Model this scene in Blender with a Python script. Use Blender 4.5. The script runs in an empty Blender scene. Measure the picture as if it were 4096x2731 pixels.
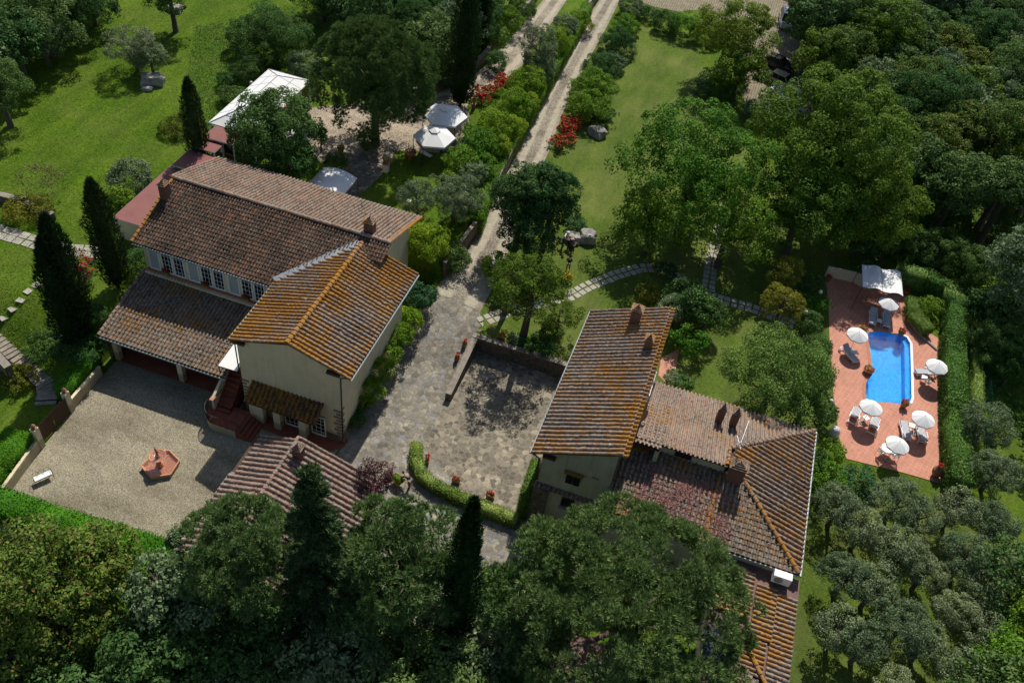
import bpy, bmesh, math, random
import numpy as np
from mathutils import Vector, Matrix
from mathutils.geometry import tessellate_polygon
PI = math.pi; R = math.radians
scene = bpy.context.scene
COL = scene.collection
random.seed(7)

# ------------------------------------------------------------- camera
F_PX, PITCH, ROLL, YAW, CAM_H = 3609.4, 44.95, 8.75, -12.14, 55.0     # focal length in pixels of a 4096 px wide frame
def cam_axes():
    th, ro, ya = R(PITCH), R(ROLL), R(YAW)
    fw = Vector((math.sin(ya)*math.cos(th), math.cos(ya)*math.cos(th), -math.sin(th)))
    r0 = Vector((math.cos(ya), -math.sin(ya), 0)); u0 = r0.cross(fw)
    return math.cos(ro)*r0 + math.sin(ro)*u0, -math.sin(ro)*r0 + math.cos(ro)*u0, fw
CR, CU, CF = cam_axes()
cam_d = bpy.data.cameras.new('camera'); cam = bpy.data.objects.new('camera', cam_d); COL.objects.link(cam)
cam_d.sensor_width = 36; cam_d.lens = F_PX*36/4096; cam_d.clip_end = 3000; cam_d.clip_start = .5
cam.matrix_world = Matrix(((CR.x, CU.x, -CF.x, 0), (CR.y, CU.y, -CF.y, 0), (CR.z, CU.z, -CF.z, CAM_H), (0, 0, 0, 1)))
scene.camera = cam
# ------------------------------------------------------------- light
SUN_EL, SUN_AZ = 49.5, -3.5           # azimuth from +Y, clockwise
w = bpy.data.worlds.new('World'); scene.world = w; w.use_nodes = True
wn = w.node_tree; bg = wn.nodes['Background']
sky = wn.nodes.new('ShaderNodeTexSky'); sky.sky_type = 'NISHITA'; sky.sun_disc = False
sky.sun_elevation = R(SUN_EL); sky.sun_rotation = R(SUN_AZ)
wn.links.new(sky.outputs[0], bg.inputs[0]); bg.inputs[1].default_value = .09
sl = bpy.data.lights.new('sun', 'SUN'); sl.energy = 4.7; sl.angle = R(.55); sl.color = (1, .955, .88)
so = bpy.data.objects.new('sun', sl); COL.objects.link(so)
sd = Vector((math.sin(R(SUN_AZ))*math.cos(R(SUN_EL)), math.cos(R(SUN_AZ))*math.cos(R(SUN_EL)), math.sin(R(SUN_EL))))
so.rotation_euler = sd.to_track_quat('Z', 'Y').to_euler(); so.location = sd*150
scene.view_settings.view_transform = 'Standard'; scene.view_settings.look = 'None'
scene.view_settings.exposure = .12; scene.view_settings.gamma = 1
scene.render.engine = 'CYCLES'
scene.cycles.max_bounces = 6; scene.cycles.diffuse_bounces = 3; scene.cycles.transparent_max_bounces = 6

# ------------------------------------------------------------- placing: a surveyed point of the site from a sight line and a height
def at(px, py, x=None, y=None, z=None):          # px, py in a 2352 px wide frame
    k = 4096/2352
    d = CR*((px*k-2048)/F_PX) - CU*((py*k-1365.5)/F_PX) + CF
    i, v = (0, x) if x is not None else (1, y) if y is not None else (2, z)
    o = Vector((0, 0, CAM_H)); return o + d*((v-o[i])/d[i])
def depth(p): return (Vector(p)-Vector((0, 0, CAM_H))).dot(CF)
def crop(cx, cy, ox, oy, s): return ((ox+cx/s)/4096*2352, (oy+cy/s)/4096*2352)

# ------------------------------------------------------------- terrain heights (lower courts 0, garden 1.5, villa terrace 3)
L1, L2 = 1.5, 3.0
XL = [(0, -19.5), (56.7, -19.3), (64.5, -18.75), (69.5, -19.1), (75, -19.35), (84, -19.95), (95, -20.75), (111, -21.25), (130, -20.9), (2000, -20.9)]
def xleft(y):                                     # left edge of the lower drive
    for (a, b), (c, d) in zip(XL, XL[1:]):
        if y <= c: return b+(d-b)*(y-a)/(c-a)
    return -20.9
def sm(t): t = max(0., min(1., t)); return t*t*(3-2*t)
def hz(x, y):
    if x < -40.6:
        return L2*sm((y-33.5)/7) + max(0, -x-60)*.02
    if x < -20.1 and y < 57.6:
        return 0. if y < 57.2 else L2
    if y >= 57.3 and x < xleft(y)-.32: return L2
    if x < -14.05:
        return L1*sm((y-45.8)/9)
    if x < -5.0 and y < 51.75:
        return 0.
    if y < 51.75 and x < 8:
        return L1*sm((x-2)/5) if y < 43 else (0. if x < 0 else L1)
    return L1
def ground(px, py, add=0.):                      # where a sight line meets the ground (+add)
    z = 1.5
    for _ in range(14):
        p = at(px, py, z=z+add); z2 = hz(p.x, p.y)
        if abs(z2-z) < 1e-3: break
        z = z2
    return Vector((p.x, p.y, hz(p.x, p.y)))

# ------------------------------------------------------------- mesh helpers
class MB:
    def __init__(s): s.v = []; s.f = []; s.m = []
    def add(s, v, f, m=0):
        n = len(s.v); s.v += [tuple(p) for p in v]; s.f += [tuple(i+n for i in q) for q in f]; s.m += [m]*len(f); return s
    def box(s, c, d, rz=0, m=0, M=None):
        hx, hy, hz_ = d[0]/2, d[1]/2, d[2]/2
        v = [Vector((x*hx, y*hy, z*hz_)) for z in (-1, 1) for y in (-1, 1) for x in (-1, 1)]
        if M is None: M = Matrix.Rotation(rz, 3, 'Z')
        return s.add([M @ p + Vector(c) for p in v], [(0, 2, 3, 1), (4, 5, 7, 6), (0, 1, 5, 4), (2, 6, 7, 3), (0, 4, 6, 2), (1, 3, 7, 5)], m)
    def tube(s, pts, rad, n=8, m=0, cap=True):
        pts = [Vector(p) for p in pts]
        if not hasattr(rad, '__len__'): rad = [rad]*len(pts)
        v = []; f = []; up = Vector((.13, .21, 1)).normalized()
        for i, p in enumerate(pts):
            t = (pts[min(i+1, len(pts)-1)]-pts[max(i-1, 0)]).normalized()
            a = t.cross(up)
            if a.length < .05: a = t.cross(Vector((1, 0, 0)))
            a.normalize(); b = t.cross(a)
            for k in range(n):
                q = 2*PI*k/n; v.append(p+(a*math.cos(q)+b*math.sin(q))*rad[i])
        for i in range(len(pts)-1):
            for k in range(n):
                j = (k+1) % n; f.append((i*n+k, i*n+j, (i+1)*n+j, (i+1)*n+k))
        if cap: f.append(tuple(range(n))[::-1]); f.append(tuple(range((len(pts)-1)*n, len(pts)*n)))
        return s.add(v, f, m)
    def lathe(s, prof, n=16, c=(0, 0, 0), m=0, cap=True, rot=0):
        v = []; f = []
        for r, z in prof:
            for k in range(n): q = 2*PI*k/n+rot; v.append((c[0]+r*math.cos(q), c[1]+r*math.sin(q), c[2]+z))
        for i in range(len(prof)-1):
            for k in range(n):
                j = (k+1) % n; f.append((i*n+k, i*n+j, (i+1)*n+j, (i+1)*n+k))
        if cap: f.append(tuple(range(n))[::-1]); f.append(tuple(range((len(prof)-1)*n, len(prof)*n)))
        return s.add(v, f, m)
    def prism(s, poly, lo, hi, axis='z', m=0):
        n = len(poly)
        def P(a, b, c): return {'z': (a, b, c), 'y': (a, c, b), 'x': (c, a, b)}[axis]
        v = [P(a, b, lo) for a, b in poly]+[P(a, b, hi) for a, b in poly]
        f = [tuple(range(n))[::-1], tuple(range(n, 2*n))]+[(i, (i+1) % n, n+(i+1) % n, n+i) for i in range(n)]
        return s.add(v, f, m)
    def build(s, name, mat, parent=None, smooth=False, world=True, recalc=True):
        me = bpy.data.meshes.new(name); me.from_pydata(s.v, [], s.f)
        for q in (mat if isinstance(mat, (list, tuple)) else [mat]): me.materials.append(q)
        if any(s.m): me.polygons.foreach_set('material_index', s.m)
        if recalc:
            b = bmesh.new(); b.from_mesh(me); bmesh.ops.recalc_face_normals(b, faces=b.faces); b.to_mesh(me); b.free()
        if smooth: me.polygons.foreach_set('use_smooth', [True]*len(me.polygons))
        return link(name, me, parent, world)
def root_loc(o):
    v = Vector((0, 0, 0))
    while o: v += o.location; o = o.parent
    return v
def link(name, me, parent=None, world=True):
    o = bpy.data.objects.new(name, me); COL.objects.link(o)
    if parent:
        o.parent = parent
        if world: o.location = -root_loc(parent)
    return o
def tag(o, label=None, cat=None, group=None, kind=None):
    if label: o['label'] = label
    if cat: o['category'] = cat
    if group: o['group'] = group
    if kind: o['kind'] = kind
    return o
def thing(name, label, cat, loc=(0, 0, 0), rz=0, group=None):
    o = bpy.data.objects.new(name, None); COL.objects.link(o); o.location = loc; o.rotation_euler = (0, 0, rz)
    o.empty_display_size = .3
    return tag(o, label, cat, group)
def dup(src, loc, rz=0, label=None, group=None, scale=None):
    def cp(o, par):
        c = o.copy(); COL.objects.link(c)
        if par: c.parent = par
        for ch in CH.get(o.name, [x for x in o.children]): cp(ch, c)
        return c
    c = cp(src, None); c.location = loc; c.rotation_euler = (0, 0, rz)
    if label: c['label'] = label
    if group: c['group'] = group
    if scale: c.scale = (scale,)*3
    return c
CH = {}

# ------------------------------------------------------------- materials
def new_mat(name):
    m = bpy.data.materials.new(name); m.use_nodes = True; nt = m.node_tree
    return m, nt, nt.nodes['Principled BSDF']
def nd(nt, t, **kw):
    n = nt.nodes.new(t)
    for k, v in kw.items(): setattr(n, k, v)
    return n
def noise(nt, scale, detail=4, rough=.6, vec=None):
    n = nd(nt, 'ShaderNodeTexNoise'); n.inputs['Scale'].default_value = scale; n.inputs['Detail'].default_value = detail; n.inputs['Roughness'].default_value = rough
    if vec: nt.links.new(vec, n.inputs['Vector'])
    return n.outputs['Fac']
def ramp(nt, fac, stops, interp='LINEAR'):
    r = nd(nt, 'ShaderNodeValToRGB'); r.color_ramp.interpolation = interp
    e = r.color_ramp.elements
    while len(e) < len(stops): e.new(.5)
    for q, (p, c) in zip(e, stops): q.position = p; q.color = (*c, 1) if len(c) == 3 else c
    nt.links.new(fac, r.inputs[0]); return r.outputs[0]
def mixc(nt, fac, a, b, mode='MIX'):
    m = nd(nt, 'ShaderNodeMix', data_type='RGBA', blend_type=mode)
    for i, v in ((0, fac), (6, a), (7, b)):
        if hasattr(v, 'links') or hasattr(v, 'is_linked'): nt.links.new(v, m.inputs[i])
        elif isinstance(v, tuple): m.inputs[i].default_value = (*v, 1)
        else: m.inputs[i].default_value = v
    return m.outputs[2]
def pos(nt): return nd(nt, 'ShaderNodeNewGeometry').outputs['Position']
def objco(nt): return nd(nt, 'ShaderNodeTexCoord').outputs['Object']
def bump(nt, b, h, strength, dist=.05):
    n = nd(nt, 'ShaderNodeBump'); n.inputs['Strength'].default_value = strength; n.inputs['Distance'].default_value = dist
    nt.links.new(h, n.inputs['Height']); nt.links.new(n.outputs[0], b.inputs['Normal'])
def plain(name, c1, c2=None, scale=3, rough=.8, bmp=0, metal=0, spec=.3, detail=6):
    m, nt, b = new_mat(name); c2 = c2 or tuple(x*.8 for x in c1)
    p = objco(nt); f = noise(nt, scale, detail, .65, p)
    col = ramp(nt, f, [(.3, c2), (.7, c1)]); nt.links.new(col, b.inputs['Base Color'])
    b.inputs['Roughness'].default_value = rough; b.inputs['Metallic'].default_value = metal; b.inputs['Specular IOR Level'].default_value = spec
    if bmp: bump(nt, b, noise(nt, scale*8, 4, .6, p), bmp)
    return m
def plaster(name, c1, c2, wear):
    m, nt, b = new_mat(name); p = pos(nt)
    col = ramp(nt, noise(nt, .7, 8, .7, p), [(.3, c2), (.65, c1)])
    mp = nd(nt, 'ShaderNodeMapping'); mp.inputs[3].default_value = (3.2, 3.2, .22); nt.links.new(p, mp.inputs[0])
    st = ramp(nt, noise(nt, 1., 5, .75, mp.outputs[0]), [(.50, (1, 1, 1)), (.78, (1-.5*wear, 1-.52*wear, 1-.55*wear))])
    col = mixc(nt, 1., col, st, 'MULTIPLY')
    sx = nd(nt, 'ShaderNodeSeparateXYZ'); nt.links.new(p, sx.inputs[0])
    ad = nd(nt, 'ShaderNodeMath', operation='MULTIPLY_ADD'); nt.links.new(noise(nt, 2.2, 5, .7, p), ad.inputs[0]); ad.inputs[1].default_value = -1.6; nt.links.new(sx.outputs[2], ad.inputs[2])
    lo = ramp(nt, ad.outputs[0], [(.0, (1, 1, 1)), (.22, (0, 0, 0))]); col = mixc(nt, lo, col, tuple(x*.62 for x in c2))
    nt.links.new(col, b.inputs['Base Color']); b.inputs['Roughness'].default_value = .93; b.inputs['Specular IOR Level'].default_value = .1
    bump(nt, b, noise(nt, 12, 5, .7, p), .25, .03); return m
def tile_mat(name, cols, orange=.5, grey=.5, moss=0., pink=0., dark=1.0):
    """baked clay tiles: every tile its own tone, blotched with orange, grey and green lichen"""
    m, nt, b = new_mat(name); p = pos(nt)
    isl = nd(nt, 'ShaderNodeNewGeometry').outputs['Random Per Island']
    base = ramp(nt, isl, [(i/(len(cols)-1), tuple(x*dark for x in c)) for i, c in enumerate(cols)])
    fine = ramp(nt, noise(nt, 6, 6, .75, p), [(.3, (.5, .5, .5)), (.7, (1.35, 1.3, 1.25))])
    base = mixc(nt, 1., base, ramp(nt, noise(nt, .55, 5, .6, p), [(.32, (.62, .62, .64)), (.68, (1.22, 1.18, 1.12))]), 'MULTIPLY')
    base = mixc(nt, 1., base, fine, 'MULTIPLY')
    g = ramp(nt, noise(nt, 4.6, 8, .78, p), [(.60-.16*grey, (0, 0, 0)), (.66-.14*grey, (1, 1, 1))])
    base = mixc(nt, g, base, (.27*dark, .25*dark, .21*dark))
    mp = nd(nt, 'ShaderNodeMapping'); nt.links.new(p, mp.inputs[0]); mp.inputs[1].default_value = (31, 17, 5)
    big = noise(nt, .35, 3, .5, mp.outputs[0]); sml = noise(nt, 3.4, 8, .8, mp.outputs[0])
    mx = nd(nt, 'ShaderNodeMath', operation='MULTIPLY_ADD'); nt.links.new(big, mx.inputs[0]); mx.inputs[1].default_value = .35; nt.links.new(sml, mx.inputs[2])
    o = ramp(nt, mx.outputs[0], [(.86-.30*orange, (0, 0, 0)), (.90-.27*orange, (1, 1, 1))])
    oc = ramp(nt, noise(nt, 9, 4, .7, p), [(.3, (.17, .08, .025)), (.65, (.42, .20, .03))])
    base = mixc(nt, o, base, oc)
    if moss:
        mo = ramp(nt, noise(nt, 1.3, 6, .7, mp.outputs[0]), [(.72-.1*moss, (0, 0, 0)), (.74-.1*moss, (1, 1, 1))])
        base = mixc(nt, mo, base, (.10, .12, .015))
    nt.links.new(base, b.inputs['Base Color']); b.inputs['Roughness'].default_value = .92; b.inputs['Specular IOR Level'].default_value = .12
    bump(nt, b, noise(nt, 30, 5, .7, p), .6, .02)
    return m
def leaf_mat(name, c1, c2, c3, trans=.3, rough=.65, tip=None):
    c1, c2, c3 = (tuple(x*k for x, k in zip(c, (1.6, 1.75, 1.35))) for c in (c1, c2, c3))
    m, nt, b = new_mat(name)
    g = nd(nt, 'ShaderNodeNewGeometry'); oi = nd(nt, 'ShaderNodeObjectInfo')
    st = [(0, c1), (.5, c2), (.93, c3)] + ([(.97, tip)] if tip else [])
    col = ramp(nt, g.outputs['Random Per Island'], st)
    cl = noise(nt, .55, 3, .6, pos(nt))
    col = mixc(nt, 1., col, ramp(nt, cl, [(.3, (.72, .76, .7)), (.7, (1.28, 1.2, 1.15))]), 'MULTIPLY')
    hs = nd(nt, 'ShaderNodeHueSaturation'); nt.links.new(col, hs.inputs['Color'])
    a = nd(nt, 'ShaderNodeMapRange'); nt.links.new(oi.outputs['Random'], a.inputs[0]); a.inputs[3].default_value = .475; a.inputs[4].default_value = .52
    nt.links.new(a.outputs[0], hs.inputs['Hue'])
    a = nd(nt, 'ShaderNodeMapRange'); nt.links.new(oi.outputs['Random'], a.inputs[0]); a.inputs[3].default_value = 1.2; a.inputs[4].default_value = .8
    nt.links.new(a.outputs[0], hs.inputs['Value'])
    nt.links.new(hs.outputs[0], b.inputs['Base Color']); b.inputs['Roughness'].default_value = rough; b.inputs['Specular IOR Level'].default_value = .10
    t = nd(nt, 'ShaderNodeBsdfTranslucent'); nt.links.new(hs.outputs[0], t.inputs[0])
    mx = nd(nt, 'ShaderNodeMixShader'); mx.inputs[0].default_value = trans
    nt.links.new(b.outputs[0], mx.inputs[1]); nt.links.new(t.outputs[0], mx.inputs[2])
    nt.links.new(mx.outputs[0], nt.nodes['Material Output'].inputs[0])
    return m
def stone_mat(name, cols, grout, scale, edge=.05, bmp=.5, stretch=(1, 1, 1), dirt=.5, rnd=1.):
    m, nt, b = new_mat(name); p = pos(nt)
    mp = nd(nt, 'ShaderNodeMapping'); mp.inputs[3].default_value = stretch
    wob = noise(nt, 2.5, 3, .5, p); ad = nd(nt, 'ShaderNodeVectorMath', operation='MULTIPLY_ADD')
    nt.links.new(wob, ad.inputs[0]); ad.inputs[1].default_value = (.25, .25, .25); nt.links.new(p, ad.inputs[2])
    nt.links.new(ad.outputs[0], mp.inputs[0])
    v = nd(nt, 'ShaderNodeTexVoronoi'); v.inputs['Scale'].default_value = scale; v.inputs['Randomness'].default_value = rnd; nt.links.new(mp.outputs[0], v.inputs['Vector'])
    e = nd(nt, 'ShaderNodeTexVoronoi', feature='DISTANCE_TO_EDGE'); e.inputs['Scale'].default_value = scale; e.inputs['Randomness'].default_value = rnd; nt.links.new(mp.outputs[0], e.inputs['Vector'])
    sp = nd(nt, 'ShaderNodeSeparateColor'); nt.links.new(v.outputs['Color'], sp.inputs[0])
    col = ramp(nt, sp.outputs[0], [(i/(len(cols)-1), c) for i, c in enumerate(cols)])
    col = mixc(nt, 1., col, ramp(nt, noise(nt, 5, 6, .75, p), [(.3, (.7, .7, .7)), (.7, (1.2, 1.2, 1.18))]), 'MULTIPLY')
    ed = ramp(nt, e.outputs['Distance'], [(edge*.5, (1, 1, 1)), (edge, (0, 0, 0))])
    col = mixc(nt, ed, col, grout)
    if dirt: col = mixc(nt, 1., col, ramp(nt, noise(nt, .45, 5, .7, p), [(.3, (1-dirt*.5,)*3), (.7, (1.15, 1.12, 1.08))]), 'MULTIPLY')
    nt.links.new(col, b.inputs['Base Color']); b.inputs['Roughness'].default_value = .9; b.inputs['Specular IOR Level'].default_value = .15
    bump(nt, b, e.outputs['Distance'], bmp, .04)
    return m
def gravel_mat(name, c1, c2, c3, scale=16, big=.3, lines=None):
    m, nt, b = new_mat(name); p = pos(nt)
    v = nd(nt, 'ShaderNodeTexVoronoi'); v.inputs['Scale'].default_value = scale; nt.links.new(p, v.inputs['Vector'])
    sp = nd(nt, 'ShaderNodeSeparateColor'); nt.links.new(v.outputs['Color'], sp.inputs[0])
    col = ramp(nt, sp.outputs[0], [(0, c1), (.5, c2), (1, c3)])
    gm = nd(nt, 'ShaderNodeMapping'); gm.inputs[3].default_value = (.55, 1.5, 1); gm.inputs[2].default_value = (0, 0, .5); nt.links.new(p, gm.inputs[0])
    col = mixc(nt, 1., col, ramp(nt, noise(nt, big, 8, .62, gm.outputs[0]), [(.34, (.70, .68, .65)), (.5, (1., 1., 1.)), (.66, (1.28, 1.27, 1.24))]), 'MULTIPLY')
    col = mixc(nt, 1., col, ramp(nt, noise(nt, 3.5, 5, .7, p), [(.3, (.85, .85, .85)), (.7, (1.12, 1.12, 1.12))]), 'MULTIPLY')
    if lines:                                    # pale compacted wheel tracks either side of a loose centre strip
        sx = nd(nt, 'ShaderNodeSeparateXYZ'); nt.links.new(objco(nt), sx.inputs[0])
        at_ = nd(nt, 'ShaderNodeAttribute', attribute_name='across')
        wob = nd(nt, 'ShaderNodeMath', operation='MULTIPLY_ADD'); nt.links.new(noise(nt, .6, 4, .6, p), wob.inputs[0]); wob.inputs[1].default_value = .16; nt.links.new(at_.outputs['Fac'], wob.inputs[2])
        k = ramp(nt, wob.outputs[0], [(.12, (0, 0, 0)), (.26, (1, 1, 1)), (.40, (1, 1, 1)), (.47, (0, 0, 0)), (.70, (0, 0, 0)), (.78, (1, 1, 1)), (.92, (1, 1, 1)), (1., (.3, .3, .3))])
        col = mixc(nt, k, col, ramp(nt, noise(nt, 2.2, 6, .7, p), [(.3, lines[0]), (.7, lines[1])]))
    nt.links.new(col, b.inputs['Base Color']); b.inputs['Roughness'].default_value = .95; b.inputs['Specular IOR Level'].default_value = .1
    bump(nt, b, v.outputs['Distance'], .8, .04)
    return m
def grass_mat(name, a, b_, dry, earth=None):
    m, nt, b = new_mat(name); p = pos(nt)
    col = ramp(nt, noise(nt, 4.5, 9, .82, p), [(.36, tuple(x*.7 for x in a)), (.62, tuple(x*1.15 for x in b_))])
    col = mixc(nt, ramp(nt, noise(nt, .23, 6, .65, p), [(.42, (0, 0, 0)), (.66, (.9, .9, .9))]), col, mixc(nt, .5, dry, col))
    mp = nd(nt, 'ShaderNodeMapping'); mp.inputs[3].default_value = (.5, .12, 1); mp.inputs[2].default_value = (0, 0, .25); nt.links.new(p, mp.inputs[0])
    col = mixc(nt, 1., col, ramp(nt, noise(nt, 1., 4, .6, mp.outputs[0]), [(.35, (.75, .8, .75)), (.65, (1.2, 1.15, 1.1))]), 'MULTIPLY')
    if earth: col = mixc(nt, ramp(nt, noise(nt, .4, 6, .75, p), [(.58, (0, 0, 0)), (.72, (1, 1, 1))]), col, earth)
    nt.links.new(col, b.inputs['Base Color']); b.inputs['Roughness'].default_value = .95; b.inputs['Specular IOR Level'].default_value = .09
    bump(nt, b, noise(nt, 14, 6, .75, p), 1., .12)
    return m
def deck_mat(name, c1, c2, joint, size=.3, rot=.35):
    m, nt, b = new_mat(name); p = pos(nt)
    mp = nd(nt, 'ShaderNodeMapping'); mp.inputs[2].default_value = (0, 0, rot); nt.links.new(p, mp.inputs[0])
    br = nd(nt, 'ShaderNodeTexBrick'); nt.links.new(mp.outputs[0], br.inputs[0])
    br.offset = 0; br.inputs['Scale'].default_value = 1; br.inputs['Brick Width'].default_value = size; br.inputs['Row Height'].default_value = size
    br.inputs['Mortar Size'].default_value = .012; br.inputs['Color1'].default_value = (*c1, 1); br.inputs['Color2'].default_value = (*c2, 1); br.inputs['Mortar'].default_value = (*joint, 1)
    col = mixc(nt, 1., br.outputs[0], ramp(nt, noise(nt, 1.1, 6, .7, p), [(.3, (.82, .8, .78)), (.7, (1.12, 1.12, 1.12))]), 'MULTIPLY')
    nt.links.new(col, b.inputs['Base Color']); b.inputs['Roughness'].default_value = .75; b.inputs['Specular IOR Level'].default_value = .25
    return m
def stripe_mat(name, a, b_, freq):
    m, nt, b = new_mat(name); s = nd(nt, 'ShaderNodeSeparateXYZ'); nt.links.new(objco(nt), s.inputs[0])
    q = nd(nt, 'ShaderNodeMath', operation='MULTIPLY'); nt.links.new(s.outputs[0], q.inputs[0]); q.inputs[1].default_value = freq
    r = nd(nt, 'ShaderNodeMath', operation='SINE'); nt.links.new(q.outputs[0], r.inputs[0])
    col = ramp(nt, r.outputs[0], [(.0, a), (.2, b_)]); nt.links.new(col, b.inputs['Base Color']); b.inputs['Roughness'].default_value = .85
    return m

MAT = dict(
 wild=grass_mat('wild_grass', (.038, .090, .006), (.115, .20, .012), (.16, .185, .04)),
 lawn=grass_mat('mown_lawn', (.070, .115, .016), (.115, .175, .026), (.21, .21, .075)),
 court=gravel_mat('court_gravel', (.15, .125, .08), (.28, .245, .17), (.40, .36, .265), 22),
 drive=gravel_mat('drive_gravel', (.12, .10, .075), (.23, .20, .155), (.36, .32, .26), 13, .4, ((.30, .26, .19), (.46, .41, .31))),
 garden_gravel=gravel_mat('garden_gravel', (.18, .14, .10), (.32, .26, .19), (.46, .39, .30), 13),
 flag=stone_mat('flagstones', [(.17, .155, .125), (.29, .265, .21), (.23, .22, .20), (.37, .335, .26), (.195, .18, .15), (.31, .31, .32)], (.155, .14, .105), 2.5, .035, .6, dirt=.8),
 flag2=stone_mat('court_paving', [(.12, .105, .085), (.26, .23, .175), (.16, .14, .11), (.39, .34, .25), (.20, .18, .14), (.14, .115, .09)], (.27, .24, .185), 2.6, .055, .5, dirt=.7),
 pavers=stone_mat('grass_pavers', [(.25, .21, .15), (.33, .28, .20)], (.08, .08, .04), 3.2, .12, .6, rnd=.25),
 wallstone=stone_mat('rubble_wall', [(.13, .10, .075), (.22, .18, .13), (.17, .14, .11), (.28, .23, .17)], (.07, .06, .045), 3.2, .07, .8, (1, 1, 2.2)),
 coping=plain('weathered_coping', (.34, .29, .23), (.17, .15, .12), 2.5, .95, .4),
 rock=plain('garden_rock', (.42, .39, .34), (.16, .15, .13), 1.6, .95, .8),
 deck=deck_mat('terracotta_deck', (.52, .225, .15), (.46, .20, .13), (.58, .34, .25), .36, .35),
 terr=deck_mat('terracotta_paving', (.28, .085, .045), (.23, .07, .04), (.16, .06, .04), .30, 0),
 stepstone=plain('stepping_stone', (.42, .39, .32), (.28, .26, .21), 1.5, .95, .3),
 stucco=plaster('cream_stucco', (.74, .635, .43), (.64, .545, .36), .4),
 stucco2=plaster('aged_stucco', (.54, .50, .37), (.40, .37, .27), .75),
 quoin=plain('stone_quoin', (.30, .24, .19), (.19, .15, .12), 3, .95, .4),
 brick=plain('chimney_brick', (.23, .115, .08), (.12, .06, .045), 9, .95, .5),
 wood=plain('dark_timber', (.10, .06, .035), (.06, .035, .02), 5, .8, .3),
 bark=plain('bark', (.15, .115, .085), (.06, .045, .035), 7, .95, .8),
 pinebark=plain('pine_bark', (.17, .12, .095), (.07, .05, .04), 7, .95, .8),
 white=plain('white_paint', (.80, .80, .79), (.74, .74, .73), 3, .5),
 fabric=plain('white_canvas', (.78, .77, .74), (.70, .69, .66), 1.2, .85, .08),
 glass=plain('window_glass', (.02, .022, .025), (.012, .014, .016), 2, .12, 0, 0, .5),
 curtain=plain('net_curtain', (.45, .46, .46), (.32, .33, .34), 9, .9),
 shutter=plain('dark_shutter', (.018, .022, .028), (.01, .012, .016), 14, .5),
 metal=plain('grey_metal', (.36, .38, .40), (.27, .29, .31), 2, .45, 0, .5),
 gutter=plain('gutter_metal', (.33, .36, .34), (.24, .27, .26), 2, .5, 0, .3),
 iron=plain('wrought_iron', (.035, .032, .03), (.02, .02, .02), 6, .6),
 redroof=plain('red_roof_sheet', (.26, .10, .085), (.20, .08, .07), .7, .8, .1),
 brownroof=plain('brown_roof_sheet', (.20, .11, .09), (.13, .08, .07), 1.5, .85, .2),
 ripple_blue=stone_mat('pool_ripple_blue', [(.0, .36, .84), (.0, .56, .98), (.01, .46, .92)], (.05, .66, 1.0), 5, .05, 0, dirt=0),  # basin blue; cell tones and pale edges paint in the ripple light
 poolwhite=plain('pool_coping', (.72, .74, .74), (.66, .68, .69), 2, .6),
 clayf=plain('fountain_terracotta', (.60, .25, .13), (.48, .19, .10), 4, .6, .1),
 clay=plain('terracotta_clay', (.46, .19, .10), (.33, .13, .07), 4, .7, .15),
 clayold=plain('old_terracotta', (.34, .17, .10), (.20, .10, .065), 5, .85, .2),
 concrete=plain('concrete', (.40, .38, .34), (.28, .27, .24), 4, .9, .2),
 geranium=plain('red_petals', (.60, .012, .012), (.42, .006, .01), 9, .6),
 yellowfl=plain('yellow_petals', (.70, .48, .01), (.55, .35, .01), 9, .6),
 whitefl=plain('white_petals', (.72, .72, .60), (.6, .6, .5), 9, .7),
 pinkfl=plain('sedum_pink', (.50, .24, .21), (.34, .15, .14), 9, .9),
 stripe=stripe_mat('striped_cushion', (.15, .17, .23), (.72, .72, .70), 62),
 lampglass=plain('lamp_globe', (.60, .60, .58), (.52, .52, .5), 2, .3),
 skin=plain('skin', (.42, .25, .17), (.36, .20, .13), 4, .6),
 hair=plain('dark_hair', (.035, .025, .02), (.02, .015, .012), 9, .7),
 shirtwhite=plain('white_cotton', (.62, .64, .70), (.52, .54, .6), 4, .9),
 shirtnavy=plain('navy_cotton', (.045, .045, .085), (.03, .03, .06), 4, .9),
 shirtblack=plain('black_cotton', (.022, .016, .018), (.012, .01, .012), 4, .9),
 shirtgreen=plain('green_cotton', (.008, .06, .055), (.005, .04, .04), 4, .9),
 khaki=plain('khaki_cloth', (.26, .22, .15), (.2, .17, .11), 4, .9),
 denim=plain('denim', (.03, .05, .10), (.02, .035, .07), 6, .9),
 yellowpaint=plain('yellow_paint', (.62, .34, .02), (.5, .27, .02), 4, .5),
 tyre=plain('rubber', (.02, .02, .02), (.014, .014, .014), 4, .8),
 chrome=plain('wheel_rim', (.5, .5, .52), (.4, .4, .42), 4, .3, 0, .8),
 redlamp=plain('tail_light', (.45, .01, .01), (.35, .01, .01), 4, .3),
 blueplastic=plain('blue_hose', (.02, .22, .36), (.02, .17, .3), 4, .5),
 greenplastic=plain('green_hose', (.01, .14, .10), (.01, .1, .08), 4, .5),
)
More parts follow.
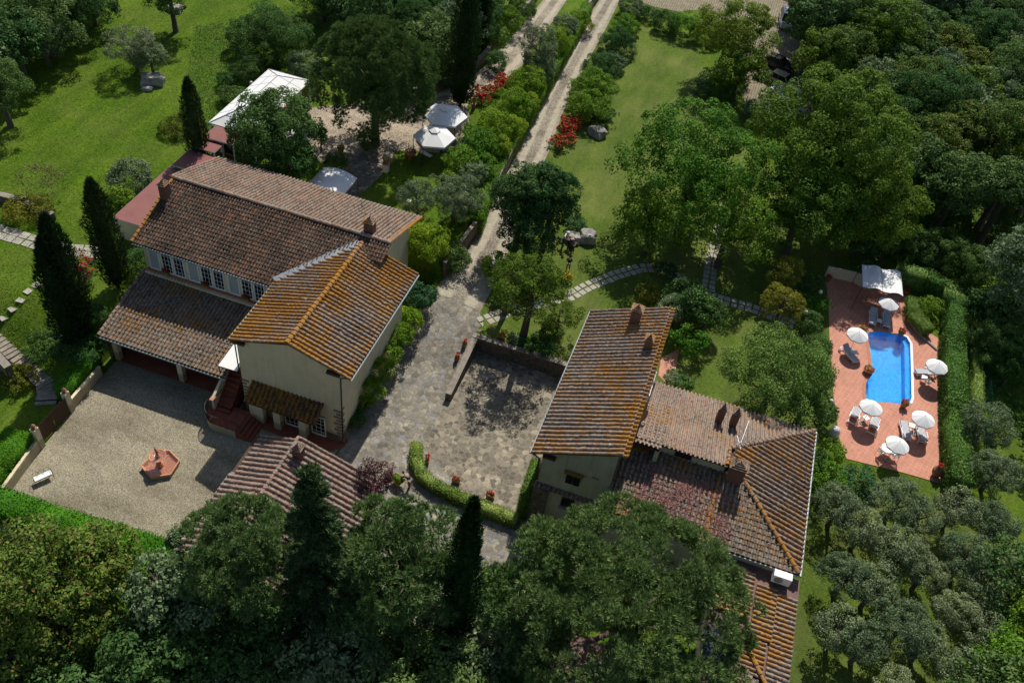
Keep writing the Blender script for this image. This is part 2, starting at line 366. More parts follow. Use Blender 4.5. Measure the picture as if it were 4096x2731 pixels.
def water_mat(name, tint, ripple=9, strength=.35):
    m, nt, b = new_mat(name); out = nt.nodes['Material Output']
    tr = nd(nt, 'ShaderNodeBsdfTransparent'); tr.inputs[0].default_value = (*tint, 1)
    gl = nd(nt, 'ShaderNodeBsdfGlossy'); gl.inputs['Roughness'].default_value = .06
    fr = nd(nt, 'ShaderNodeFresnel'); fr.inputs[0].default_value = 1.33
    mp = nd(nt, 'ShaderNodeBump'); mp.inputs['Strength'].default_value = strength; mp.inputs['Distance'].default_value = .14
    nt.links.new(noise(nt, ripple, 3, .6, pos(nt)), mp.inputs['Height'])
    nt.links.new(mp.outputs[0], gl.inputs['Normal']); nt.links.new(mp.outputs[0], fr.inputs['Normal'])
    mx = nd(nt, 'ShaderNodeMixShader'); nt.links.new(fr.outputs[0], mx.inputs[0]); nt.links.new(tr.outputs[0], mx.inputs[1]); nt.links.new(gl.outputs[0], mx.inputs[2])
    nt.links.new(mx.outputs[0], out.inputs[0]); return m
MAT['water'] = water_mat('pool_water', (.66, .90, .99), 6, .6); MAT['fwater'] = water_mat('fountain_water', (.92, .88, .84), 14, .5)
TC = [(.075, .045, .032), (.15, .085, .06), (.24, .115, .075), (.19, .13, .10), (.11, .075, .06), (.28, .16, .115)]
TILE = dict(
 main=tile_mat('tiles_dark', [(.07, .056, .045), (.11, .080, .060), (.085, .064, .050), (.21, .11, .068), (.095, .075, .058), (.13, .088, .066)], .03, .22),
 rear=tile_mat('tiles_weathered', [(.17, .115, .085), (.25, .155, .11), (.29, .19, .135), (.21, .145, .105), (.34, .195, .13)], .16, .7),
 tower=tile_mat('tiles_ochre', [(.13, .085, .065), (.2, .115, .08), (.24, .13, .09), (.16, .12, .10)], .74, .9, .12),
 block=tile_mat('tiles_ochre_grey', [(.13, .085, .065), (.21, .12, .085), (.26, .14, .10), (.17, .12, .10)], .62, .95),
 portico=tile_mat('tiles_patchy', [(.11, .08, .06), (.20, .13, .09), (.17, .125, .095), (.26, .19, .14), (.14, .10, .075)], .48, .7, .35),
 wing=tile_mat('tiles_pale', [(.21, .135, .10), (.29, .175, .125), (.25, .17, .125), (.37, .2, .135)], .38, .8),
 hip=tile_mat('tiles_brown_ochre', [(.12, .08, .065), (.19, .115, .085), (.16, .11, .09), (.22, .14, .11)], .62, .7),
 lean=tile_mat('tiles_mossy', [(.07, .05, .04), (.11, .065, .05), (.09, .075, .06)], .7, .2, .6),
 small=tile_mat('tiles_red_grey', [(.20, .11, .085), (.29, .15, .115), (.22, .15, .13), (.33, .18, .13), (.17, .12, .10)], .12, .75),
 ridge=tile_mat('ridge_ochre', [(.25, .14, .09), (.3, .17, .1)], .85, .6),
 ridge2=tile_mat('ridge_pale', [(.28, .17, .12), (.33, .22, .16)], .35, .7),
)
LEAF = dict(
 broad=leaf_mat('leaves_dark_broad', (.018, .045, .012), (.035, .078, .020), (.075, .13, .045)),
 linden=leaf_mat('leaves_linden', (.016, .042, .010), (.032, .072, .018), (.075, .12, .05)),
 walnut=leaf_mat('leaves_walnut', (.035, .080, .010), (.065, .125, .014), (.11, .175, .025), .3),
 ash=leaf_mat('leaves_ash', (.030, .065, .010), (.058, .105, .014), (.12, .15, .02), .3),
 forest=leaf_mat('leaves_forest', (.026, .055, .018), (.050, .092, .030), (.095, .140, .056)),
 lime=leaf_mat('leaves_bright', (.045, .095, .006), (.085, .150, .010), (.15, .21, .02), .3),
 laurel=leaf_mat('leaves_laurel', (.035, .085, .008), (.065, .13, .012), (.11, .19, .03), .3),
 grey=leaf_mat('leaves_grey', (.045, .070, .040), (.080, .11, .065), (.14, .17, .11), .2),
 olive=leaf_mat('leaves_olive', (.046, .066, .038), (.082, .106, .064), (.145, .17, .115), .2),
 pine=leaf_mat('needles_pine', (.034, .074, .031), (.066, .120, .048), (.130, .185, .080), .15, .7, (.14, .10, .05)),
 pinedark=leaf_mat('needles_stone_pine', (.044, .076, .026), (.078, .116, .040), (.130, .168, .062), .15, .7),
 cyp=leaf_mat('sprays_cypress', (.008, .018, .007), (.015, .030, .011), (.030, .052, .020), .08, .8),
 cedar=leaf_mat('sprays_cedar', (.018, .034, .016), (.032, .052, .024), (.058, .084, .044), .1, .8),
 juniper=leaf_mat('sprays_juniper', (.015, .045, .022), (.028, .072, .034), (.05, .11, .055), .1, .8),
 oak=leaf_mat('leaves_oak', (.032, .058, .012), (.066, .100, .020), (.120, .155, .040), tip=(.22, .10, .05)),
 plum=leaf_mat('leaves_plum', (.030, .012, .018), (.060, .026, .034), (.10, .05, .06), .2),
 hedge=leaf_mat('leaves_hedge', (.030, .068, .012), (.062, .110, .020), (.15, .20, .07), .2),
 hedgeb=leaf_mat('leaves_hedge_bright', (.035, .095, .006), (.060, .14, .010), (.10, .19, .02), .3),
 dry=leaf_mat('twigs_dry', (.07, .05, .03), (.12, .09, .05), (.16, .13, .07), .1),
 fruit=leaf_mat('leaves_fruit_tree', (.030, .058, .006), (.055, .090, .010), (.090, .125, .018), .3),
 rust=leaf_mat('leaves_yellow_green', (.05, .06, .01), (.09, .10, .012), (.14, .13, .02), .2),
)
# ------------------------------------------------------------- foliage
def unit(a): return a/np.maximum(np.linalg.norm(a, axis=1, keepdims=True), 1e-6)
def poly_mesh(name, V, k, mats, extra=None):
    """V: (n*k,3) vertices, n polygons of k corners; extra: (verts, faces) of a core in slot 1"""
    n = len(V)//k; me = bpy.data.meshes.new(name)
    ev, ef = extra if extra else (np.zeros((0, 3)), [])
    me.vertices.add(n*k+len(ev)); me.vertices.foreach_set('co', np.concatenate([V, np.array(ev).reshape(-1, 3)]).astype(np.float32).ravel())
    idx = list(range(n*k)); el = [i+n*k for f in ef for i in f]; tot = [k]*n+[len(f) for f in ef]
    me.loops.add(len(idx)+len(el)); me.loops.foreach_set('vertex_index', np.array(idx+el, dtype=np.int32))
    me.polygons.add(len(tot)); st = np.concatenate([[0], np.cumsum(tot)[:-1]]).astype(np.int32)
    me.polygons.foreach_set('loop_start', st); me.polygons.foreach_set('loop_total', np.array(tot, dtype=np.int32))
    for m in mats: me.materials.append(m)
    if ef: me.polygons.foreach_set('material_index', np.array([0]*n+[1]*len(ef), dtype=np.int32))
    me.update(calc_edges=True); return me
def leaf_quads(rng, C, N, size, asp=.55):
    n = len(C); N = unit(N); T = unit(np.cross(N, rng.normal(size=(n, 3)))); B = np.cross(N, T)
    s = size*(.65+.7*rng.random((n, 1)))
    V = np.empty((n, 4, 3)); V[:, 0] = C-T*s*.5; V[:, 1] = C+B*s*asp*.5; V[:, 2] = C+T*s*.5+N*s*.12; V[:, 3] = C-B*s*asp*.5
    return V.reshape(-1, 3)
def needle_tris(rng, C, D, length, wid):
    n = len(C); D = unit(D); B = unit(np.cross(D, rng.normal(size=(n, 3)))); L = length*(.7+.6*rng.random((n, 1)))
    V = np.empty((n, 3, 3)); V[:, 0] = C-B*wid*.5; V[:, 1] = C+B*wid*.5; V[:, 2] = C+D*L
    return V.reshape(-1, 3)
def sph(rng, n): return unit(rng.normal(size=(n, 3)))
def clump_centres(rng, Rr, V, rc, dens, lobes=.16, low=-.5, inner=.3):
    n = int(dens*(3.4+1.2*(low < -.6))*Rr*(Rr+V)/2/(rc*rc)*1.0)+8
    d = sph(rng, n*3); d = d[d[:, 2] > low][:n]
    ph = rng.random((5, 3))*6.28; rad = np.ones(len(d))
    for q in range(5): rad += lobes*.6*np.sin(d@(rng.normal(size=3)*2.6)+ph[q, 0])
    rad = np.clip(rad, .62, 1.25)
    c = d*rad[:, None]*np.array([Rr-rc*.6, Rr-rc*.6, V-rc*.5])
    if Rr > 1.9:                                 # a big crown is several boughs, each with its own mass
        nl = 13 if Rr > 4 else 10; L = []
        for q in range(nl):
            zz = 1-(q+.5)/nl*(1-max(low, -.6)); aa = q*2.4+ph[0, 0]; rr_ = math.sqrt(max(0, 1-zz*zz)); rl = Rr*(.36+.16*rng.random()); L.append((np.array([rr_*math.cos(aa)*(Rr-rl*.8), rr_*math.sin(aa)*(Rr-rl*.8), zz*(V-rl*.62*V/Rr)]), rl))
        cs = []; ds = []
        for q, (lc, rl) in enumerate(L):
            m_ = int(n*1.15*(rl/Rr)**2*.82)+4; u = sph(rng, m_); u = u[u[:, 2] > -.55]; pp = lc+u*rl*np.array([1, 1, .85])*(1+.10*rng.normal(size=(len(u), 1)))
            keep = np.ones(len(pp), bool)
            for s, (oc, orl) in enumerate(L):
                if s != q: keep &= np.linalg.norm((pp-oc)/np.array([1, 1, .85]), axis=1) > orl*.86
            cs.append(pp[keep]); ds.append(unit(u[keep]*.8+unit(pp[keep])*.4))
        c = np.concatenate(cs); d = np.concatenate(ds)
    k = int(len(c)*inner); i = rng.integers(0, len(c), k); c2 = c[i]*(.35+.45*rng.random((k, 1)))
    return np.concatenate([c, c2]), np.concatenate([d, d[i]])
def crown_mesh(kind, Rr, V, seed):
    """a crown about its own centre; Rr radius, V half height"""
    rng = np.random.default_rng(seed); mats = [LEAF[KIND[kind][0]]]; style = KIND[kind][1]; ls, dens, open_ = KIND[kind][2:5]
    if style == 'leaf':
        rc = min(max(.17*Rr+.10, .16), .85)*(1 if Rr > 1.6 else 1.1)
        cc, dd = clump_centres(rng, Rr, V, rc, 1.0*open_, .12 if Rr > 1.2 else .08, -.78)
        k = int(dens*8.5*rc*rc/(ls*ls)); n = len(cc)*k
        i = np.repeat(np.arange(len(cc)), k); rr = rc*(.55+.8*rng.random(len(cc)))[i]
        u = unit(sph(rng, n)+dd[i]*.55+np.array([0, 0, .25])); sc = np.array([1, 1, .72])
        P = cc[i]+u*sc*rr[:, None]*(.55+.55*rng.random((n, 1))**.5)
        return poly_mesh(kind+'_crown', leaf_quads(rng, P, u+rng.normal(size=(n, 3))*.55+np.array([0, 0, .35]), ls), 4, mats)
    if style == 'pine':
        rc = min(.05*Rr+.32, .62); cc, dd = clump_centres(rng, Rr, V, rc, 1.1*open_, .11, -.72 if kind == 'stone' else -.38, .15)
        nt_ = max(8, int(dens*11*rc*rc/(ls*ls*.8))); n = len(cc)*nt_; i = np.repeat(np.arange(len(cc)), nt_)
        u = unit(sph(rng, n)+dd[i]*.5+np.array([0, 0, .55])); P = cc[i]+u*np.array([1, 1, .9])*rc*(.35+.6*rng.random((n, 1)))
        k = 13; j = np.repeat(np.arange(n), k); D = unit(u[j]*1.0+sph(rng, n*k)*.75+np.array([0, 0, .35]))
        return poly_mesh(kind+'_crown', needle_tris(rng, P[j], D, ls*.85, .046), 3, mats)
    if style == 'cone':                          # feathery conifer: drooping sprays on tiers of boughs
        tips = []; H2 = 2*V
        for q in range(int(72*H2/6)):
            t = rng.random()**.95*.985; a = rng.random()*6.283; rm = Rr*(.05+.95*(1-t)**.85)*min(1, .55+t*5)*(.66+.45*rng.random()); z = (t*2-1)*V
            for s in np.linspace(.12, 1, max(3, int(rm/.30))): tips.append((math.cos(a+.1*s)*rm*s, math.sin(a+.1*s)*rm*s, z+.10*rm*s-.28*rm*s*s, a, s))
        tips = np.array(tips); k = 130; n = len(tips)*k; i = np.repeat(np.arange(len(tips)), k)
        P = tips[i, :3]+sph(rng, n)*np.array([.30, .30, .16])*(.3+.8*rng.random((n, 1)))
        D = unit(np.stack([np.cos(tips[i, 3]), np.sin(tips[i, 3]), np.full(n, .25)], 1)+rng.normal(size=(n, 3))*.6)
        return poly_mesh(kind+'_crown', needle_tris(rng, P, D, .26, .075), 3, mats)
    if style in ('column', 'cone'):
        if style == 'column': prof = lambda t: np.clip(np.minimum(1, (1-t)*2.6)**.6*np.minimum(1, .55+t*3), .04, 1)
        else: prof = lambda t: np.clip((1-t)**.8*np.minimum(1, .5+t*5), .03, 1)
        n = int(dens*2*PI*Rr*2*V*1.0/(ls*ls*.20)); t = rng.random(n)**(1.0 if style == 'column' else 1.45); a = rng.random(n)*6.283
        rad = prof(t)*Rr*1.12*(1+.15*np.sin(a*3+t*14)+.11*np.sin(a*7-t*31)+.09*np.sin(t*90+a*5)); fr = 1-.38*rng.random(n)**1.6
        if style == 'cone': rad *= 1+.22*np.sin(a*6+np.floor(t*14)*2.1); fr = 1-.75*rng.random(n)**1.3
        P = np.stack([np.cos(a)*rad*fr, np.sin(a)*rad*fr, (t*2-1)*V+ (0 if style == 'column' else -.12*rad*fr)], 1)
        out = np.stack([np.cos(a), np.sin(a), np.full(n, 1.7 if style == 'column' else .15)], 1)
        D = unit(out+rng.normal(size=(n, 3))*.38)
        Vv = needle_tris(rng, P, D, ls*1.5, ls*.42)
        m = 14; tt = np.linspace(0, .97, m); ev = []; ef = []
        for q in range(m):
            for s in range(10):
                aa = 6.283*s/10; r_ = prof(np.array([tt[q]]))[0]*Rr*.66; ev.append((math.cos(aa)*r_, math.sin(aa)*r_, (tt[q]*2-1)*V))
        for q in range(m-1):
            for s in range(10): ef.append((q*10+s, q*10+(s+1) % 10, (q+1)*10+(s+1) % 10, (q+1)*10+s))
        return poly_mesh(kind+'_crown', Vv, 3, mats+[mats[0]], (np.array(ev), ef))
KIND = dict(  # leaf material, style, leaf size, density, openness
 broad=('broad', 'leaf', .20, 1.2, 1.1), linden=('linden', 'leaf', .19, 1.2, 1.2), walnut=('walnut', 'leaf', .22, 1.0, .8), ash=('ash', 'leaf', .22, 1.15, 1.05),
 forest=('forest', 'leaf', .27, 1.1, 1.), lime=('lime', 'leaf', .13, .9, 1.), laurel=('laurel', 'leaf', .17, .9, 1.), grey=('grey', 'leaf', .14, 1.1, 1.0),
 olive=('olive', 'leaf', .115, .95, .95), bush=('hedge', 'leaf', .12, 1., 1.), dark=('broad', 'leaf', .13, .95, 1.), plum=('plum', 'leaf', .14, .9, .9),
 rust=('rust', 'leaf', .12, .8, .9), openlime=('fruit', 'leaf', .15, .8, .75), forestlight=('grey', 'leaf', .26, 1.1, 1.), forestbright=('ash', 'leaf', .26, 1.1, 1.),
 oak=('oak', 'leaf', .24, 1.1, 1.), pine=('pine', 'pine', .32, .8, 1.45), stone=('pinedark', 'pine', .32, .7, 1.3), cypress=('cyp', 'column', .20, .9, 1), cedar=('cedar', 'cone', .30, 2.2, 1),
 juniper=('juniper', 'leaf', .12, .8, 1.), dry=('dry', 'leaf', .10, .25, .6))
_cr = {}
def crown_proto(kind, Rr, asp, var):
    q = round(math.log(Rr)/math.log(1.35)); Rq = 1.35**q; aq = round(asp*5)/5; key = (kind, q, aq, var)
    if key not in _cr: _cr[key] = crown_mesh(kind, Rq, Rq*aq, hash(key[1:]) % 9999+len(kind)*31)
    return _cr[key], Rr/Rq
def limb_mesh(Rr, V, H, rad, seed, nl=6, spread=.7):
    """trunk from z=0 to crown centre H with limbs reaching into the crown"""
    rng = random.Random(seed); m = MB(); lean = (rng.uniform(-.04, .04)*H, rng.uniform(-.04, .04)*H)
    fork = max(.3, H-V*.55)
    pts = [(0, 0, -.2), (0, 0, .05), (lean[0]*.5, lean[1]*.5, fork*.5), (lean[0], lean[1], fork), (lean[0]*1.2, lean[1]*1.2, H+V*.35)]
    m.tube(pts, [rad*1.5, rad*1.15, rad*.9, rad*.75, rad*.2], 9)
    for k in range(nl):
        a = 2*PI*k/nl+rng.uniform(-.4, .4); s = fork+(k % 3)*V*.18; e = Rr*spread*rng.uniform(.75, 1.05); up = V*rng.uniform(.25, .75)
        b = Vector((lean[0], lean[1], s)); c = Vector((math.cos(a)*e, math.sin(a)*e, s+up)); mid = b.lerp(c, .5)+Vector((0, 0, -.06*e))
        m.tube([b, mid, c], [rad*.5, rad*.32, rad*.08], 6)
        for j in (-1, 1):
            a2 = a+j*.5; d = mid+Vector((math.cos(a2)*e*.45, math.sin(a2)*e*.45, up*.5)); m.tube([mid, d], [rad*.25, rad*.06], 5)
    return m
_lm = {}
def plant(kind, px, py, rpx, zc, label, cat='tree', group=None, asp=.85, name=None, trunk=True, base=None, rz=None, barkmat='bark', wpos=None, rad=None):
    """px,py: where the crown's centre shows; zc: its height over the ground; rpx: its radius there"""
    g = Vector((wpos[0], wpos[1], hz(wpos[0], wpos[1]))) if wpos else ground(px, py, zc)
    Rr = rad if rad else rpx*depth((g.x, g.y, g.z+zc))/(F_PX*2352/4096)
    sd = int(abs(g.x*131+g.y*71)) % 997; me, sc = crown_proto(kind, Rr, asp, sd % 2)
    rz = rz if rz is not None else (sd % 63)/10
    nm = name or ('tree' if trunk else 'shrub')
    if not trunk:
        o = bpy.data.objects.new(nm, me); COL.objects.link(o); o.location = (g.x, g.y, g.z+zc); o.rotation_euler = (0, 0, rz); o.scale = (sc,)*3
        return tag(o, label, cat, group)
    t = thing(nm, label, cat, g, 0, group)
    c = bpy.data.objects.new('crown', me); COL.objects.link(c); c.parent = t; c.location = (0, 0, zc); c.rotation_euler = (0, 0, rz); c.scale = (sc,)*3
    hq = round(zc*2)/2; key = (round(Rr), round(asp*Rr), hq, sd % 3, barkmat)
    if key not in _lm:
        tr = limb_mesh(Rr, Rr*asp, zc, .035*zc+.03*Rr+.03, sd, 5 if KIND[kind][1] != 'column' else 0, .72)
        _lm[key] = tr.build('trunk', MAT[barkmat], t, True, False).data
    else:
        link('trunk', _lm[key], t, False)
    return t
def column(px, py, tx, ty, wpx, label, kind='cypress', name='cypress_tree', group=None, zmul=1.):
    """px,py foot; tx,ty the tip"""
    g = ground(px, py); best = None
    for i in range(20, 400):
        z = i*.06; q = project((g.x, g.y, g.z+z)); d = (q[0]-tx)**2+(q[1]-ty)**2
        if best is None or d < best[0]: best = (d, z)
    H = best[1]*zmul; Rr = wpx*.5*depth((g.x, g.y, g.z+H/2))/(F_PX*2352/4096)
    t = thing(name, label, 'tree', g, 0, group); V = (H-.5)/2
    me = crown_mesh(kind, Rr, V, int(px)); c = link('crown', me, t, False); c.location = (0, 0, .5+V)
    m = MB(); m.tube([(0, 0, -.2), (0, 0, H*.7)], [.16, .05], 8); m.build('trunk', MAT['bark'], t, True, False)
    return t
def project(p):
    d = Vector(p)-Vector((0, 0, CAM_H)); k = d.dot(CF); return ((2048+F_PX*d.dot(CR)/k)*2352/4096, (1365.5-F_PX*d.dot(CU)/k)*2352/4096)
def hedge(name, pts, width, z0, z1, label, leaf='hedge', ls=.10, dens=1., cat='hedge', seed=3, closed=False):
    """clipped hedge along pts (world xy); z0/z1 may be functions of position along it"""
    rng = np.random.default_rng(seed); C = []; N = []; m = MB(); pts = [Vector((*p, 0)) for p in pts]; n = len(pts)
    f0 = z0 if callable(z0) else (lambda s: z0); f1 = z1 if callable(z1) else (lambda s: z1)
    L = sum((pts[i+1]-pts[i]).length for i in range(n-1)); s0 = 0
    for i in range(n-1):
        a, b = pts[i], pts[i+1]; d = (b-a); l = d.length; d.normalize(); q = Vector((-d.y, d.x, 0)); h = width/2; zt = f1(s0/L); zb = f0(s0/L); zt2 = f1((s0+l)/L); zb2 = f0((s0+l)/L)
        e = h-.1; vs = [a+q*e+Vector((0, 0, zb)), a-q*e+Vector((0, 0, zb)), b-q*e+Vector((0, 0, zb2)), b+q*e+Vector((0, 0, zb2))]
        vt = [a+q*e+Vector((0, 0, zt-.12)), a-q*e+Vector((0, 0, zt-.12)), b-q*e+Vector((0, 0, zt2-.12)), b+q*e+Vector((0, 0, zt2-.12))]
        m.add(vs+vt, [(0, 1, 2, 3), (4, 7, 6, 5), (0, 4, 5, 1), (1, 5, 6, 2), (2, 6, 7, 3), (3, 7, 4, 0)])
        for face in ('top', 'l', 'r', 'a', 'b'):
            if face == 'a' and i > 0 or face == 'b' and i < n-2: continue
            hh = max(zt, zt2)-min(zb, zb2); ar = l*width if face == 'top' else l*hh if face in 'lr' else width*hh
            k = int(dens*ar*2.6/(ls*ls)); u = rng.random(k)*(l+ (h*.5 if i < n-2 else 0)); v = rng.random(k); bulge = rng.normal(size=k)*.05
            t = u/l; top = zt+(zt2-zt)*t; bot = zb+(zb2-zb)*t
            wv = .05*np.sin(u*2.3+i)+.04*np.sin(u*5.1)
            if face == 'top': off = (v-.5)*width; zz = top+bulge+wv-.08*(np.abs(v-.5)*2)**4; nn = np.tile([0, 0, 1.], (k, 1))
            elif face in 'lr': s = 1 if face == 'l' else -1; off = s*(h+bulge+wv*.6); zz = bot+(top-bot)*v; nn = np.tile([q.x*s, q.y*s, .3], (k, 1))
            else: s = -1 if face == 'a' else 1; off = (v-.5)*width; u = (0 if face == 'a' else l)+bulge; zz = bot+(top-bot)*rng.random(k); nn = np.tile([d.x*s, d.y*s, .3], (k, 1))
            P = np.stack([a.x+d.x*u+q.x*off, a.y+d.y*u+q.y*off, zz], 1); C.append(P); N.append(nn)
        s0 += l
    C = np.concatenate(C); N = np.concatenate(N); V = leaf_quads(rng, C, N+rng.normal(size=N.shape)*.6, ls)
    me = poly_mesh(name, V, 4, [LEAF[leaf], LEAF[leaf]], (np.array(m.v), m.f)); o = link(name, me)
    return tag(o, label, cat)

# ------------------------------------------------------------- ground surfaces
def sheet(name, poly, mat, dz=.012, step=1.0, z=None, holes=None, across=None, kind='structure'):
    """a draped sheet over polygon (world xy)"""
    loops = [[Vector((p[0], p[1], 0)) for p in poly]]+[[Vector((p[0], p[1], 0)) for p in h] for h in (holes or [])]
    tri = tessellate_polygon(loops); vs = [v for l in loops for v in l]
    b = bmesh.new(); bv = [b.verts.new(v) for v in vs]
    for t in tri:
        try: b.faces.new([bv[i] for i in t])
        except ValueError: pass
    if z is None:
        xs = [v.x for v in vs]; ys = [v.y for v in vs]
        for ax, lo, hi in ((0, min(xs), max(xs)), (1, min(ys), max(ys))):
            k = math.floor(lo/step)*step
            while k < hi:
                nrm = (1, 0, 0) if ax == 0 else (0, 1, 0); co = (k, 0, 0) if ax == 0 else (0, k, 0)
                bmesh.ops.bisect_plane(b, geom=b.verts[:]+b.edges[:]+b.faces[:], dist=1e-5, plane_co=co, plane_no=nrm); k += step
    for v in b.verts: v.co.z = (z if z is not None else hz(v.co.x, v.co.y)+dz)
    for f in b.faces:
        if f.normal.z < 0: f.normal_flip()
    bmesh.ops.recalc_face_normals(b, faces=b.faces)
    me = bpy.data.meshes.new(name); b.to_mesh(me); b.free(); me.materials.append(mat)
    if sum(p.normal.z for p in me.polygons) < 0: me.flip_normals()
    if across:
        at_ = me.attributes.new('across', 'FLOAT', 'POINT'); at_.data.foreach_set('value', [across(v.co.x, v.co.y) for v in me.vertices])
    o = link(name, me); o['kind'] = kind; return o
def band(name, left, right, mat, dz=.014, n=60):
    """a road between two edge lines, with the position across it stored on the surface"""
    def rs(l):
        l = [Vector((p[0], p[1], 0)) for p in l]; d = [0]
        for i in range(1, len(l)): d.append(d[-1]+(l[i]-l[i-1]).length)
        out = []
        for k in range(n):
            s = d[-1]*k/(n-1); i = max(j for j in range(len(d)-1) if d[j] <= s+1e-6); out.append(l[i].lerp(l[i+1], (s-d[i])/(d[i+1]-d[i])))
        return out
    A, B = rs(left), rs(right); m = MB(); v = []; ac = []
    for a, b in zip(A, B):
        for j in range(9):
            p = a.lerp(b, j/8); v.append((p.x, p.y, hz(p.x, p.y)+dz)); ac.append(j/8)
    f = [(i*9+j, i*9+j+1, i*9+j+10, i*9+j+9) for i in range(n-1) for j in range(8)]
    m.add(v, f); o = m.build(name, mat, recalc=False); me = o.data
    if sum(p.normal.z for p in me.polygons) < 0: me.flip_normals()
    q = me.attributes.new('across', 'FLOAT', 'POINT'); q.data.foreach_set('value', ac)
    o['kind'] = 'structure'; return o
def W(pts, z): return [tuple(at(x, y, z=z)[:2]) for x, y in pts]

POOL = W([(1994,764), (2010,762), (2066,768), (2082,776), (2090,790), (2092,850), (2093,915), (2090,924), (2080,928), (1993,921), (1988,914), (1987.5,895), (1988.5,880), (1993,873), (2003,860), (2003.4,852), (1997,800), (1991.5,770)], L1)
DECK = W([(1896,634), (1960,648), (2078,668), (2092,690), (2094,732), (2112,752), (2156,778), (2161,950), (2166,1112), (2060,1082), (1944,1054), (1928,1010), (1913,900), (1906,800), (1902,700)], L1)
cxp = sum(p[0] for p in POOL)/len(POOL); cyp_ = sum(p[1] for p in POOL)/len(POOL)
def inflate(poly, d):
    out = []; n = len(poly)
    for i in range(n):
        a, b, c = Vector(poly[i-1]), Vector(poly[i]), Vector(poly[(i+1) % n]); e1 = (b-a).normalized(); e2 = (c-b).normalized()
        nn = (Vector((e1.y, -e1.x))+Vector((e2.y, -e2.x))).normalized(); out.append(b+nn*d)
    ar = sum(poly[i-1][0]*poly[i][1]-poly[i][0]*poly[i-1][1] for i in range(n))
    if ar < 0: out = [2*Vector(p)-q for p, q in zip(poly, out)]
    return [tuple(q) for q in out]
def inside(p, poly):
    r = False; n = len(poly)
    for i in range(n):
        x1, y1 = poly[i-1]; x2, y2 = poly[i]
        if (y1 > p[1]) != (y2 > p[1]) and p[0] < (x2-x1)*(p[1]-y1)/(y2-y1)+x1: r = not r
    return r

# terrain: one sheet out to the horizon
def axis(a, b, f, lo, hi):
    out = []; x = lo
    while x <= hi+1e-6: out.append(round(x, 3)); x += f
    x = lo
    while x > a: x -= min(40, f*(1+.25*(lo-x))); out.insert(0, x)
    x = out[-1]; x0 = x
    while x < b: x += min(40, f*(1+.25*(x-x0))); out.append(x)
    return out
xs = axis(-900, 900, .5, -48, 28); ys = axis(-300, 1400, .5, 30, 76)
vv = []; ff = []; nx = len(xs)
for y in ys:
    for x in xs: vv.append((x, y, hz(x, y)))
poolin = inflate(POOL, .35)
for j in range(len(ys)-1):
    for i in range(nx-1):
        c = ((xs[i]+xs[i+1])/2, (ys[j]+ys[j+1])/2)
        if 13 < c[0] < 26 and 50 < c[1] < 72 and all(inside(q, DECK) for q in ((xs[i], ys[j]), (xs[i+1], ys[j]), (xs[i], ys[j+1]), (xs[i+1], ys[j+1]))): continue
        ff.append((j*nx+i, j*nx+i+1, (j+1)*nx+i+1, (j+1)*nx+i))
tm = MB(); tm.add(vv, ff); terr = tm.build('ground', MAT['wild'], recalc=False); terr['kind'] = 'structure'

lawnpoly = W([(1440, 75), (1478, 60), (1600, 110), (1640, 240), (1800, 420), (1960, 560), (1900, 640), (1930, 1060), (2166, 1112), (2230, 1130), (2400, 1300), (2400, 1600), (1750, 1600)], L1)+[(9, 30), (9, 36), (14, 36), (14, 48.6), (.5, 48.6), (.5, 52), (-13.6, 52.1)]+W([(1110, 730), (1180, 560), (1215, 440), (1262, 350), (1290, 270), (1330, 190), (1375, 100)], L1)
sheet('lawn', lawnpoly, MAT['lawn'], .02, 1., z=L1+.02)
sheet('gravel_court', [(-39.85, 38.9), (-20, 38.9), (-20, 34), (-14.6, 34.5), (-14.6, 24), (-39, 20)], MAT['court'], .012, 50)
band('gravel_drive', [(xleft(y), y) for y in (128, 120, 111, 102, 95, 90, 84, 80, 75, 70, 64.5, 60.8, 57.5)]+[(-19.8, 55)],
     [(-18.6, 128), (-18.37, 121), (-18.04, 111), (-17.95, 102), (-17.7, 95), (-17.4, 89), (-16.6, 81), (-16.3, 74), (-15.4, 65), (-15.0, 59), (-14.9, 54.3)], MAT['drive'], .026)
band('upper_gravel_road', W([(1300, -70), (1248, 0), (1180, 80), (1105, 160), (1030, 205), (960, 215), (760, 245)], L2), W([(1360, -70), (1302, 0), (1252, 75), (1200, 150), (1120, 215), (1010, 262), (840, 300)], L2), gravel_mat('road_gravel', (.17, .14, .10), (.27, .235, .18), (.38, .34, .27), 13, .4, ((.34, .29, .21), (.48, .42, .32))), .014)
sheet('garden_gravel', W([(690, 250), (960, 225), (1075, 240), (1080, 330), (1010, 352), (935, 345), (860, 352), (800, 348), (790, 372), (700, 372), (690, 330)], L2), MAT['garden_gravel'], .02, z=L2+.02)
sheet('garden_flagstones', W([(800, 345), (870, 350), (905, 345), (900, 375), (860, 420), (800, 470), (760, 480), (770, 430)], L2), MAT['flag2'], .03, z=L2+.03)
sheet('flagstone_drive', [(-19.9, 55.4), (-15, 54.8), (-13.95, 52.3), (-14.0, 50), (-14.3, 42), (-14.3, 41), (-10, 38.2), (-5.0, 37.2), (-3.6, 37.0), (-3.0, 26), (-8, 26), (-14.7, 29), (-19.5, 30.5), (-19.9, 38)], MAT['flag'], .032, .5)
sheet('sunken_court', [(-14.0, 51.75), (-5.0, 51.75), (-5.0, 36.5), (-10, 37.5), (-14.3, 40.3), (-14.3, 46)], MAT['flag2'], .04, .5, z=.04)
sheet('car_park', W([(1460, -40), (1470, 5), (1500, 16), (1560, 28), (1625, 22), (1690, 90), (1700, 170), (1712, 245), (1780, 262), (1860, 262), (1900, -40)], L1), MAT['pavers'], z=L1+.03)
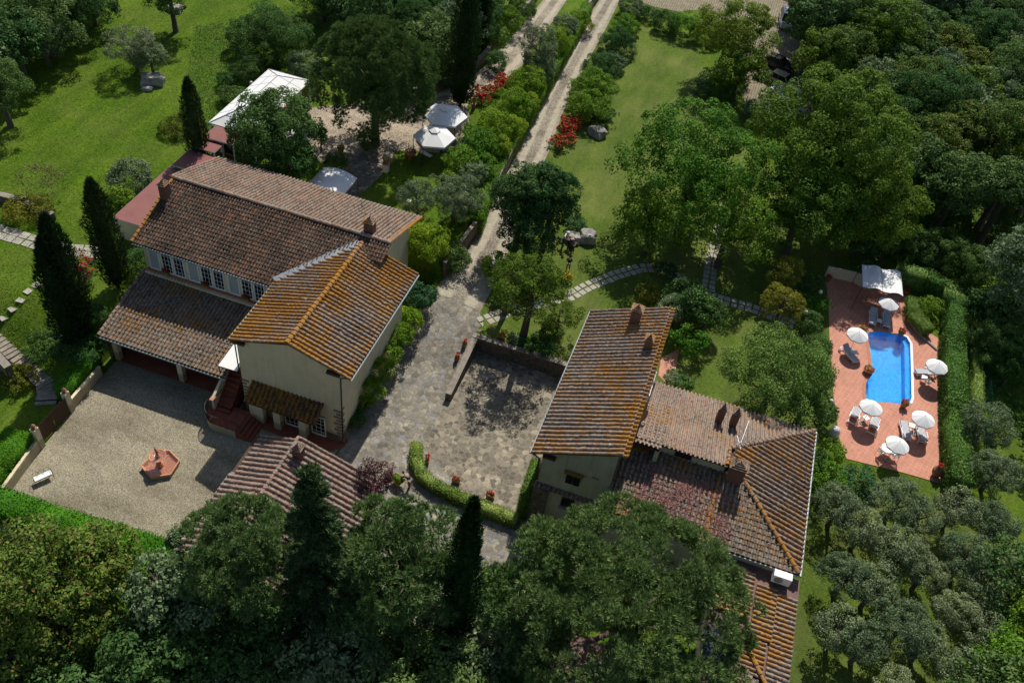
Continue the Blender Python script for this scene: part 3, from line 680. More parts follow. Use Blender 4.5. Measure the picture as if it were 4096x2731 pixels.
sheet('pool_deck', DECK, MAT['deck'], z=L1+.05, holes=[inflate(POOL, .02)])
mm = MB(); dl = [Vector((p[0], p[1], 0)) for p in DECK]
mm.add([(p.x, p.y, L1+.049) for p in dl]+[(p.x, p.y, L1-.6) for p in dl], [(i, (i+1) % len(dl), len(dl)+(i+1) % len(dl), len(dl)+i) for i in range(len(dl))]); mm.build('deck_edge', MAT['concrete'])['kind'] = 'structure'
# terracotta terraces by the villa
sheet('portico_floor', [(-40.1, 38.75), (-30.4, 38.75), (-30.4, 44.8), (-40.1, 44.8)], MAT['terr'], z=.06)
sheet('terrace', W([(548, 940), (600, 985), (700, 1022), (760, 1036), (785, 1030), (800, 1018), (797, 1000)], 0)+[(-20.1, 38.3), (-28, 38.3)], MAT['terr'], z=.08)
# ------------------------------------------------------------- stepping stone paths
def stones(name, line, z, wpx=.42, gap=.16, rows=2):
    pts = [Vector((*p, 0)) for p in W(line, z)]; m = MB(); d = [0]; rg = random.Random(5)
    for i in range(1, len(pts)): d.append(d[-1]+(pts[i]-pts[i-1]).length)
    s = 0
    while s < d[-1]:
        i = max(j for j in range(len(d)-1) if d[j] <= s); t = (s-d[i])/(d[i+1]-d[i]); p = pts[i].lerp(pts[i+1], t); dr = (pts[i+1]-pts[i]).normalized(); q = Vector((-dr.y, dr.x, 0))
        for k in range(rows):
            c = p+q*((k-(rows-1)/2)*(wpx+gap)); w2 = wpx*rg.uniform(.92, 1.05)
            m.box((c.x, c.y, hz(c.x, c.y)+.03), (w2, w2, .05), math.atan2(dr.y, dr.x)+rg.uniform(-.06, .06))
        s += wpx+gap
    o = m.build(name, MAT['stepstone']); o['kind'] = 'structure'
stones('stepping_stone_path', [(1108, 738), (1180, 712), (1245, 695), (1310, 680), (1350, 658), (1410, 634), (1470, 616), (1520, 616), (1560, 640), (1610, 672), (1660, 690), (1720, 706), (1790, 732), (1820, 745)], L1, .55, .12)
stones('stepping_stone_path', [(1668, 465), (1650, 540), (1635, 600), (1625, 670)], L1, .55, .12)
stones('stepping_stone_path', [(-10, 530), (40, 545), (90, 560), (150, 575), (225, 580)], L2, .75, .08)
stones('stepping_stone_path', [(0, 708), (40, 690), (60, 672), (85, 655), (110, 640)], L2, .6, .25, 1)
# ------------------------------------------------------------- tiled roofs
def tiles(P0, U, V, width, length, test=None, pitch=.25, course=.36, r=None, seed=1, sag=.02, under=True):
    """cover tiles over pans; P0 lower corner, U along the eave, V up the slope (unit vectors)"""
    rg = random.Random(seed); m = MB(); U = Vector(U).normalized(); V = Vector(V).normalized(); N = U.cross(V)
    if N.z < 0: N = -N
    P0 = Vector(P0); r = r or pitch*.34; nc = int(round(width/pitch)); nr = int(math.ceil(length/course)); test = test or (lambda p: True)
    for i in range(nc+1):
        u = i*width/nc; jit = rg.uniform(-.012, .012)
        for j in range(nr):
            v0 = j*course; v1 = min(v0+course*1.12, length+.05)
            mid = P0+U*u+V*(v0+v1)/2
            wob = math.sin(u*1.7+seed)*math.sin(v0*1.1)*sag+math.sin(u*.55+seed*2)*math.sin(v0*.6+1)*sag*1.6
            if test(mid):
                v = []; a0 = rg.uniform(-.035, .035) if rg.random() > .03 else rg.uniform(-.12, .12); up_ = rg.uniform(0, .02)
                for k, (vv_, rr, up) in enumerate(((v0, r*1.08, .045), (v1, r*.86, .012))):
                    for q in range(6):
                        t = PI*q/5; v.append(P0+U*(u+jit+math.cos(t)*rr+a0*k)+V*(vv_-.02*a0)+N*(math.sin(t)*rr*1.2+up+up_+wob))
                m.add(v, [(q, q+1, q+7, q+6) for q in range(5)]+[(0, 1, 2, 3, 4, 5)[::-1]])
            mp = mid+U*width/nc*.5
            if i < nc and test(mp):
                h = width/nc*.5; c = P0+U*(u+h); up0, up1 = .03+wob, .0+wob
                m.add([c-U*h*.8+V*v0+N*(up0+.02), c+V*v0+N*up0, c+U*h*.8+V*v0+N*(up0+.02), c-U*h*.8+V*v1+N*(up1+.02), c+V*v1+N*up1, c+U*h*.8+V*v1+N*(up1+.02),
                       c-U*h*.8+V*v0+N*(up0-.02), c+U*h*.8+V*v0+N*(up0-.02)], [(0, 1, 4, 3), (1, 2, 5, 4), (0, 6, 7, 2, 1)])
    return m
def ridge_tiles(a, b, r=.15, course=.42, seed=1):
    rg = random.Random(seed); a, b = Vector(a), Vector(b); d = b-a; L = d.length; d.normalize(); s = d.cross(Vector((0, 0, 1))).normalized(); n = s.cross(d); m = MB(); k = max(1, int(L/course))
    for i in range(k):
        t0 = i*L/k; t1 = t0+L/k*1.1; v = []; j = rg.uniform(-.02, .02)
        for vv_, rr, up in ((t0, r*1.1, .05), (t1, r*.9, .015)):
            for q in range(7): t = PI*q/6; v.append(a+d*vv_+s*(math.cos(t)*rr+j)+n*(math.sin(t)*rr*.9+up-.02))
        m.add(v, [(q, q+1, q+8, q+7) for q in range(6)]+[tuple(range(7))[::-1], tuple(range(7, 14))])
    return m
def slab(m, pts, th=.12):
    """roof deck: polygon pts thickened downwards"""
    pts = [Vector(p) for p in pts]; n = len(pts); lo = [p-Vector((0, 0, th)) for p in pts]
    m.add(pts+lo, [tuple(range(n)), tuple(range(n, 2*n))[::-1]]+[(i, n+i, n+(i+1) % n, (i+1) % n) for i in range(n)]); return m
def add_roof(root, mat, P0, U, V, width, length, name='roof', decks=None, **kw):
    m = tiles(P0, U, V, width, length, **kw); o = m.build(name, mat, root, recalc=False)
    P0 = Vector(P0); U = Vector(U).normalized(); V = Vector(V).normalized()
    d = MB(); dn = Vector((0, 0, -.035))
    slab(d, decks if decks else [P0+dn, P0+U*width+dn, P0+U*width+V*length+dn, P0+V*length+dn]); d.build('roof_deck', MAT['wood'], o)
    return o
def gutter(root, a, b, r=.07):
    m = MB(); m.tube([a, b], r, 8); return m.build('gutter', MAT['gutter'], root)
def chimney(root, x, y, zb, zt, w=.55, d=.75, plate=True):
    m = MB(); m.box((x, y, (zb+zt)/2), (w, d, zt-zb)); o = m.build('chimney', MAT['brick'], root)
    c = MB(); n = 5
    for i in range(4):                                   # slotted brick mouth
        for sx in (-1, 1): c.box((x+sx*(w*.5-.05), y-d*.4+i*d*.27, zt+.09), (.09, .09, .18))
    for i in (-1, 0, 1): c.box((x+i*w*.3, y-d*.46, zt+.09), (.09, .07, .18))
    c.build('chimney_vents', MAT['brick'], o)
    p = MB()
    for i in range(4): s = 1.28-i*.28; p.box((x, y, zt+.21+i*.095), (w*s, d*s, .055)); p.box((x, y, zt+.255+i*.095), (w*s*.72, d*s*.72, .045))
    p.box((x, y, zt+.6), (.1, .1, .12)); p.build('chimney_cap', TILE['hip'] if plate else TILE['small'], o)
    return o
def window(root, x0, x1, y, z0, z1, kind='french', out=-1, name='window'):
    """window on a wall facing -Y"""
    f = MB(); w_ = x1-x0; t = .09
    for a, b, c, d in ((x0, x0+t, z0, z1), (x1-t, x1, z0, z1), (x0+t, x1-t, z1-t, z1), (x0+t, x1-t, z0, z0+t*1.6)): f.box(((a+b)/2, y-.03, (c+d)/2), (b-a, .08, d-c))
    o = f.build(name, MAT['white'] if kind != 'wood' else MAT['wood'], root)
    g = MB(); g.box(((x0+x1)/2, y-.005, (z0+z1)/2), (w_-2*t, .02, z1-z0-2*t)); g.build('pane', MAT['curtain'] if kind == 'curtain' else MAT['glass'], o)
    b = MB(); nx_ = 2; nz = 5 if z1-z0 > 1.5 else 3
    for i in range(1, nx_+1): b.box((x0+w_*i/(nx_+1), y-.028, (z0+z1)/2), (.028, .022, z1-z0-2*t))
    for i in range(1, nz): b.box(((x0+x1)/2, y-.0275, z0+(z1-z0)*i/nz), (w_-2*t, .018, .028))
    if kind != 'curtain': b.build('glazing_bars', MAT['white'] if kind != 'wood' else MAT['wood'], o)
    return o
def shutters(root, x0, x1, y, z0, z1):
    o = None; mid = (x0+x1)/2
    for a, b, sw in ((x0, mid-.02, 1), (mid+.02, x1, -1)):
        m = MB(); m.box(((a+b)/2, y-.06, (z0+z1)/2), (b-a, .05, z1-z0))
        k = 10
        for i in range(k): m.box(((a+b)/2, y-.092, z0+(z1-z0)*(i+.5)/k), (b-a-.08, .018, (z1-z0)/k*.45))
        m.build('shutter', MAT['shutter'], root)
S3 = math.sqrt(1+.334**2)

# ============================================================= the villa with its gabled wing
villa = thing('villa', 'cream villa with long dark tiled roof, orange-lichened gabled wing and portico on the gravel court', 'villa', (-30, 44, 0))
m = MB(); m.prism([(44.8, 0), (56.8, 0), (56.8, 7.28), (50.5, 9.45), (44.8, 7.62)], -40.15, -22.6, 'x'); m.build('main_wall', MAT['stucco'], villa)
m = MB(); m.prism([(-28.1, 0), (-20.1, 0), (-20.1, 7.98), (-23.77, 9.2), (-28.1, 7.86)], 38.33, 49.6, 'y'); tw = m.build('gable_wall', MAT['stucco'], villa)
Fs = 1/math.hypot(1, .331)
def zmain(y): return 7.65+.331*(y-44.3)
def ztl(x): return 7.85+.334*(x+28.47)
def ztr(x): return 9.42-.334*(x+23.77)
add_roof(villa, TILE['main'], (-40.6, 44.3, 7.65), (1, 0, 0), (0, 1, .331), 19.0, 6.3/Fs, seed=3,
         test=lambda p: (p.x < -28.3 or (p.x < -23.77 and zmain(p.y) > ztl(p.x)+.1) or (p.x >= -23.77 and zmain(p.y) > ztr(p.x)+.1 and p.y > 48.9)),
         decks=[(-40.6, 44.3, 7.6), (-28.6, 44.3, 7.6), (-23.8, 49.2, zmain(49.2)-.05), (-21.7, 49.2, zmain(49.2)-.05), (-21.7, 50.6, zmain(50.6)-.05), (-40.6, 50.6, zmain(50.6)-.05)])
Rs = 1/math.hypot(1, .334)
add_roof(villa, TILE['rear'], (-22.0, 57.35, 7.42), (-1, 0, 0), (0, -1, .334), 18.9, 6.8/Rs, pitch=.33, course=.42, seed=4, r=.12)
ridge_tiles((-40.7, 50.55, 9.80), (-21.6, 50.55, 9.80), .17, .5, 2).build('ridge', TILE['ridge2'], villa, recalc=False)
ridge_tiles((-40.6, 44.3, 7.72), (-40.6, 50.4, 9.74), .14, .42, 3).build('verge', TILE['ridge'], villa, recalc=False)
ridge_tiles((-21.75, 57.3, 7.5), (-21.75, 50.7, 9.7), .14, .42, 5).build('verge', TILE['ridge'], villa, recalc=False)
add_roof(villa, TILE['tower'], (-28.47, 37.98, 7.85), (0, 1, 0), (1, 0, .334), 11.9, 4.7/Rs, pitch=.372, course=.36, seed=5, r=.10,
         test=lambda p: p.x > -28.6 and ztl(p.x) > zmain(p.y)-.12 or p.y < 44.4,
         decks=[(-28.47, 37.98, 7.8), (-28.47, 44.6, 7.8), (-23.77, 49.5, 9.37), (-23.77, 37.98, 9.37)])
add_roof(villa, TILE['tower'], (-19.06, 37.98, 7.85), (0, 1, 0), (-1, 0, .334), 12.1, 4.71/Rs, pitch=.372, course=.36, seed=6, r=.10)
ridge_tiles((-23.77, 37.9, 9.5), (-23.72, 50.1, 9.5), .19, .42, 7).build('ridge', TILE['ridge'], villa, recalc=False)
m = MB()
for i in range(12):                                        # stepped lead along the valley
    t0, t1 = i/12, (i+1)/12; a = Vector((-28.55, 44.62, 7.90)).lerp(Vector((-23.9, 49.7, 9.50)), t0); b = Vector((-28.55, 44.62, 7.90)).lerp(Vector((-23.9, 49.7, 9.50)), t1+.02)
    m.add([a+Vector((.26, -.1, .02)), b+Vector((.26, -.1, .02)), b+Vector((-.30, .18, .10)), a+Vector((-.30, .30, .10))], [(0, 1, 2, 3)])
m.build('valley_flashing', MAT['metal'], villa)
m = MB(); m.box((-22.55, 49.6, 9.22), (.5, .5, .03), .4); m.build('valley_flashing', MAT['metal'], villa)
gutter(villa, (-40.6, 44.2, 7.58), (-28.7, 44.2, 7.58)); gutter(villa, (-18.98, 37.9, 7.78), (-18.98, 50.1, 7.78)); gutter(villa, (-28.55, 37.9, 7.78), (-28.55, 44.2, 7.78), .06)
gutter(villa, (-22, 57.45, 7.38), (-40.8, 57.45, 7.38))
m = MB(); m.tube([(-19.0, 38.2, 7.75), (-19.95, 38.25, 7.3), (-19.95, 38.25, .1)], .055, 8); m.build('downpipe', MAT['iron'], villa)
m = MB(); m.tube([(-28.5, 38.1, 7.7), (-28.2, 38.25, 7.2), (-28.2, 38.25, 4.6)], .05, 8); m.build('downpipe', MAT['iron'], villa)
for x, sgn in ((-28.1, 1), (-20.1, -1)):                  # corner stones, lower part of the gable wall
    m = MB()
    for i in range(8):
        l = .55 if i % 2 else .34; m.box((x+sgn*l/2, 38.33-.012, .95+i*.36), (l+.02, .05, .2)); m.box((x-sgn*.012, 38.33+l/2, .95+i*.36), (.05, l, .2))
    m.build('quoins', MAT['quoin'], villa)
m = MB(); m.prism([(-22.3, 0), (-20.0, 0), (-20.0, .62), (-22.3, .62)], 38.18, 38.33, 'y'); m.box((-19.98, 39.5, .3), (.25, 2.6, .6)); m.build('stone_plinth', MAT['wallstone'], villa)
for x0, z0 in ((-28.35, 7.62), (-20.95, 7.65)): m = MB(); m.box((x0+.5, 38.14, z0+.02), (1.0, .26, .22), 0); m.build('corbel', MAT['wood'], villa)
# upstairs french windows and their ledge
for gi, gx in enumerate((-39.75, -36.25, -32.72)):
    for k in range(3):
        x0 = gx+k*1.08+(0 if k == 0 else .06); window(villa, x0, x0+.98, 44.8, 5.0, 7.18, 'curtain' if k == 0 else 'french')
m = MB(); m.box((-34.6, 44.55, 4.78), (10.9, .5, .14)); m.build('window_ledge', MAT['stucco'], villa)
m = MB(); m.box((-34.6, 44.66, 4.92), (10.9, .26, .10)); m.build('window_sill', MAT['clay'], villa)
# portico
add_roof(villa, TILE['portico'], (-40.2, 38.2, 3.1), (1, 0, 0), (0, 1, .25), 10.75, 6.55*math.hypot(1,.25), pitch=.31, course=.38, seed=8, r=.095)
ridge_tiles((-40.3, 38.2, 3.16), (-40.3, 44.6, 4.8), .12, .4, 9).build('verge', TILE['ridge2'], villa, recalc=False)
gutter(villa, (-40.2, 38.08, 3.03), (-29.4, 38.08, 3.03))
for x in (-39.7, -34.0): m = MB(); m.box((x, 39.0, 1.45), (.42, .42, 2.9)); m.build('portico_pillar', MAT['stucco'], villa)
m = MB(); m.box((-34.9, 39.0, 2.98), (10.4, .22, .26)); m.build('portico_beam', MAT['wood'], villa)
m = MB(); m.box((-40.2, 41.8, 1.5), (.3, 6.0, 3.0)); m.build('portico_side_wall', MAT['wallstone'], villa)
# lean-to over the terrace doors
add_roof(villa, TILE['lean'], (-27.15, 36.95, 2.85), (1, 0, 0), (0, 1, .66), 5.65, 1.38/(1/math.hypot(1, .66)), pitch=.36, course=.3, seed=11, r=.1)
for x in (-25.0, -22.9): m = MB(); m.box((x, 37.75, 1.35), (.55, .55, 2.7)); m.build('pier', MAT['stucco'], villa)
m = MB(); m.box((-26.7, 37.75, 1.4), (1.1, .5, 2.6)); m.build('pier', MAT['stucco'], villa)
for x0 in (-24.6, -22.4): window(villa, x0-.1, x0+1.1, 38.2, .15, 2.3, 'french', name='terrace_door')
# outside stair, landing and railing
m = MB()
for i in range(9): m.box((-29.2, 36.95+i*.34, .9+i*.10-.0), (1.15, .34, .14)); m.box((-29.2, 36.95+i*.34, .45+i*.19), (1.15, .34, .9+i*.19*0+.28*i*.6))
st = m.build('stair', MAT['terr'], villa)
m = MB(); m.prism([(36.8, 0), (41.5, 0), (41.5, 3.9), (40.2, 3.9), (36.8, 2.0)], -29.98, -29.78, 'x'); m.build('stair_wall', MAT['stucco'], villa)
m = MB(); m.box((-29.88, 37.3, 2.0), (.34, 1.3, .08)); m.build('stair_coping', MAT['clay'], villa)
arc = [(-30.35+1.15*1-1.15*math.cos(t), 36.9-1.35*math.sin(t)) for t in [i*PI/2/8 for i in range(9)]]
land = arc+[(-27.4, 35.55), (-27.4, 37.6), (-30.35, 37.6)]
m = MB(); m.prism(land, 0, .78); m.build('landing', MAT['stucco'], villa)
m = MB(); m.prism(land, .78, .84); m.build('landing_floor', MAT['terr'], villa)
m = MB()
for i in range(4): m.box((-27.25+i*.3, 36.55, (.72-i*.18)/2), (.3, 1.9, .72-i*.18))
m.build('landing_steps', MAT['terr'], villa)
m = MB(); rl = [(*p, 1.72) for p in arc]+[(-27.4, 35.6, 1.72), (-26.5, 35.6, 1.1)]; m.tube(rl, .022, 6)
for i in range(36):
    t = i/36*(len(rl)-1); k = int(t); a = Vector(rl[k]).lerp(Vector(rl[k+1]), t-k); m.tube([a, (a.x, a.y, a.z-.88)], .012, 5)
m.build('railing', MAT['iron'], villa)
for x, y, zb, zt in ((-40.2, 48.7, 8.6, 10.3), (-23.7, 51.3, 9.3, 10.5)): chimney(villa, x, y, zb, zt, .6 if x < -30 else .75, .7)
aw = thing('awning', 'white fabric awning stretched over the outside stair between portico and gable wall', 'awning', (-29, 41, 4))
m = MB(); slab(m, [(-29.75, 38.0, 4.55), (-28.2, 38.0, 4.62), (-28.2, 45.0, 5.2), (-29.75, 45.0, 5.1)], .03); m.build('canvas', MAT['fabric'], aw)
m = MB(); m.tube([(-29.8, 38.0, 4.5), (-28.2, 38.0, 4.57)], .035, 6); m.tube([(-29.78, 38.0, 4.5), (-29.78, 45, 5.05)], .03, 6); m.tube([(-29.78, 38.1, 4.5), (-29.78, 38.1, 3.6)], .035, 6); m.build('awning_frame', MAT['iron'], aw)

# ============================================================= small outbuilding at the court's lower edge
hut = thing('outbuilding', 'low outbuilding with red-grey tiled gable roof and stepped left eave by the gravel court', 'outbuilding', (-20, 31, 0))
zr = 4.6; xr = -21.3; sl_ = .33
m = MB(); m.prism([(-24.1, 0), (-15.4, 0), (-15.4, 2.4), (xr, zr-.25), (-24.1, 3.4)], 24.5, 33.9, 'y'); m.build('wall', MAT['stucco'], hut)
rs_ = 1/math.hypot(1, sl_)
add_roof(hut, TILE['small'], (-24.45, 24.0, zr-3.15*sl_), (0, 1, 0), (1, 0, sl_), 10.0, 3.15/rs_, pitch=.42, course=.40, seed=13, r=.115, test=lambda p: p.y < 30.6 or p.x > -24.0)
add_roof(hut, TILE['small'], (-15.0, 24.0, zr-6.3*sl_), (0, 1, 0), (-1, 0, sl_), 10.3, 6.3/rs_, pitch=.42, course=.40, seed=14, r=.115)
ridge_tiles((xr, 24, zr+.06), (xr, 34.3, zr+.06), .12, .42, 3).build('ridge', TILE['small'], hut, recalc=False)
gutter(hut, (-24.5, 24, zr-1.1), (-24.5, 30.5, zr-1.1)); chimney(hut, -20.6, 33.0, 4.0, 5.25, .62, .62, False)

# ============================================================= farmhouse on the right: tall block, low wing with hipped roof
farm = thing('farmhouse', 'cream farmhouse with tall orange-lichened monopitch block and lower hipped wing beside the sunken court', 'farmhouse', (3, 43, 0))
m = MB(); m.prism([(-4.75, 0), (.05, 0), (.05, 10.1), (-4.75, 7.85)], 37.35, 51.5, 'y'); m.build('block_wall', MAT['stucco2'], farm)
sb = .463; bs = 1/math.hypot(1, sb)
add_roof(farm, TILE['block'], (-5.5, 37.0, 7.75), (.012, 1, 0), (1, 0, sb), 14.9, 5.75/bs, pitch=.385, course=.37, seed=15, r=.105)
m = tiles((-.15, 37.0, 10.2), (.012, 1, 0), (1, 0, .25), 14.9, .75, pitch=.385, course=.7, r=.13, seed=16); m.build('verge', TILE['ridge'], farm, recalc=False)
gutter(farm, (-5.58, 36.95, 7.7), (-5.40, 51.9, 7.7), .075)
m = MB(); m.tube([(-5.55, 37.1, 7.65), (-4.95, 37.25, 7.1), (-4.95, 37.25, .2)], .055, 8); m.build('downpipe', MAT['wood'], farm)
m = MB(); m.box((-4.3, 37.2, 7.62), (.9, .3, .22)); m.build('corbel', MAT['wood'], farm)
shutters(farm, -2.92, -1.94, 37.35, 5.45, 6.62)
m = MB(); m.box((-2.43, 37.18, 6.74), (1.35, .34, .09)); m.build('window_hood', TILE['ridge'], farm)
window(farm, -2.86, -1.94, 37.35, 2.75, 3.75, 'wood')
m = MB(); m.box((-2.4, 37.2, 2.66), (1.1, .3, .1)); m.build('sill', MAT['concrete'], farm)
tiles((-4.85, 37.05, 4.2), (1, 0, 0), (0, 1, .5), 4.95, .35, pitch=.33, course=.34, seed=19).build('string_course', TILE['ridge2'], farm, recalc=False)
m = MB(); m.prism([(-5.1, 0), (-3.84, 0), (-3.84, 3.98), (-4.9, 4.1)], 37.1, 37.5, 'y'); m.build('buttress', MAT['wallstone'], farm)
m = MB(); m.box((-1.0, 37.33, 6.85), (.5, .012, .22)); m.box((-1.6, 37.33, 6.7), (.16, .012, .1)); m.build('plaster_patch', MAT['quoin'], farm)
chimney(farm, -1.84, 50.4, 9.2, 10.6, .75, .7); chimney(farm, -.35, 47.4, 9.6, 10.9, .55, .6)
m = MB(); m.tube([(-.75, 37.6, 9.9), (-.75, 37.6, 10.25)], .05, 8); m.lathe([(.10, 10.22), (.10, 10.28), (.02, 10.34)], 10, (-.75, 37.6, 0)); m.build('vent_pipe', MAT['metal'], farm)
# wing
m = MB(); m.box((6.6, 42.1, 2.9), (12.5, 12.3, 5.9)); m.build('wing_wall', MAT['stucco2'], farm)
z6 = 6.0; h1 = 1/math.hypot(1, .327)
m = MB(); m.prism([(40.6, 6.8), (48.0, 6.0), (40.6, 8.45)], .15, 6.95, 'x'); m.build('clerestory_wall', MAT['stucco2'], farm)
def r1t(p): return p.x < 7.1 or (p.x-7.0) < (48.42-p.y)*-1+5.9
add_roof(farm, TILE['wing'], (13.0, 48.42, z6), (-1, 0, 0), (0, -1, .327), 12.2, 8.1/h1, pitch=.30, course=.42, seed=21, r=.098,
         test=lambda p: (13.0-p.x) > (48.42-p.y) or p.x < 7.0, decks=[(13, 48.42, 5.95), (7.15, 42.6, 7.85), (6.9, 40.35, 8.6), (.8, 40.35, 8.6), (.8, 48.42, 5.95)])
m = tiles((.35, 39.75, 8.78), (1, 0, 0), (0, 1, -.33), 2.1, 6.2, pitch=.30, course=.42, r=.1, seed=22); m.build('roof', TILE['wing'], farm, recalc=False)
m = MB(); slab(m, [(.3, 39.7, 8.72), (2.45, 39.7, 8.72), (2.45, 45, 7.0), (.3, 45, 7.0)], .1); m.build('roof_deck', MAT['wood'], farm)
add_roof(farm, TILE['hip'], (13.1, 48.5, z6), (0, -1, 0), (-1, 0, .327), 12.7, 6.0/h1, pitch=.40, course=.40, seed=23, r=.115,
         test=lambda p: (13.1-p.x) < (48.5-p.y) and (13.1-p.x) < (p.y-35.8)+.05 and not (p.x < 7.3), decks=[(13.1, 48.5, 5.95), (13.1, 35.8, 5.95), (8.6, 40.3, 7.4), (7.2, 41.5, 7.85), (7.15, 42.6, 7.85)])
add_roof(farm, TILE['portico'], (.1, 35.8, z6), (1, 0, 0), (0, 1, .327), 13.0, 4.9/h1, pitch=.335, course=.36, seed=24, r=.105,
         test=lambda p: (13.1-p.x) > (p.y-35.8)-.05, decks=[(.1, 35.8, 5.95), (13.1, 35.8, 5.95), (8.3, 40.6, 7.5), (.1, 40.6, 7.5)])
ridge_tiles((7.1, 42.6, 7.98), (13.05, 48.5, 6.1), .15, .42, 4).build('hip_ridge', TILE['ridge2'], farm, recalc=False)
ridge_tiles((13.0, 35.85, 6.1), (8.5, 40.4, 7.58), .15, .5, 5).build('hip_ridge', TILE['ridge'], farm, recalc=False)
ridge_tiles((6.75, 36.3, 6.25), (6.8, 40.3, 7.6), .09, .42, 6).build('verge', TILE['ridge'], farm, recalc=False)
ridge_tiles((6.98, 40.4, 8.68), (7.05, 42.6, 8.0), .12, .42, 8).build('verge', TILE['ridge'], farm, recalc=False)
gutter(farm, (13.2, 35.75, 5.93), (13.2, 48.5, 5.93), .08); gutter(farm, (5, 35.7, 5.93), (13.1, 35.7, 5.93), .06)
shutters(farm, .42, 1.8, 40.5, 6.75, 7.45)
m = MB(); m.box((1.1, 40.3, 7.62), (1.6, .35, .09)); m.build('window_hood', TILE['ridge'], farm)
m = MB(); m.box((2.35, 40.2, 7.6), (.3, .8, 2.1)); m.build('pier', MAT['stucco2'], farm)
m = MB(); m.box((4.1, 40.57, 8.0), (1.15, .06, .4)); m.build('air_vent', MAT['shutter'], farm)
chimney(farm, 6.0, 45.6, 6.8, 8.3, .5, .6); chimney(farm, 7.0, 45.6, 6.8, 8.3, .5, .6); chimney(farm, 7.7, 40.4, 7.4, 8.9, 1.0, .8)
for y in (44.0, 45.4):                                     # white air conditioners on the block's upper side wall
    m = MB(); m.box((.6, y, 9.2), (.4, 1.05, .75)); a = m.build('air_conditioner', MAT['white'], farm); m = MB(); m.box((.6, y, 8.8), (.5, .9, .05)); m.build('bracket', MAT['iron'], a)
m = MB(); m.lathe([(.02, 0), (.25, .03), (.42, .10), (.44, .11), (.25, .045), (.02, .015)], 20, (0, 0, 0)); M4 = Matrix.Translation((.75, 42.2, 8.9)) @ Matrix.Rotation(R(78), 4, 'Y') @ Matrix.Rotation(.5, 4, 'X')
m.v = [tuple(M4 @ Vector(p)) for p in m.v]; m.tube([(.75, 42.2, 8.9), (1.5, 42.4, 8.9)], .015, 5); m.tube([(.1, 42.2, 8.7), (.75, 42.2, 8.9)], .03, 6); m.build('satellite_dish', MAT['clayold'], farm)
m = MB(); b0 = Vector((7.3, 41.5, 7.9)); m.tube([b0, b0+Vector((0, 0, 3.0))], .025, 6)
for zz, rz_, L_, n_ in ((3.0, 1.45, 2.2, 9), (2.3, 1.2, 1.2, 7), (1.9, 1.9, 1.2, 7)):
    c_ = b0+Vector((0, 0, zz)); d_ = Vector((math.cos(rz_), math.sin(rz_), 0)); q_ = Vector((-d_.y, d_.x, 0)); m.tube([c_-d_*L_*.4, c_+d_*L_*.6], .016, 5)
    for i in range(n_): e_ = c_+d_*L_*(-.4+i/(n_-1)); m.tube([e_-q_*(.42-.02*i), e_+q_*(.42-.02*i)], .010, 4)
m.build('aerial', MAT['metal'], farm)
# pink sedum growing on the lower roof: tufts
rng = np.random.default_rng(5); n = 9000; k = n; cl = rng.random((120, 2))*[6.5, 3.6]+[2.0, 35.9]; ci = rng.integers(0, 120, n)
xy = cl[ci]+rng.normal(size=(n, 2))*[.22, .2]; ok = (xy[:, 1] < 39.6) & (xy[:, 1] > 35.9) & (xy[:, 0] > .6) & (xy[:, 0] < 8.6); xy = xy[ok]
P = np.stack([xy[:, 0], xy[:, 1], 6.12+.327*(xy[:, 1]-35.8)+rng.random(len(xy))*.07], 1)
link('sedum', poly_mesh('sedum', leaf_quads(rng, P, rng.normal(size=P.shape)+np.array([0, 0, 1]), .09), 4, [MAT['pinkfl']]), farm)
# low annex in front of the wing: flat brown sheeting with patches of tiles
ZA = 5.1
m = MB(); m.box((10.75, 30.4, ZA/2), (4.9, 11.0, ZA)); m.build('annex_wall', MAT['stucco2'], farm)
m = MB(); m.box((10.8, 31.0, ZA+.06), (5.2, 9.9, .12)); m.build('annex_roof', MAT['brownroof'], farm)
for x0, y0, w_, l_, s_ in ((8.35, 32.0, 3.2, 2.2, 31), (10.75, 30.9, 3.6, 1.3, 32), (12.1, 31.0, 3.3, 1.25, 33), (10.0, 28.4, 2.2, 1.8, 34), (12.0, 27.4, 3.3, 1.35, 35)):
    m = tiles((x0+l_, y0+w_, ZA+.18), (0, -1, 0), (-1, 0, .05), w_, l_, pitch=.33, course=.36, r=.1, seed=s_); m.build('roof', TILE['block'], farm, recalc=False)
m = tiles((9.9, 26.4, ZA+.18), (1, 0, 0), (0, 1, .06), 3.3, 2.2, pitch=.28, course=.34, seed=36, test=lambda p: (p.x-9.9)+(p.y-26.4)*1.1 < 3.4); m.build('roof', TILE['portico'], farm, recalc=False)
ridge_tiles((13.0, 26.7, ZA+.3), (10.7, 29.9, ZA+.38), .14, .5, 6).build('hip_ridge', TILE['ridge'], farm, recalc=False)
m = MB(); m.box((12.05, 35.2, 5.95), (1.15, .5, .75)); a = m.build('air_conditioner', MAT['white'], farm); m = MB(); m.lathe([(.27, 0), (.27, .02)], 20, (0, 0, 0)); m.v = [(11.85+p[0], 34.94-p[2], 5.95+p[1]) for p in m.v]; m.build('fan_grille', MAT['metal'], a)
m = MB(); m.box((12.05, 35.3, 5.54), (.9, .6, .05)); m.build('bracket', MAT['iron'], a)
m = MB(); m.box((8.9, 29.2, ZA+.16), (1.5, 2.8, .06)); m.build('solar_panel', plain('blue_panel', (.035, .04, .08), (.025, .03, .06), 2, .75), farm)
m = MB(); c_ = Vector((8.6, 34.6, ZA+.12)); m.tube([c_, c_+Vector((0, 0, 1.1))], .02, 6)
for q in range(5): m.tube([c_+Vector((-.3+q*.15, -.25, 1.1)), c_+Vector((-.3+q*.15, .25, 1.1))], .01, 4)
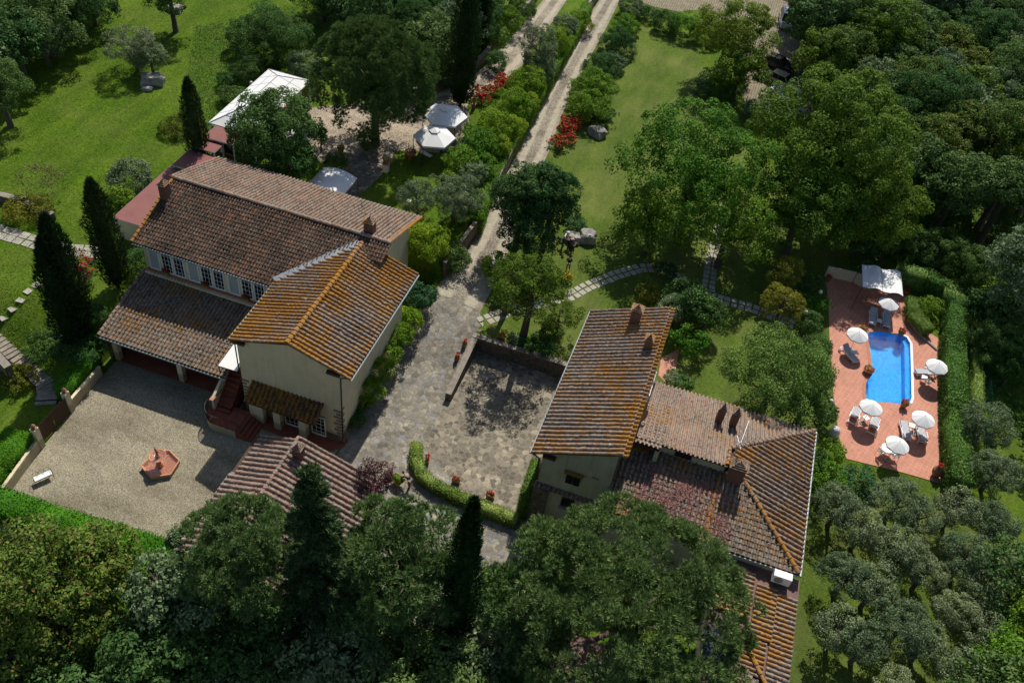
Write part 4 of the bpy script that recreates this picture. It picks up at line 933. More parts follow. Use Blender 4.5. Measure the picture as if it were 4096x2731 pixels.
m.tube([c_+Vector((-.4, 0, 1.1)), c_+Vector((.5, 0, 1.1))], .014, 4); m.build('aerial', MAT['metal'], farm)
# terracotta terrace behind the block
sheet('terracotta_path', W([(1518, 825), (1560, 800), (1552, 850), (1530, 880), (1512, 862)], L1), MAT['deck'], z=L1+.03)

# lower house glimpsed under the big pine
low = thing('cottage', 'red tiled cottage roof half hidden under the big foreground pine', 'cottage', (-.5, 24, 0))
m = MB(); m.box((1.2, 24.2, 1.4), (7.0, 7.0, 2.8)); m.build('wall', MAT['stucco2'], low)
add_roof(low, TILE['small'], (-2.6, 20.4, 3.0), (1, 0, 0), (0, 1, .3), 7.6, 4.0, pitch=.36, course=.4, seed=41)
add_roof(low, TILE['small'], (5.0, 28.2, 3.0), (-1, 0, 0), (0, -1, .3), 7.6, 4.0, pitch=.36, course=.4, seed=42)

# ============================================================= flat red corridor roofs and the glazed pavilion
cor = thing('covered_walkway', 'dark red flat-roofed walkway stepping up along the villa to the white pavilion', 'walkway', (-43, 52, 0))
for x0, x1, y0, y1, z in ((-45.9, -40.75, 48.6, 57.0, 5.2), (-45.5, -42.6, 56.8, 59.5, 5.55), (-45.4, -43.0, 59.7, 61.3, 5.85), (-45.0, -41.9, 61.2, 63.6, 6.1)):
    m = MB(); m.box(((x0+x1)/2, (y0+y1)/2, z), (x1-x0, y1-y0, .1)); rf = m.build('roof', MAT['redroof'], cor)
    m = MB(); m.tube([(x0, y0, z), (x1, y0, z), (x1, y1, z), (x0, y1, z), (x0, y0, z)], .055, 4); m.build('roof_trim', MAT['metal'], rf)
    m = MB()
    for x in (x0+.1, x1-.1):
        for y in (y0+.1, y1-.1): m.box((x, y, z/2), (.1, .1, z-.12))
    m.build('posts', MAT['white'], cor)
m = MB(); m.box((-43.3, 48.8, 2.5), (4.9, .12, 5.1)); m.box((-45.75, 52.8, 2.5), (.12, 8.2, 5.1)); m.build('wall', MAT['stucco'], cor)
pav = thing('pavilion', 'long white hipped glazed pavilion with metal ribs, partly behind the dark tree', 'pavilion', (-43.5, 69, L2))
zE, zT = 6.15, 7.25; X0, X1, Y0, Y1 = -45.8, -41.1, 63.4, 74.8; xm = (X0+X1)/2; ya, yb = Y0+2.3, Y1-2.3
m = MB(); q = [(X0, Y0, zE), (X1, Y0, zE), (X1, Y1, zE), (X0, Y1, zE), (xm, ya, zT), (xm, yb, zT)]
m.add(q, [(0, 1, 4), (1, 2, 5, 4), (2, 3, 5), (3, 0, 4, 5), (0, 3, 2, 1)]); rf = m.build('roof', MAT['fabric'], pav)
m = MB(); up = Vector((0, 0, .03))
for a, b in ((0, 4), (1, 4), (2, 5), (3, 5), (4, 5), (0, 1), (1, 2), (2, 3), (3, 0)): m.tube([Vector(q[a])+up, Vector(q[b])+up], .035, 5)
for i in range(1, 6):
    y = Y0+(Y1-Y0)*i/6; yc = min(max(y, ya), yb); m.tube([(X0, y, zE+.01), (xm, yc, zT+.01)], .018, 4); m.tube([(X1, y, zE+.01), (xm, yc, zT+.01)], .018, 4)
for f_ in (.5,): m.tube([(X0+1.17, Y0+1.15, zE+.58), (X1-1.17, Y0+1.15, zE+.58), (X1-1.17, Y1-1.15, zE+.58), (X0+1.17, Y1-1.15, zE+.58), (X0+1.17, Y0+1.15, zE+.58)], .022, 4)
m.build('roof_ribs', MAT['lampglass'], rf)
m = MB()
for i in range(7):
    for x in (X0+.1, X1-.1): m.box((x, Y0+.1+(Y1-Y0-.2)*i/6, (zE+L2)/2), (.12, .12, zE-L2))
for i in range(1, 4):
    for y in (Y0+.1, Y1-.1): m.box((X0+(X1-X0)*i/4, y, (zE+L2)/2), (.1, .1, zE-L2))
m.build('posts', MAT['white'], pav)
m = MB(); m.box((X1-.12, (Y0+Y1)/2, L2+1.5), (.02, Y1-Y0-.4, 2.6)); m.box((xm, Y0+.12, L2+1.5), (X1-X0-.4, .02, 2.6)); m.build('glazing', MAT['glass'], pav)
m = MB(); m.box((xm, (Y0+Y1)/2, L2+.06), (X1-X0, Y1-Y0, .12)); m.build('floor', MAT['terr'], pav)
p2 = thing('small_pavilion', 'small white hip-roofed pavilion with dark posts between the dark tree and the gravel', 'pavilion', (-37.6, 66, L2))
m = MB(); X0, X1, Y0, Y1, zE = -40.2, -36.6, 64.6, 68.3, 5.6; q = [(X0, Y0, zE), (X1, Y0, zE), (X1, Y1, zE), (X0, Y1, zE), ((X0+X1)/2, (Y0+Y1)/2, zE+.9)]
m.add(q, [(0, 1, 4), (1, 2, 4), (2, 3, 4), (3, 0, 4), (3, 2, 1, 0)]); m.build('roof', MAT['fabric'], p2)
m = MB()
for x in (X0+.1, X1-.1):
    for y in (Y0+.1, Y1-.1): m.box((x, y, (zE+L2)/2), (.12, .12, zE-L2))
m.tube([(X0, Y0, zE), (X1, Y0, zE), (X1, Y1, zE), (X0, Y1, zE), (X0, Y0, zE)], .05, 4); m.build('frame', MAT['iron'], p2)
# arched white canopy behind the villa
ar = thing('arched_canopy', 'white arched canvas canopy over the terrace behind the villa roof', 'canopy', (-32.1, 61, L2))
m = MB(); v = []; n = 12; x0, x1 = -33.9, -30.35
for y in (59.6, 63.1):
    for i in range(n+1): t = i/n; v.append((x0+(x1-x0)*t, y, 4.9+.62*math.sin(PI*(.12+.8*t))))
m.add(v, [(i, i+1, n+2+i, n+1+i) for i in range(n)]); m.build('canvas', MAT['fabric'], ar, smooth=True)
m = MB(); m.tube(v[:n+1], .03, 5); m.tube(v[n+1:], .03, 5)
for p in (v[0], v[n], v[n+1], v[-1]): m.tube([p, (p[0], p[1], L2)], .03, 6)
m.build('frame', MAT['iron'], ar)
# two hexagonal canvas gazebos
def gazebo(cx_, cy_, r_, label, rot=.3):
    t = thing('gazebo', label, 'gazebo', (cx_, cy_, L2), rot, 'white canvas gazebos by the stone pine')
    m = MB(); n = 6; v = [(r_*math.cos(2*PI*k/n), r_*math.sin(2*PI*k/n), 2.3) for k in range(n)]+[(.45*math.cos(2*PI*k/n), .45*math.sin(2*PI*k/n), 2.98) for k in range(n)]
    m.add(v, [(k, (k+1) % n, n+(k+1) % n, n+k) for k in range(n)])
    v2 = [(p[0]*1.0, p[1]*1.0, 2.12) for p in v[:n]]; m.add(v[:n]+v2, [(k, (k+1) % n, n+(k+1) % n, n+k) for k in range(n)]); m.build('canopy', MAT['fabric'], t, world=False)
    m = MB(); m.lathe([(.58, 2.98), (.57, 3.03), (.02, 3.26)], 6, cap=False); m.build('vent_cap', MAT['fabric'], t, world=False)
    m = MB()
    for k in range(n): a = 2*PI*k/n; m.tube([((r_-.05)*math.cos(a), (r_-.05)*math.sin(a), 0), ((r_-.05)*math.cos(a), (r_-.05)*math.sin(a), 2.3)], .035, 6)
    m.build('posts', MAT['iron'], t, world=False)
    m = MB()
    for k in range(3, 6):
        a, b = 2*PI*k/n, 2*PI*(k+1)/n; A = Vector(((r_-.05)*math.cos(a), (r_-.05)*math.sin(a), 0)); B = Vector(((r_-.05)*math.cos(b), (r_-.05)*math.sin(b), 0))
        m.tube([A+Vector((0, 0, .9)), B+Vector((0, 0, .9))], .02, 5)
        for i in range(14): c = A.lerp(B, i/14); m.tube([c, c+Vector((0, 0, .9))], .009, 4)
    m.build('railing', MAT['iron'], t, world=False)
    return t
gazebo(-27.0, 76.7, 2.3, 'farther white hexagonal gazebo beside the tall cypress'); gazebo(-26.5, 72.5, 2.1, 'nearer white hexagonal gazebo overlapped by the stone pine', .35)
# ============================================================= walls, gate
def wall(name, pts, z0, z1, th, label, mat='wallstone', cap='coping', capw=.12, cat='wall', root=None):
    t = root or thing(name, label, cat, (pts[0][0], pts[0][1], z0))
    m = MB(); c = MB()
    for (a, b), (za, zb) in zip(zip(pts, pts[1:]), zip(z1, z1[1:])) if isinstance(z1, list) else zip(zip(pts, pts[1:]), [(z1, z1)]*9):
        A, B = Vector((*a, 0)), Vector((*b, 0)); d = (B-A).normalized(); q = Vector((-d.y, d.x, 0))*th/2; e = d*th*.48; A2, B2 = A-e, B+e
        def ring(w_, lo, ha, hb): k = q*w_; return [A2-k+Vector((0, 0, lo)), B2-k+Vector((0, 0, lo)), B2+k+Vector((0, 0, lo)), A2+k+Vector((0, 0, lo)), A2-k+Vector((0, 0, ha)), B2-k+Vector((0, 0, hb)), B2+k+Vector((0, 0, hb)), A2+k+Vector((0, 0, ha))]
        F = [(0, 3, 2, 1), (4, 5, 6, 7), (0, 1, 5, 4), (1, 2, 6, 5), (2, 3, 7, 6), (3, 0, 4, 7)]
        m.add(ring(1, z0, za, zb), F); r2 = ring(1+capw, z0, za+.07, zb+.07); r2[0].z = r2[3].z = za; r2[1].z = r2[2].z = zb; c.add(r2, F)
    m.build('masonry', MAT[mat], t); c.build('coping', MAT[cap], t); return t
wall('retaining_wall', [(-14.25, 45.6), (-14.25, 51.7), (-4.9, 51.7)], 0, [.75, 1.55, 1.55], .46, 'stone retaining wall with pale coping round the sunken court, one arm sloping down beside the drive')
wall('road_wall', [(xleft(y)-.2, y) for y in (57.7, 64.5, 70, 78, 90, 102, 114, 128)], 1.3, 3.12, .3, 'long rubble stone wall between the lower gravel drive and the bright shrub bank')
wall('terrace_wall', [tuple(at(x, y, z=L2)[:2]) for x, y in ((900, 235), (1000, 212), (1080, 175), (1150, 100), (1225, 10), (1262, -50))], L2-.2, [3.9, 4.0, 4.1, 4.2, 4.3, 4.3], .4, 'rubble stone wall on the far side of the upper gravel road')
wall('stone_wall', [(-49, 35.4), (-45.2, 33.7)], .2, 2.0, .5, 'curved dry stone wall below the garden stair left of the gate')
wall('stone_wall', [tuple(at(x, y, z=L2)[:2]) for x, y in ((-20, 455), (60, 475), (120, 505))], L2-.3, L2+.7, .5, 'low stone wall under the bare shrub at the left edge')
wall('court_wall', [(-39.9, 36.9), (-39.75, 33.2)], 0, .95, .22, 'low cream wall with hedge behind it, upper left side of the gravel court', 'stucco', 'stucco', 0)
wall('court_wall', [(-39.5, 29.4), (-38.6, 23)], 0, .95, .22, 'low cream wall with hedge behind it, left side of the gravel court below the gate', 'stucco', 'stucco', 0)
wall('pool_wall', [tuple(at(x, y, z=L1)[:2]) for x, y in ((1896, 634), (1960, 648), (1985, 662))], L1, 2.6, .2, 'low cream wall at the top of the pool deck beside the canvas pergola', 'stucco', 'stucco', 0)
for x, y, lb in ((-39.72, 33.1, 'cream gate pillar with terracotta finial beside the upper hedge'), (-39.5, 29.5, 'cream gate pillar with terracotta finial beside the lower hedge')):
    t = thing('gate_pillar', lb, 'gate pillar', (x, y, 0), 0, 'gate pillars'); m = MB(); m.box((x, y, 1.05), (.42, .42, 2.1)); m.build('shaft', MAT['stucco'], t)
    m = MB(); m.lathe([(.22, 0), (.2, .06), (.08, .1), (.17, .24), (.12, .36), (.02, .46)], 12, (x, y, 2.1)); m.build('finial', MAT['clayold'], t)
gt = thing('gate', 'dark wooden double gate with spiked rail between the cream pillars', 'gate', (-39.6, 31.3, 0))
for k, (a, b) in enumerate(((29.75, 31.28), (31.32, 32.85))):
    m = MB()
    for i in range(12): y = a+(b-a)*(i+.5)/12; m.box((-39.6, y, .95+.03*(i % 2)), (.035, (b-a)/12*.86, 1.7)); m.tube([(-39.6, y, 1.8), (-39.6, y, 1.96)], [.02, .004], 5)
    for z in (.35, 1.5): m.box((-39.63, (a+b)/2, z), (.03, b-a, .1))
    m.build('gate_leaf', MAT['wood'], gt)
# garden stair of stone slabs
sr = thing('garden_stair', 'curving flight of rough stone steps climbing from the gate to the wild lawn', 'stair', (-44, 35, 0))
pp = [ground(*crop(x, y, 0, 900, 1.7045)) for x, y in ((315, 1215), (330, 1150), (320, 1080), (270, 1030), (200, 950), (110, 880), (40, 810), (-40, 740))]
m = MB(); tot = 22
for i in range(tot):
    t = i/(tot-1)*(len(pp)-1); k = min(int(t), len(pp)-2); c = pp[k].lerp(pp[k+1], t-k); d = pp[k+1]-pp[k]; m.box((c.x, c.y, hz(c.x, c.y)+.06), (.42, 1.5, .2), math.atan2(d.y, d.x))
m.build('steps', MAT['coping'], sr)
# ------------------------------------------------------------- pool
pl = thing('swimming_pool', 'bright blue swimming pool with white coping along its right side', 'swimming pool', (cxp, cyp_, L1))
m = MB(); n = len(POOL); zb = L1-1.0
m.add([(x, y, L1+.045) for x, y in POOL]+[(x, y, zb) for x, y in POOL], [(i, (i+1) % n, n+(i+1) % n, n+i) for i in range(n)]+[tuple(range(n, 2*n))]); m.build('basin', MAT['ripple_blue'], pl, recalc=False)
def strip(idx, w0, w1, z, mat, name):
    a, b = inflate(POOL, w0), inflate(POOL, w1); m = MB(); v = [(*a[i], z) for i in idx]+[(*b[i], z) for i in idx]+[(*b[i], z-.06) for i in idx]; k = len(idx)
    m.add(v, [(i, i+1, k+i+1, k+i) for i in range(k-1)]+[(k+i, k+i+1, 2*k+i+1, 2*k+i) for i in range(k-1)]); m.build(name, mat, pl)
strip([2, 3, 4, 5, 6, 7, 8], -.02, .20, L1+.10, MAT['poolwhite'], 'coping')
strip(list(range(9, len(POOL)))+[0, 1], -.02, .26, L1+.075, MAT['clay'], 'coping')
m = MB(); a, b = inflate(POOL, -.02), inflate(POOL, -.42); ix = [3, 4, 5, 6, 7]; zs = L1-.22; k = len(ix)
m.add([(*a[i], zs) for i in ix]+[(*b[i], zs) for i in ix]+[(*b[i], zb) for i in ix], [(i, i+1, k+i+1, k+i) for i in range(k-1)]+[(k+i, k+i+1, 2*k+i+1, 2*k+i) for i in range(k-1)]); m.build('bench_ledge', MAT['ripple_blue'], pl)
m = MB(); sk = at(*crop(1008, 702, 2900, 900, 1.5677), z=L1); m.box((sk.x, sk.y+.12, L1-.3), (.3, .1, .2)); m.build('skimmer', MAT['concrete'], pl)
sheet('water', inflate(POOL, -.015), MAT['water'], z=L1-.04)

def P1(cx_, cy_, z): return at(*crop(cx_, cy_, 3300, 1100, 3.4836), z=z)
def P2(cx_, cy_, z): return at(*crop(cx_, cy_, 3350, 1580, 3.92), z=z)
# ------------------------------------------------------------- parasols
def make_parasol(loc, label, r_=.93, h=2.3, tilt=.0):
    t = thing('parasol', label, 'parasol', loc, .2, 'white parasols round the pool'); n = 8
    m = MB(); m.tube([(0, 0, 0), (0, 0, h+.02)], .022, 8); m.build('pole', MAT['white'], t, world=False)
    m = MB(); m.lathe([(.27, 0), (.27, .05), (.2, .09), (.05, .1), (.04, .3)], 20); m.build('base', MAT['concrete'], t, world=False)
    m = MB(); v = [(0, 0, h+.0)]; k = 24; rings = 5
    for j in range(1, rings+1):
        for i in range(k):
            a = 2*PI*i/k; fr = j/rings; sc = 1-(.05*fr*(1-abs(math.cos(a*4)))) ; rr = r_*fr*sc; v.append((rr*math.cos(a), rr*math.sin(a), h-.48*fr**1.25-(.0 if abs(math.cos(a*4)) > .9 else -.05*fr)))
    f = [(0, 1+i, 1+(i+1) % k) for i in range(k)]
    for j in range(rings-1):
        for i in range(k): f.append((1+j*k+i, 1+(j+1)*k+i, 1+(j+1)*k+(i+1) % k, 1+j*k+(i+1) % k))
    m.add(v, f); c = m.build('canopy', MAT['fabric'], t, world=False)
    m = MB(); e0 = v[1+(rings-1)*k:]; m.add(e0+[(p[0]*1.0, p[1]*1.0, p[2]-.11-.03*math.sin(i*PI*2/3)) for i, p in enumerate(e0)], [(i, (i+1) % k, k+(i+1) % k, k+i) for i in range(k)]); m.build('valance', MAT['fabric'], c, world=False)
    m = MB(); m.tube([(0, 0, h), (0, 0, h+.07)], [.03, .01], 6); m.build('finial', MAT['concrete'], t, world=False)
    m = MB()
    for i in range(8): a = 2*PI*i/8; m.tube([(0, 0, h-.03), (r_*.97*math.cos(a), r_*.97*math.sin(a), h-.5)], .009, 4)
    m.build('ribs', MAT['white'], t, world=False)
    return t
pz = L1+.05
U = [(P1(775, 600, pz), 'white parasol over the pair of loungers in the canopy shade'), (P1(352, 1035, pz), 'white parasol by the left edge of the pool, dappled by tree shade'),
     (P1(1440, 1480, pz), 'white parasol over the single lounger against the tall hedge'), (P2(393, 437, pz), 'white parasol below the pool at left, over a small table between two loungers'),
     (P2(1197, 605, pz), 'white parasol nearest the right hedge below the pool'), (P2(775, 1012, pz), 'white parasol over the round table by the lawn edge')]
ps = make_parasol(U[0][0], U[0][1])
for i, (p, l) in enumerate(U[1:]): c = dup(ps, p, .2+p.x, l); c.rotation_euler = (.035*math.sin(i*2.1), .05*math.cos(i*1.7), .2+p.x)
# ------------------------------------------------------------- loungers
def make_lounger(loc, rz, label, back):
    t = thing('sun_lounger', label, 'sun lounger', loc, rz, 'white sun loungers with striped cushions')
    m = MB(); w_ = .62; L_ = 1.95
    for s in (-1, 1): m.box((s*w_/2, 0, .30), (.05, L_, .07)); m.box((s*(w_/2+.06), .05+.2, .50), (.07, .62, .035)); m.box((s*(w_/2+.06), .0, .4), (.04, .05, .2))
    m.box((0, -L_/2+.03, .3), (w_, .06, .07)); m.box((0, L_/2-.03, .3), (w_, .06, .07))
    for i in range(8): m.box((0, -L_/2+.12+i*.15, .33), (w_-.06, .09, .02))
    m.build('frame', MAT['white'], t, world=False)
    for s in (-1, 1):
        for y in (-.8, .72): m = MB(); m.tube([(s*.29, y, .3), (s*.31, y+(.08 if y > 0 else -.06), 0)], .028, 6); m.build('leg', MAT['white'], t, world=False)
    for s in (-1, 1): m = MB(); m.tube([(s*.36, .86, .1), (s*.40, .86, .1)], .10, 12); m.build('wheel', MAT['white'], t, world=False)
    m = MB(); m.box((0, -.36, .385), (w_-.05, 1.2, .07)); m.build('seat_cushion', MAT['stripe'], t, world=False)
    m = MB(); Mx = Matrix.Rotation(R(back), 3, 'X'); c = Vector((0, .24, .385)); m.box(c+Mx @ Vector((0, .36, 0)), (w_-.05, .74, .07), M=Mx); b = m.build('back_cushion', MAT['stripe'], t, world=False)
    m = MB(); m.box(c+Mx @ Vector((0, .36, -.05)), (w_, .76, .025), M=Mx); m.build('backrest', MAT['white'], t, world=False)
    return t
LG = [((680, 460), (660, 695), 1, 'striped lounger left of the small table in the canopy shade'), ((865, 510), (862, 712), 1, 'striped lounger right of the small table, below the uppermost parasol'),
      ((265, 990), (430, 1195), 1, 'lone striped lounger left of the pool facing the water'), ((1520, 1330), (1305, 1350), 1, 'lone striped lounger under the parasol at the tall hedge'),
      ((240, 400), (310, 215), 2, 'striped lounger farthest left below the pool, back raised'), ((540, 560), (610, 370), 2, 'striped lounger below the pool between the left parasol and the open paving'),
      ((1100, 640), (1035, 445), 2, 'striped lounger below the pool, left of the pair by the right hedge'), ((1355, 680), (1285, 485), 2, 'striped lounger below the pool, nearest the right hedge')]
for i, (hd, ft, k, lb) in enumerate(LG):
    Pn = P1 if k == 1 else P2; a, b = Pn(*hd, pz+.5), Pn(*ft, pz+.3); c = (a+b)/2; c.z = pz; rz = math.atan2((a-b).y, (a-b).x)-PI/2
    make_lounger(c, rz, lb, 38 if i in (0, 1, 2, 3) else (52 if i in (4, 5) else 12))
# ------------------------------------------------------------- tables, chairs
def side_table(loc, rz, label):
    t = thing('side_table', label, 'side table', loc, rz, 'small white pool tables'); m = MB(); m.box((0, 0, .45), (.48, .48, .035)); m.build('table_top', MAT['white'], t, world=False)
    for sx in (-1, 1):
        for sy in (-1, 1): m = MB(); m.tube([(sx*.2, sy*.2, .43), (sx*.22, sy*.22, 0)], .018, 6); m.build('leg', MAT['white'], t, world=False)
    return t
ST = [(P1(760, 635, pz+.45), 'small white table between the two loungers in the canopy shade'), (P1(425, 1077, pz+.45), 'small white table beside the lounger left of the pool'), (P1(1388, 1425, pz+.45), 'small white table beside the lounger at the tall hedge'),
      (P2(450, 352, pz+.45), 'small white table under the left parasol below the pool'), (P2(1168, 472, pz+.45), 'small white table between the pair of loungers near the right hedge')]
s0 = side_table((ST[0][0].x, ST[0][0].y, pz), 0, ST[0][1])
for p, l in ST[1:]: dup(s0, (p.x, p.y, pz), .1+p.y, l)
p = P2(800, 835, pz+.72); t = thing('round_table', 'round white garden table half under the lowest parasol', 'table', (p.x, p.y, pz)); m = MB(); m.lathe([(.55, .70), (.56, .72), (.55, .735)], 28); m.build('table_top', MAT['white'], t, world=False)
for k in range(4): a = PI/4+k*PI/2; m = MB(); m.tube([(.3*math.cos(a), .3*math.sin(a), .7), (.42*math.cos(a), .42*math.sin(a), 0)], .018, 6); m.build('leg', MAT['white'], t, world=False)
def chair(loc, rz, label):
    t = thing('garden_chair', label, 'chair', loc, rz, 'white chairs at the round pool table'); m = MB(); m.box((0, 0, .44), (.46, .44, .035)); m.build('seat', MAT['white'], t, world=False)
    m = MB()
    for i in range(5): m.box((-.19+i*.095, .25, .68), (.06, .02, .42))
    m.box((0, .255, .9), (.48, .035, .06)); m.build('backrest', MAT['white'], t, world=False)
    for sx in (-1, 1):
        for y in (-.2, .22): m = MB(); m.tube([(sx*.22, y, .64 if y < 0 else .9), (sx*.24, y*1.15, 0)], .016, 6); m.build('leg', MAT['white'], t, world=False)
        m = MB(); m.box((sx*.24, .0, .65), (.05, .46, .025)); m.build('armrest', MAT['white'], t, world=False)
    return t
p = P2(690, 890, pz+.44); ch = chair((p.x, p.y, pz), 2.2, 'white garden chair left of the round table'); p = P2(905, 950, pz+.44); dup(ch, (p.x, p.y, pz), 3.5, 'white garden chair in front of the round table, under the parasol edge')
# ------------------------------------------------------------- pergola canopy at the top of the deck
pg = thing('pergola', 'pergola with two white canvas sheets on iron posts at the top of the deck', 'pergola', (18.1, 71.6, L1))
cc_ = [Vector(p) for p in ((16.12, 73.12, 4.1), (19.77, 73.49, 4.1), (20.01, 70.06, 4.1), (16.34, 69.73, 4.1))]
for k in range(2):
    m = MB(); v = []; nx_, ny_ = 8, 6
    for j in range(ny_+1):
        for i in range(nx_+1):
            s = k*.5+i/nx_*.49+.004; t_ = j/ny_; p = cc_[0].lerp(cc_[1], s).lerp(cc_[3].lerp(cc_[2], s), t_); p.z += .14*math.sin(PI*i/nx_*1.0)-.10*math.sin(2*PI*i/nx_); v.append(p)
    m.add(v, [(j*(nx_+1)+i, j*(nx_+1)+i+1, (j+1)*(nx_+1)+i+1, (j+1)*(nx_+1)+i) for j in range(ny_) for i in range(nx_)]); m.build('canvas', MAT['fabric'], pg, smooth=True)
m = MB()
for s in (0, .5, 1):
    for t_ in (0, 1): p = cc_[0].lerp(cc_[1], s).lerp(cc_[3].lerp(cc_[2], s), t_); m.tube([p, (p.x, p.y, L1)], .025, 6)
for a, b in ((0, 1), (3, 2), (0, 3), (1, 2)): m.tube([cc_[a], cc_[b]], .02, 5)
m.build('frame', MAT['iron'], pg)
# ------------------------------------------------------------- pots with flowers
def flower_pot(loc, label, kind='box', rz=0, col='geranium', s=1., group=None):
    t = thing('flower_pot', label, 'flower pot', loc, rz, group); rg = np.random.default_rng(int(abs(loc[0]*97+loc[1]*13)) % 999)
    m = MB()
    if kind == 'box':
        m.add([(-.26, -.12, 0), (.26, -.12, 0), (.26, .12, 0), (-.26, .12, 0), (-.3, -.15, .26), (.3, -.15, .26), (.3, .15, .26), (-.3, .15, .26), (-.27, -.12, .26), (.27, -.12, .26), (.27, .12, .26), (-.27, .12, .26)],
              [(0, 3, 2, 1), (0, 1, 5, 4), (1, 2, 6, 5), (2, 3, 7, 6), (3, 0, 4, 7), (4, 5, 9, 8), (5, 6, 10, 9), (6, 7, 11, 10), (7, 4, 8, 11), (8, 9, 10, 11)]); ex, ey, h = .30, .15, .30
    elif kind == 'bowl': m.lathe([(.18, 0), (.42, .2), (.48, .36), (.5, .4), (.44, .4)], 20); ex = ey = .42; h = .42
    elif kind == 'urn': m.lathe([(.2, 0), (.4, .35), (.46, .65), (.38, .92), (.26, 1.02), (.30, 1.10), (.22, 1.1)], 20); ex = ey = .26; h = 1.12
    else: m.lathe([(.18, 0), (.26, .36), (.30, .38), (.30, .46), (.25, .46)], 18); ex = ey = .28; h = .46
    m.v = [(a*s, b*s, c*s) for a, b, c in m.v]; m.build('pot', MAT['clay'] if kind != 'urn' else MAT['clayold'], t, world=False, smooth=kind != 'box')
    n = 260; u = sph(rg, n); P = np.stack([u[:, 0]*ex, u[:, 1]*ey, h+np.abs(u[:, 2])*.2], 1)*s
    link('foliage', poly_mesh('foliage', leaf_quads(rg, P, u+np.array([0, 0, .5]), .09), 4, [LEAF['hedge']]), t, False)
    k = 9 if kind == 'box' else 14; cs = sph(rg, k); cs = np.stack([cs[:, 0]*ex*.95, cs[:, 1]*ey*.95, h+.16+np.abs(cs[:, 2])*.14], 1)*s; n = k*34; i = rg.integers(0, k, n); u = sph(rg, n)
    link('flowers', poly_mesh('flowers', leaf_quads(rg, cs[i]+u*.065, u, .05, .9), 4, [MAT[col]]), t, False)
    return t
gp = 'terracotta boxes of red geraniums'
for x, y, zz, rz, l in ((1077, 797, 'g', 1.55, 'terracotta box of red geraniums beside the sloping wall, upper of the two on the drive'), (1060, 828, 'g', 1.55, 'terracotta box of red geraniums beside the sloping wall, lower of the two on the drive'),
                        (1152, 776, 1.62, 0, 'terracotta box of red geraniums standing on the retaining wall coping'), (982, 1052, 'h', 1.9, 'terracotta box of red geraniums inside the curved hedge, nearest its upper end'),
                        (1048, 1100, 'h', .1, 'terracotta box of red geraniums at the middle of the curved hedge'), (1127, 1134, 'h', -.1, 'terracotta box of red geraniums at the lower right of the curved hedge')):
    p = ground(x, y) if zz == 'g' else at(x, y, z=zz if zz != 'h' else .7)
    if zz == 'g': p.x -= .4; p.z = hz(p.x, p.y)+.03
    if zz == 'h': p.z = .0; q = at(x, y, z=.45); p = Vector((q.x, q.y, .1))
    flower_pot(p, l, 'box', rz, s=1.05, group=gp)
for (cx_, cy_, kd, l, s_, col) in ((530, 760, 'bowl', 'terracotta bowl of red flowers at the upper left corner of the pool', .95, 'geranium'), (1058, 820, 'pot', 'terracotta pot of red flowers at the upper right corner of the pool', 1.1, 'geranium'),
                             (603, 1330, 'bowl', 'wide terracotta bowl of red flowers at the notch in the pool\'s left side', .95, 'geranium'), (45, 60, 'pot', 'pot of red flowers at the far top left corner of the deck', .9, 'geranium'), (1130, 245, 'pot', 'pot of red flowers to the right of the pergola', 1., 'geranium')):
    q = P1(cx_, cy_, pz+.2); flower_pot((q.x, q.y, pz), l, kd, 0, col, s_)
q = P2(1040, 160, pz+.2); flower_pot((q.x, q.y, pz), 'terracotta pot of magenta flowers at the lower right corner of the pool', 'pot', 0, 'geranium', 1.15)
q = P2(1560, 1215, pz+.4); flower_pot((q.x, q.y, pz), 'big old terracotta jar with a red flower at the lower right corner of the deck', 'urn', 0, 'geranium', .95)
for cx_, cy_, l in ((1145, 315, 'red geraniums on the ledge below the first group of villa windows'), (1410, 405, 'red geraniums on the ledge below the middle group of villa windows'), (1688, 490, 'red geraniums on the ledge below the last group of villa windows')):
    q = at(*crop(cx_, cy_, 0, 900, 1.7045), z=5.1); flower_pot((q.x, 44.55, 4.98), l, 'box', 0, s=1.0, group='window ledge geraniums')
for cx_, cy_, zz, kd, l, s_, col in ((690, 660, L2, 'pot', 'potted plant at the edge of the shaded flagstones left of the pine trunk', 1.3, 'whitefl'), (955, 625, L2, 'pot', 'large potted shrub against the stone pine trunk', 1.5, 'whitefl'), (1415, 730, L2, 'pot', 'large terracotta pot with tall leafy plant left of the nearer gazebo', 1.9, 'whitefl'), (1162, 770, L2+1.0, 'pot', 'pot of white flowers on the cream pedestal', 1.3, 'whitefl')):
    q = at(*crop(cx_, cy_, 1100, 350, 2.614), z=zz+.2); flower_pot((q.x, q.y, zz), l, kd, 0, col, s_)
    if zz > L2: t = thing('pedestal', 'cream masonry pedestal carrying a pot of white flowers by the garden flagstones', 'pedestal', (q.x, q.y, L2)); m = MB(); m.box((0, 0, .45), (.5, .5, .9)); m.build('shaft', MAT['stucco'], t, world=False); m = MB(); m.box((0, 0, .95), (.62, .62, .1)); m.build('cap', MAT['coping'], t, world=False)
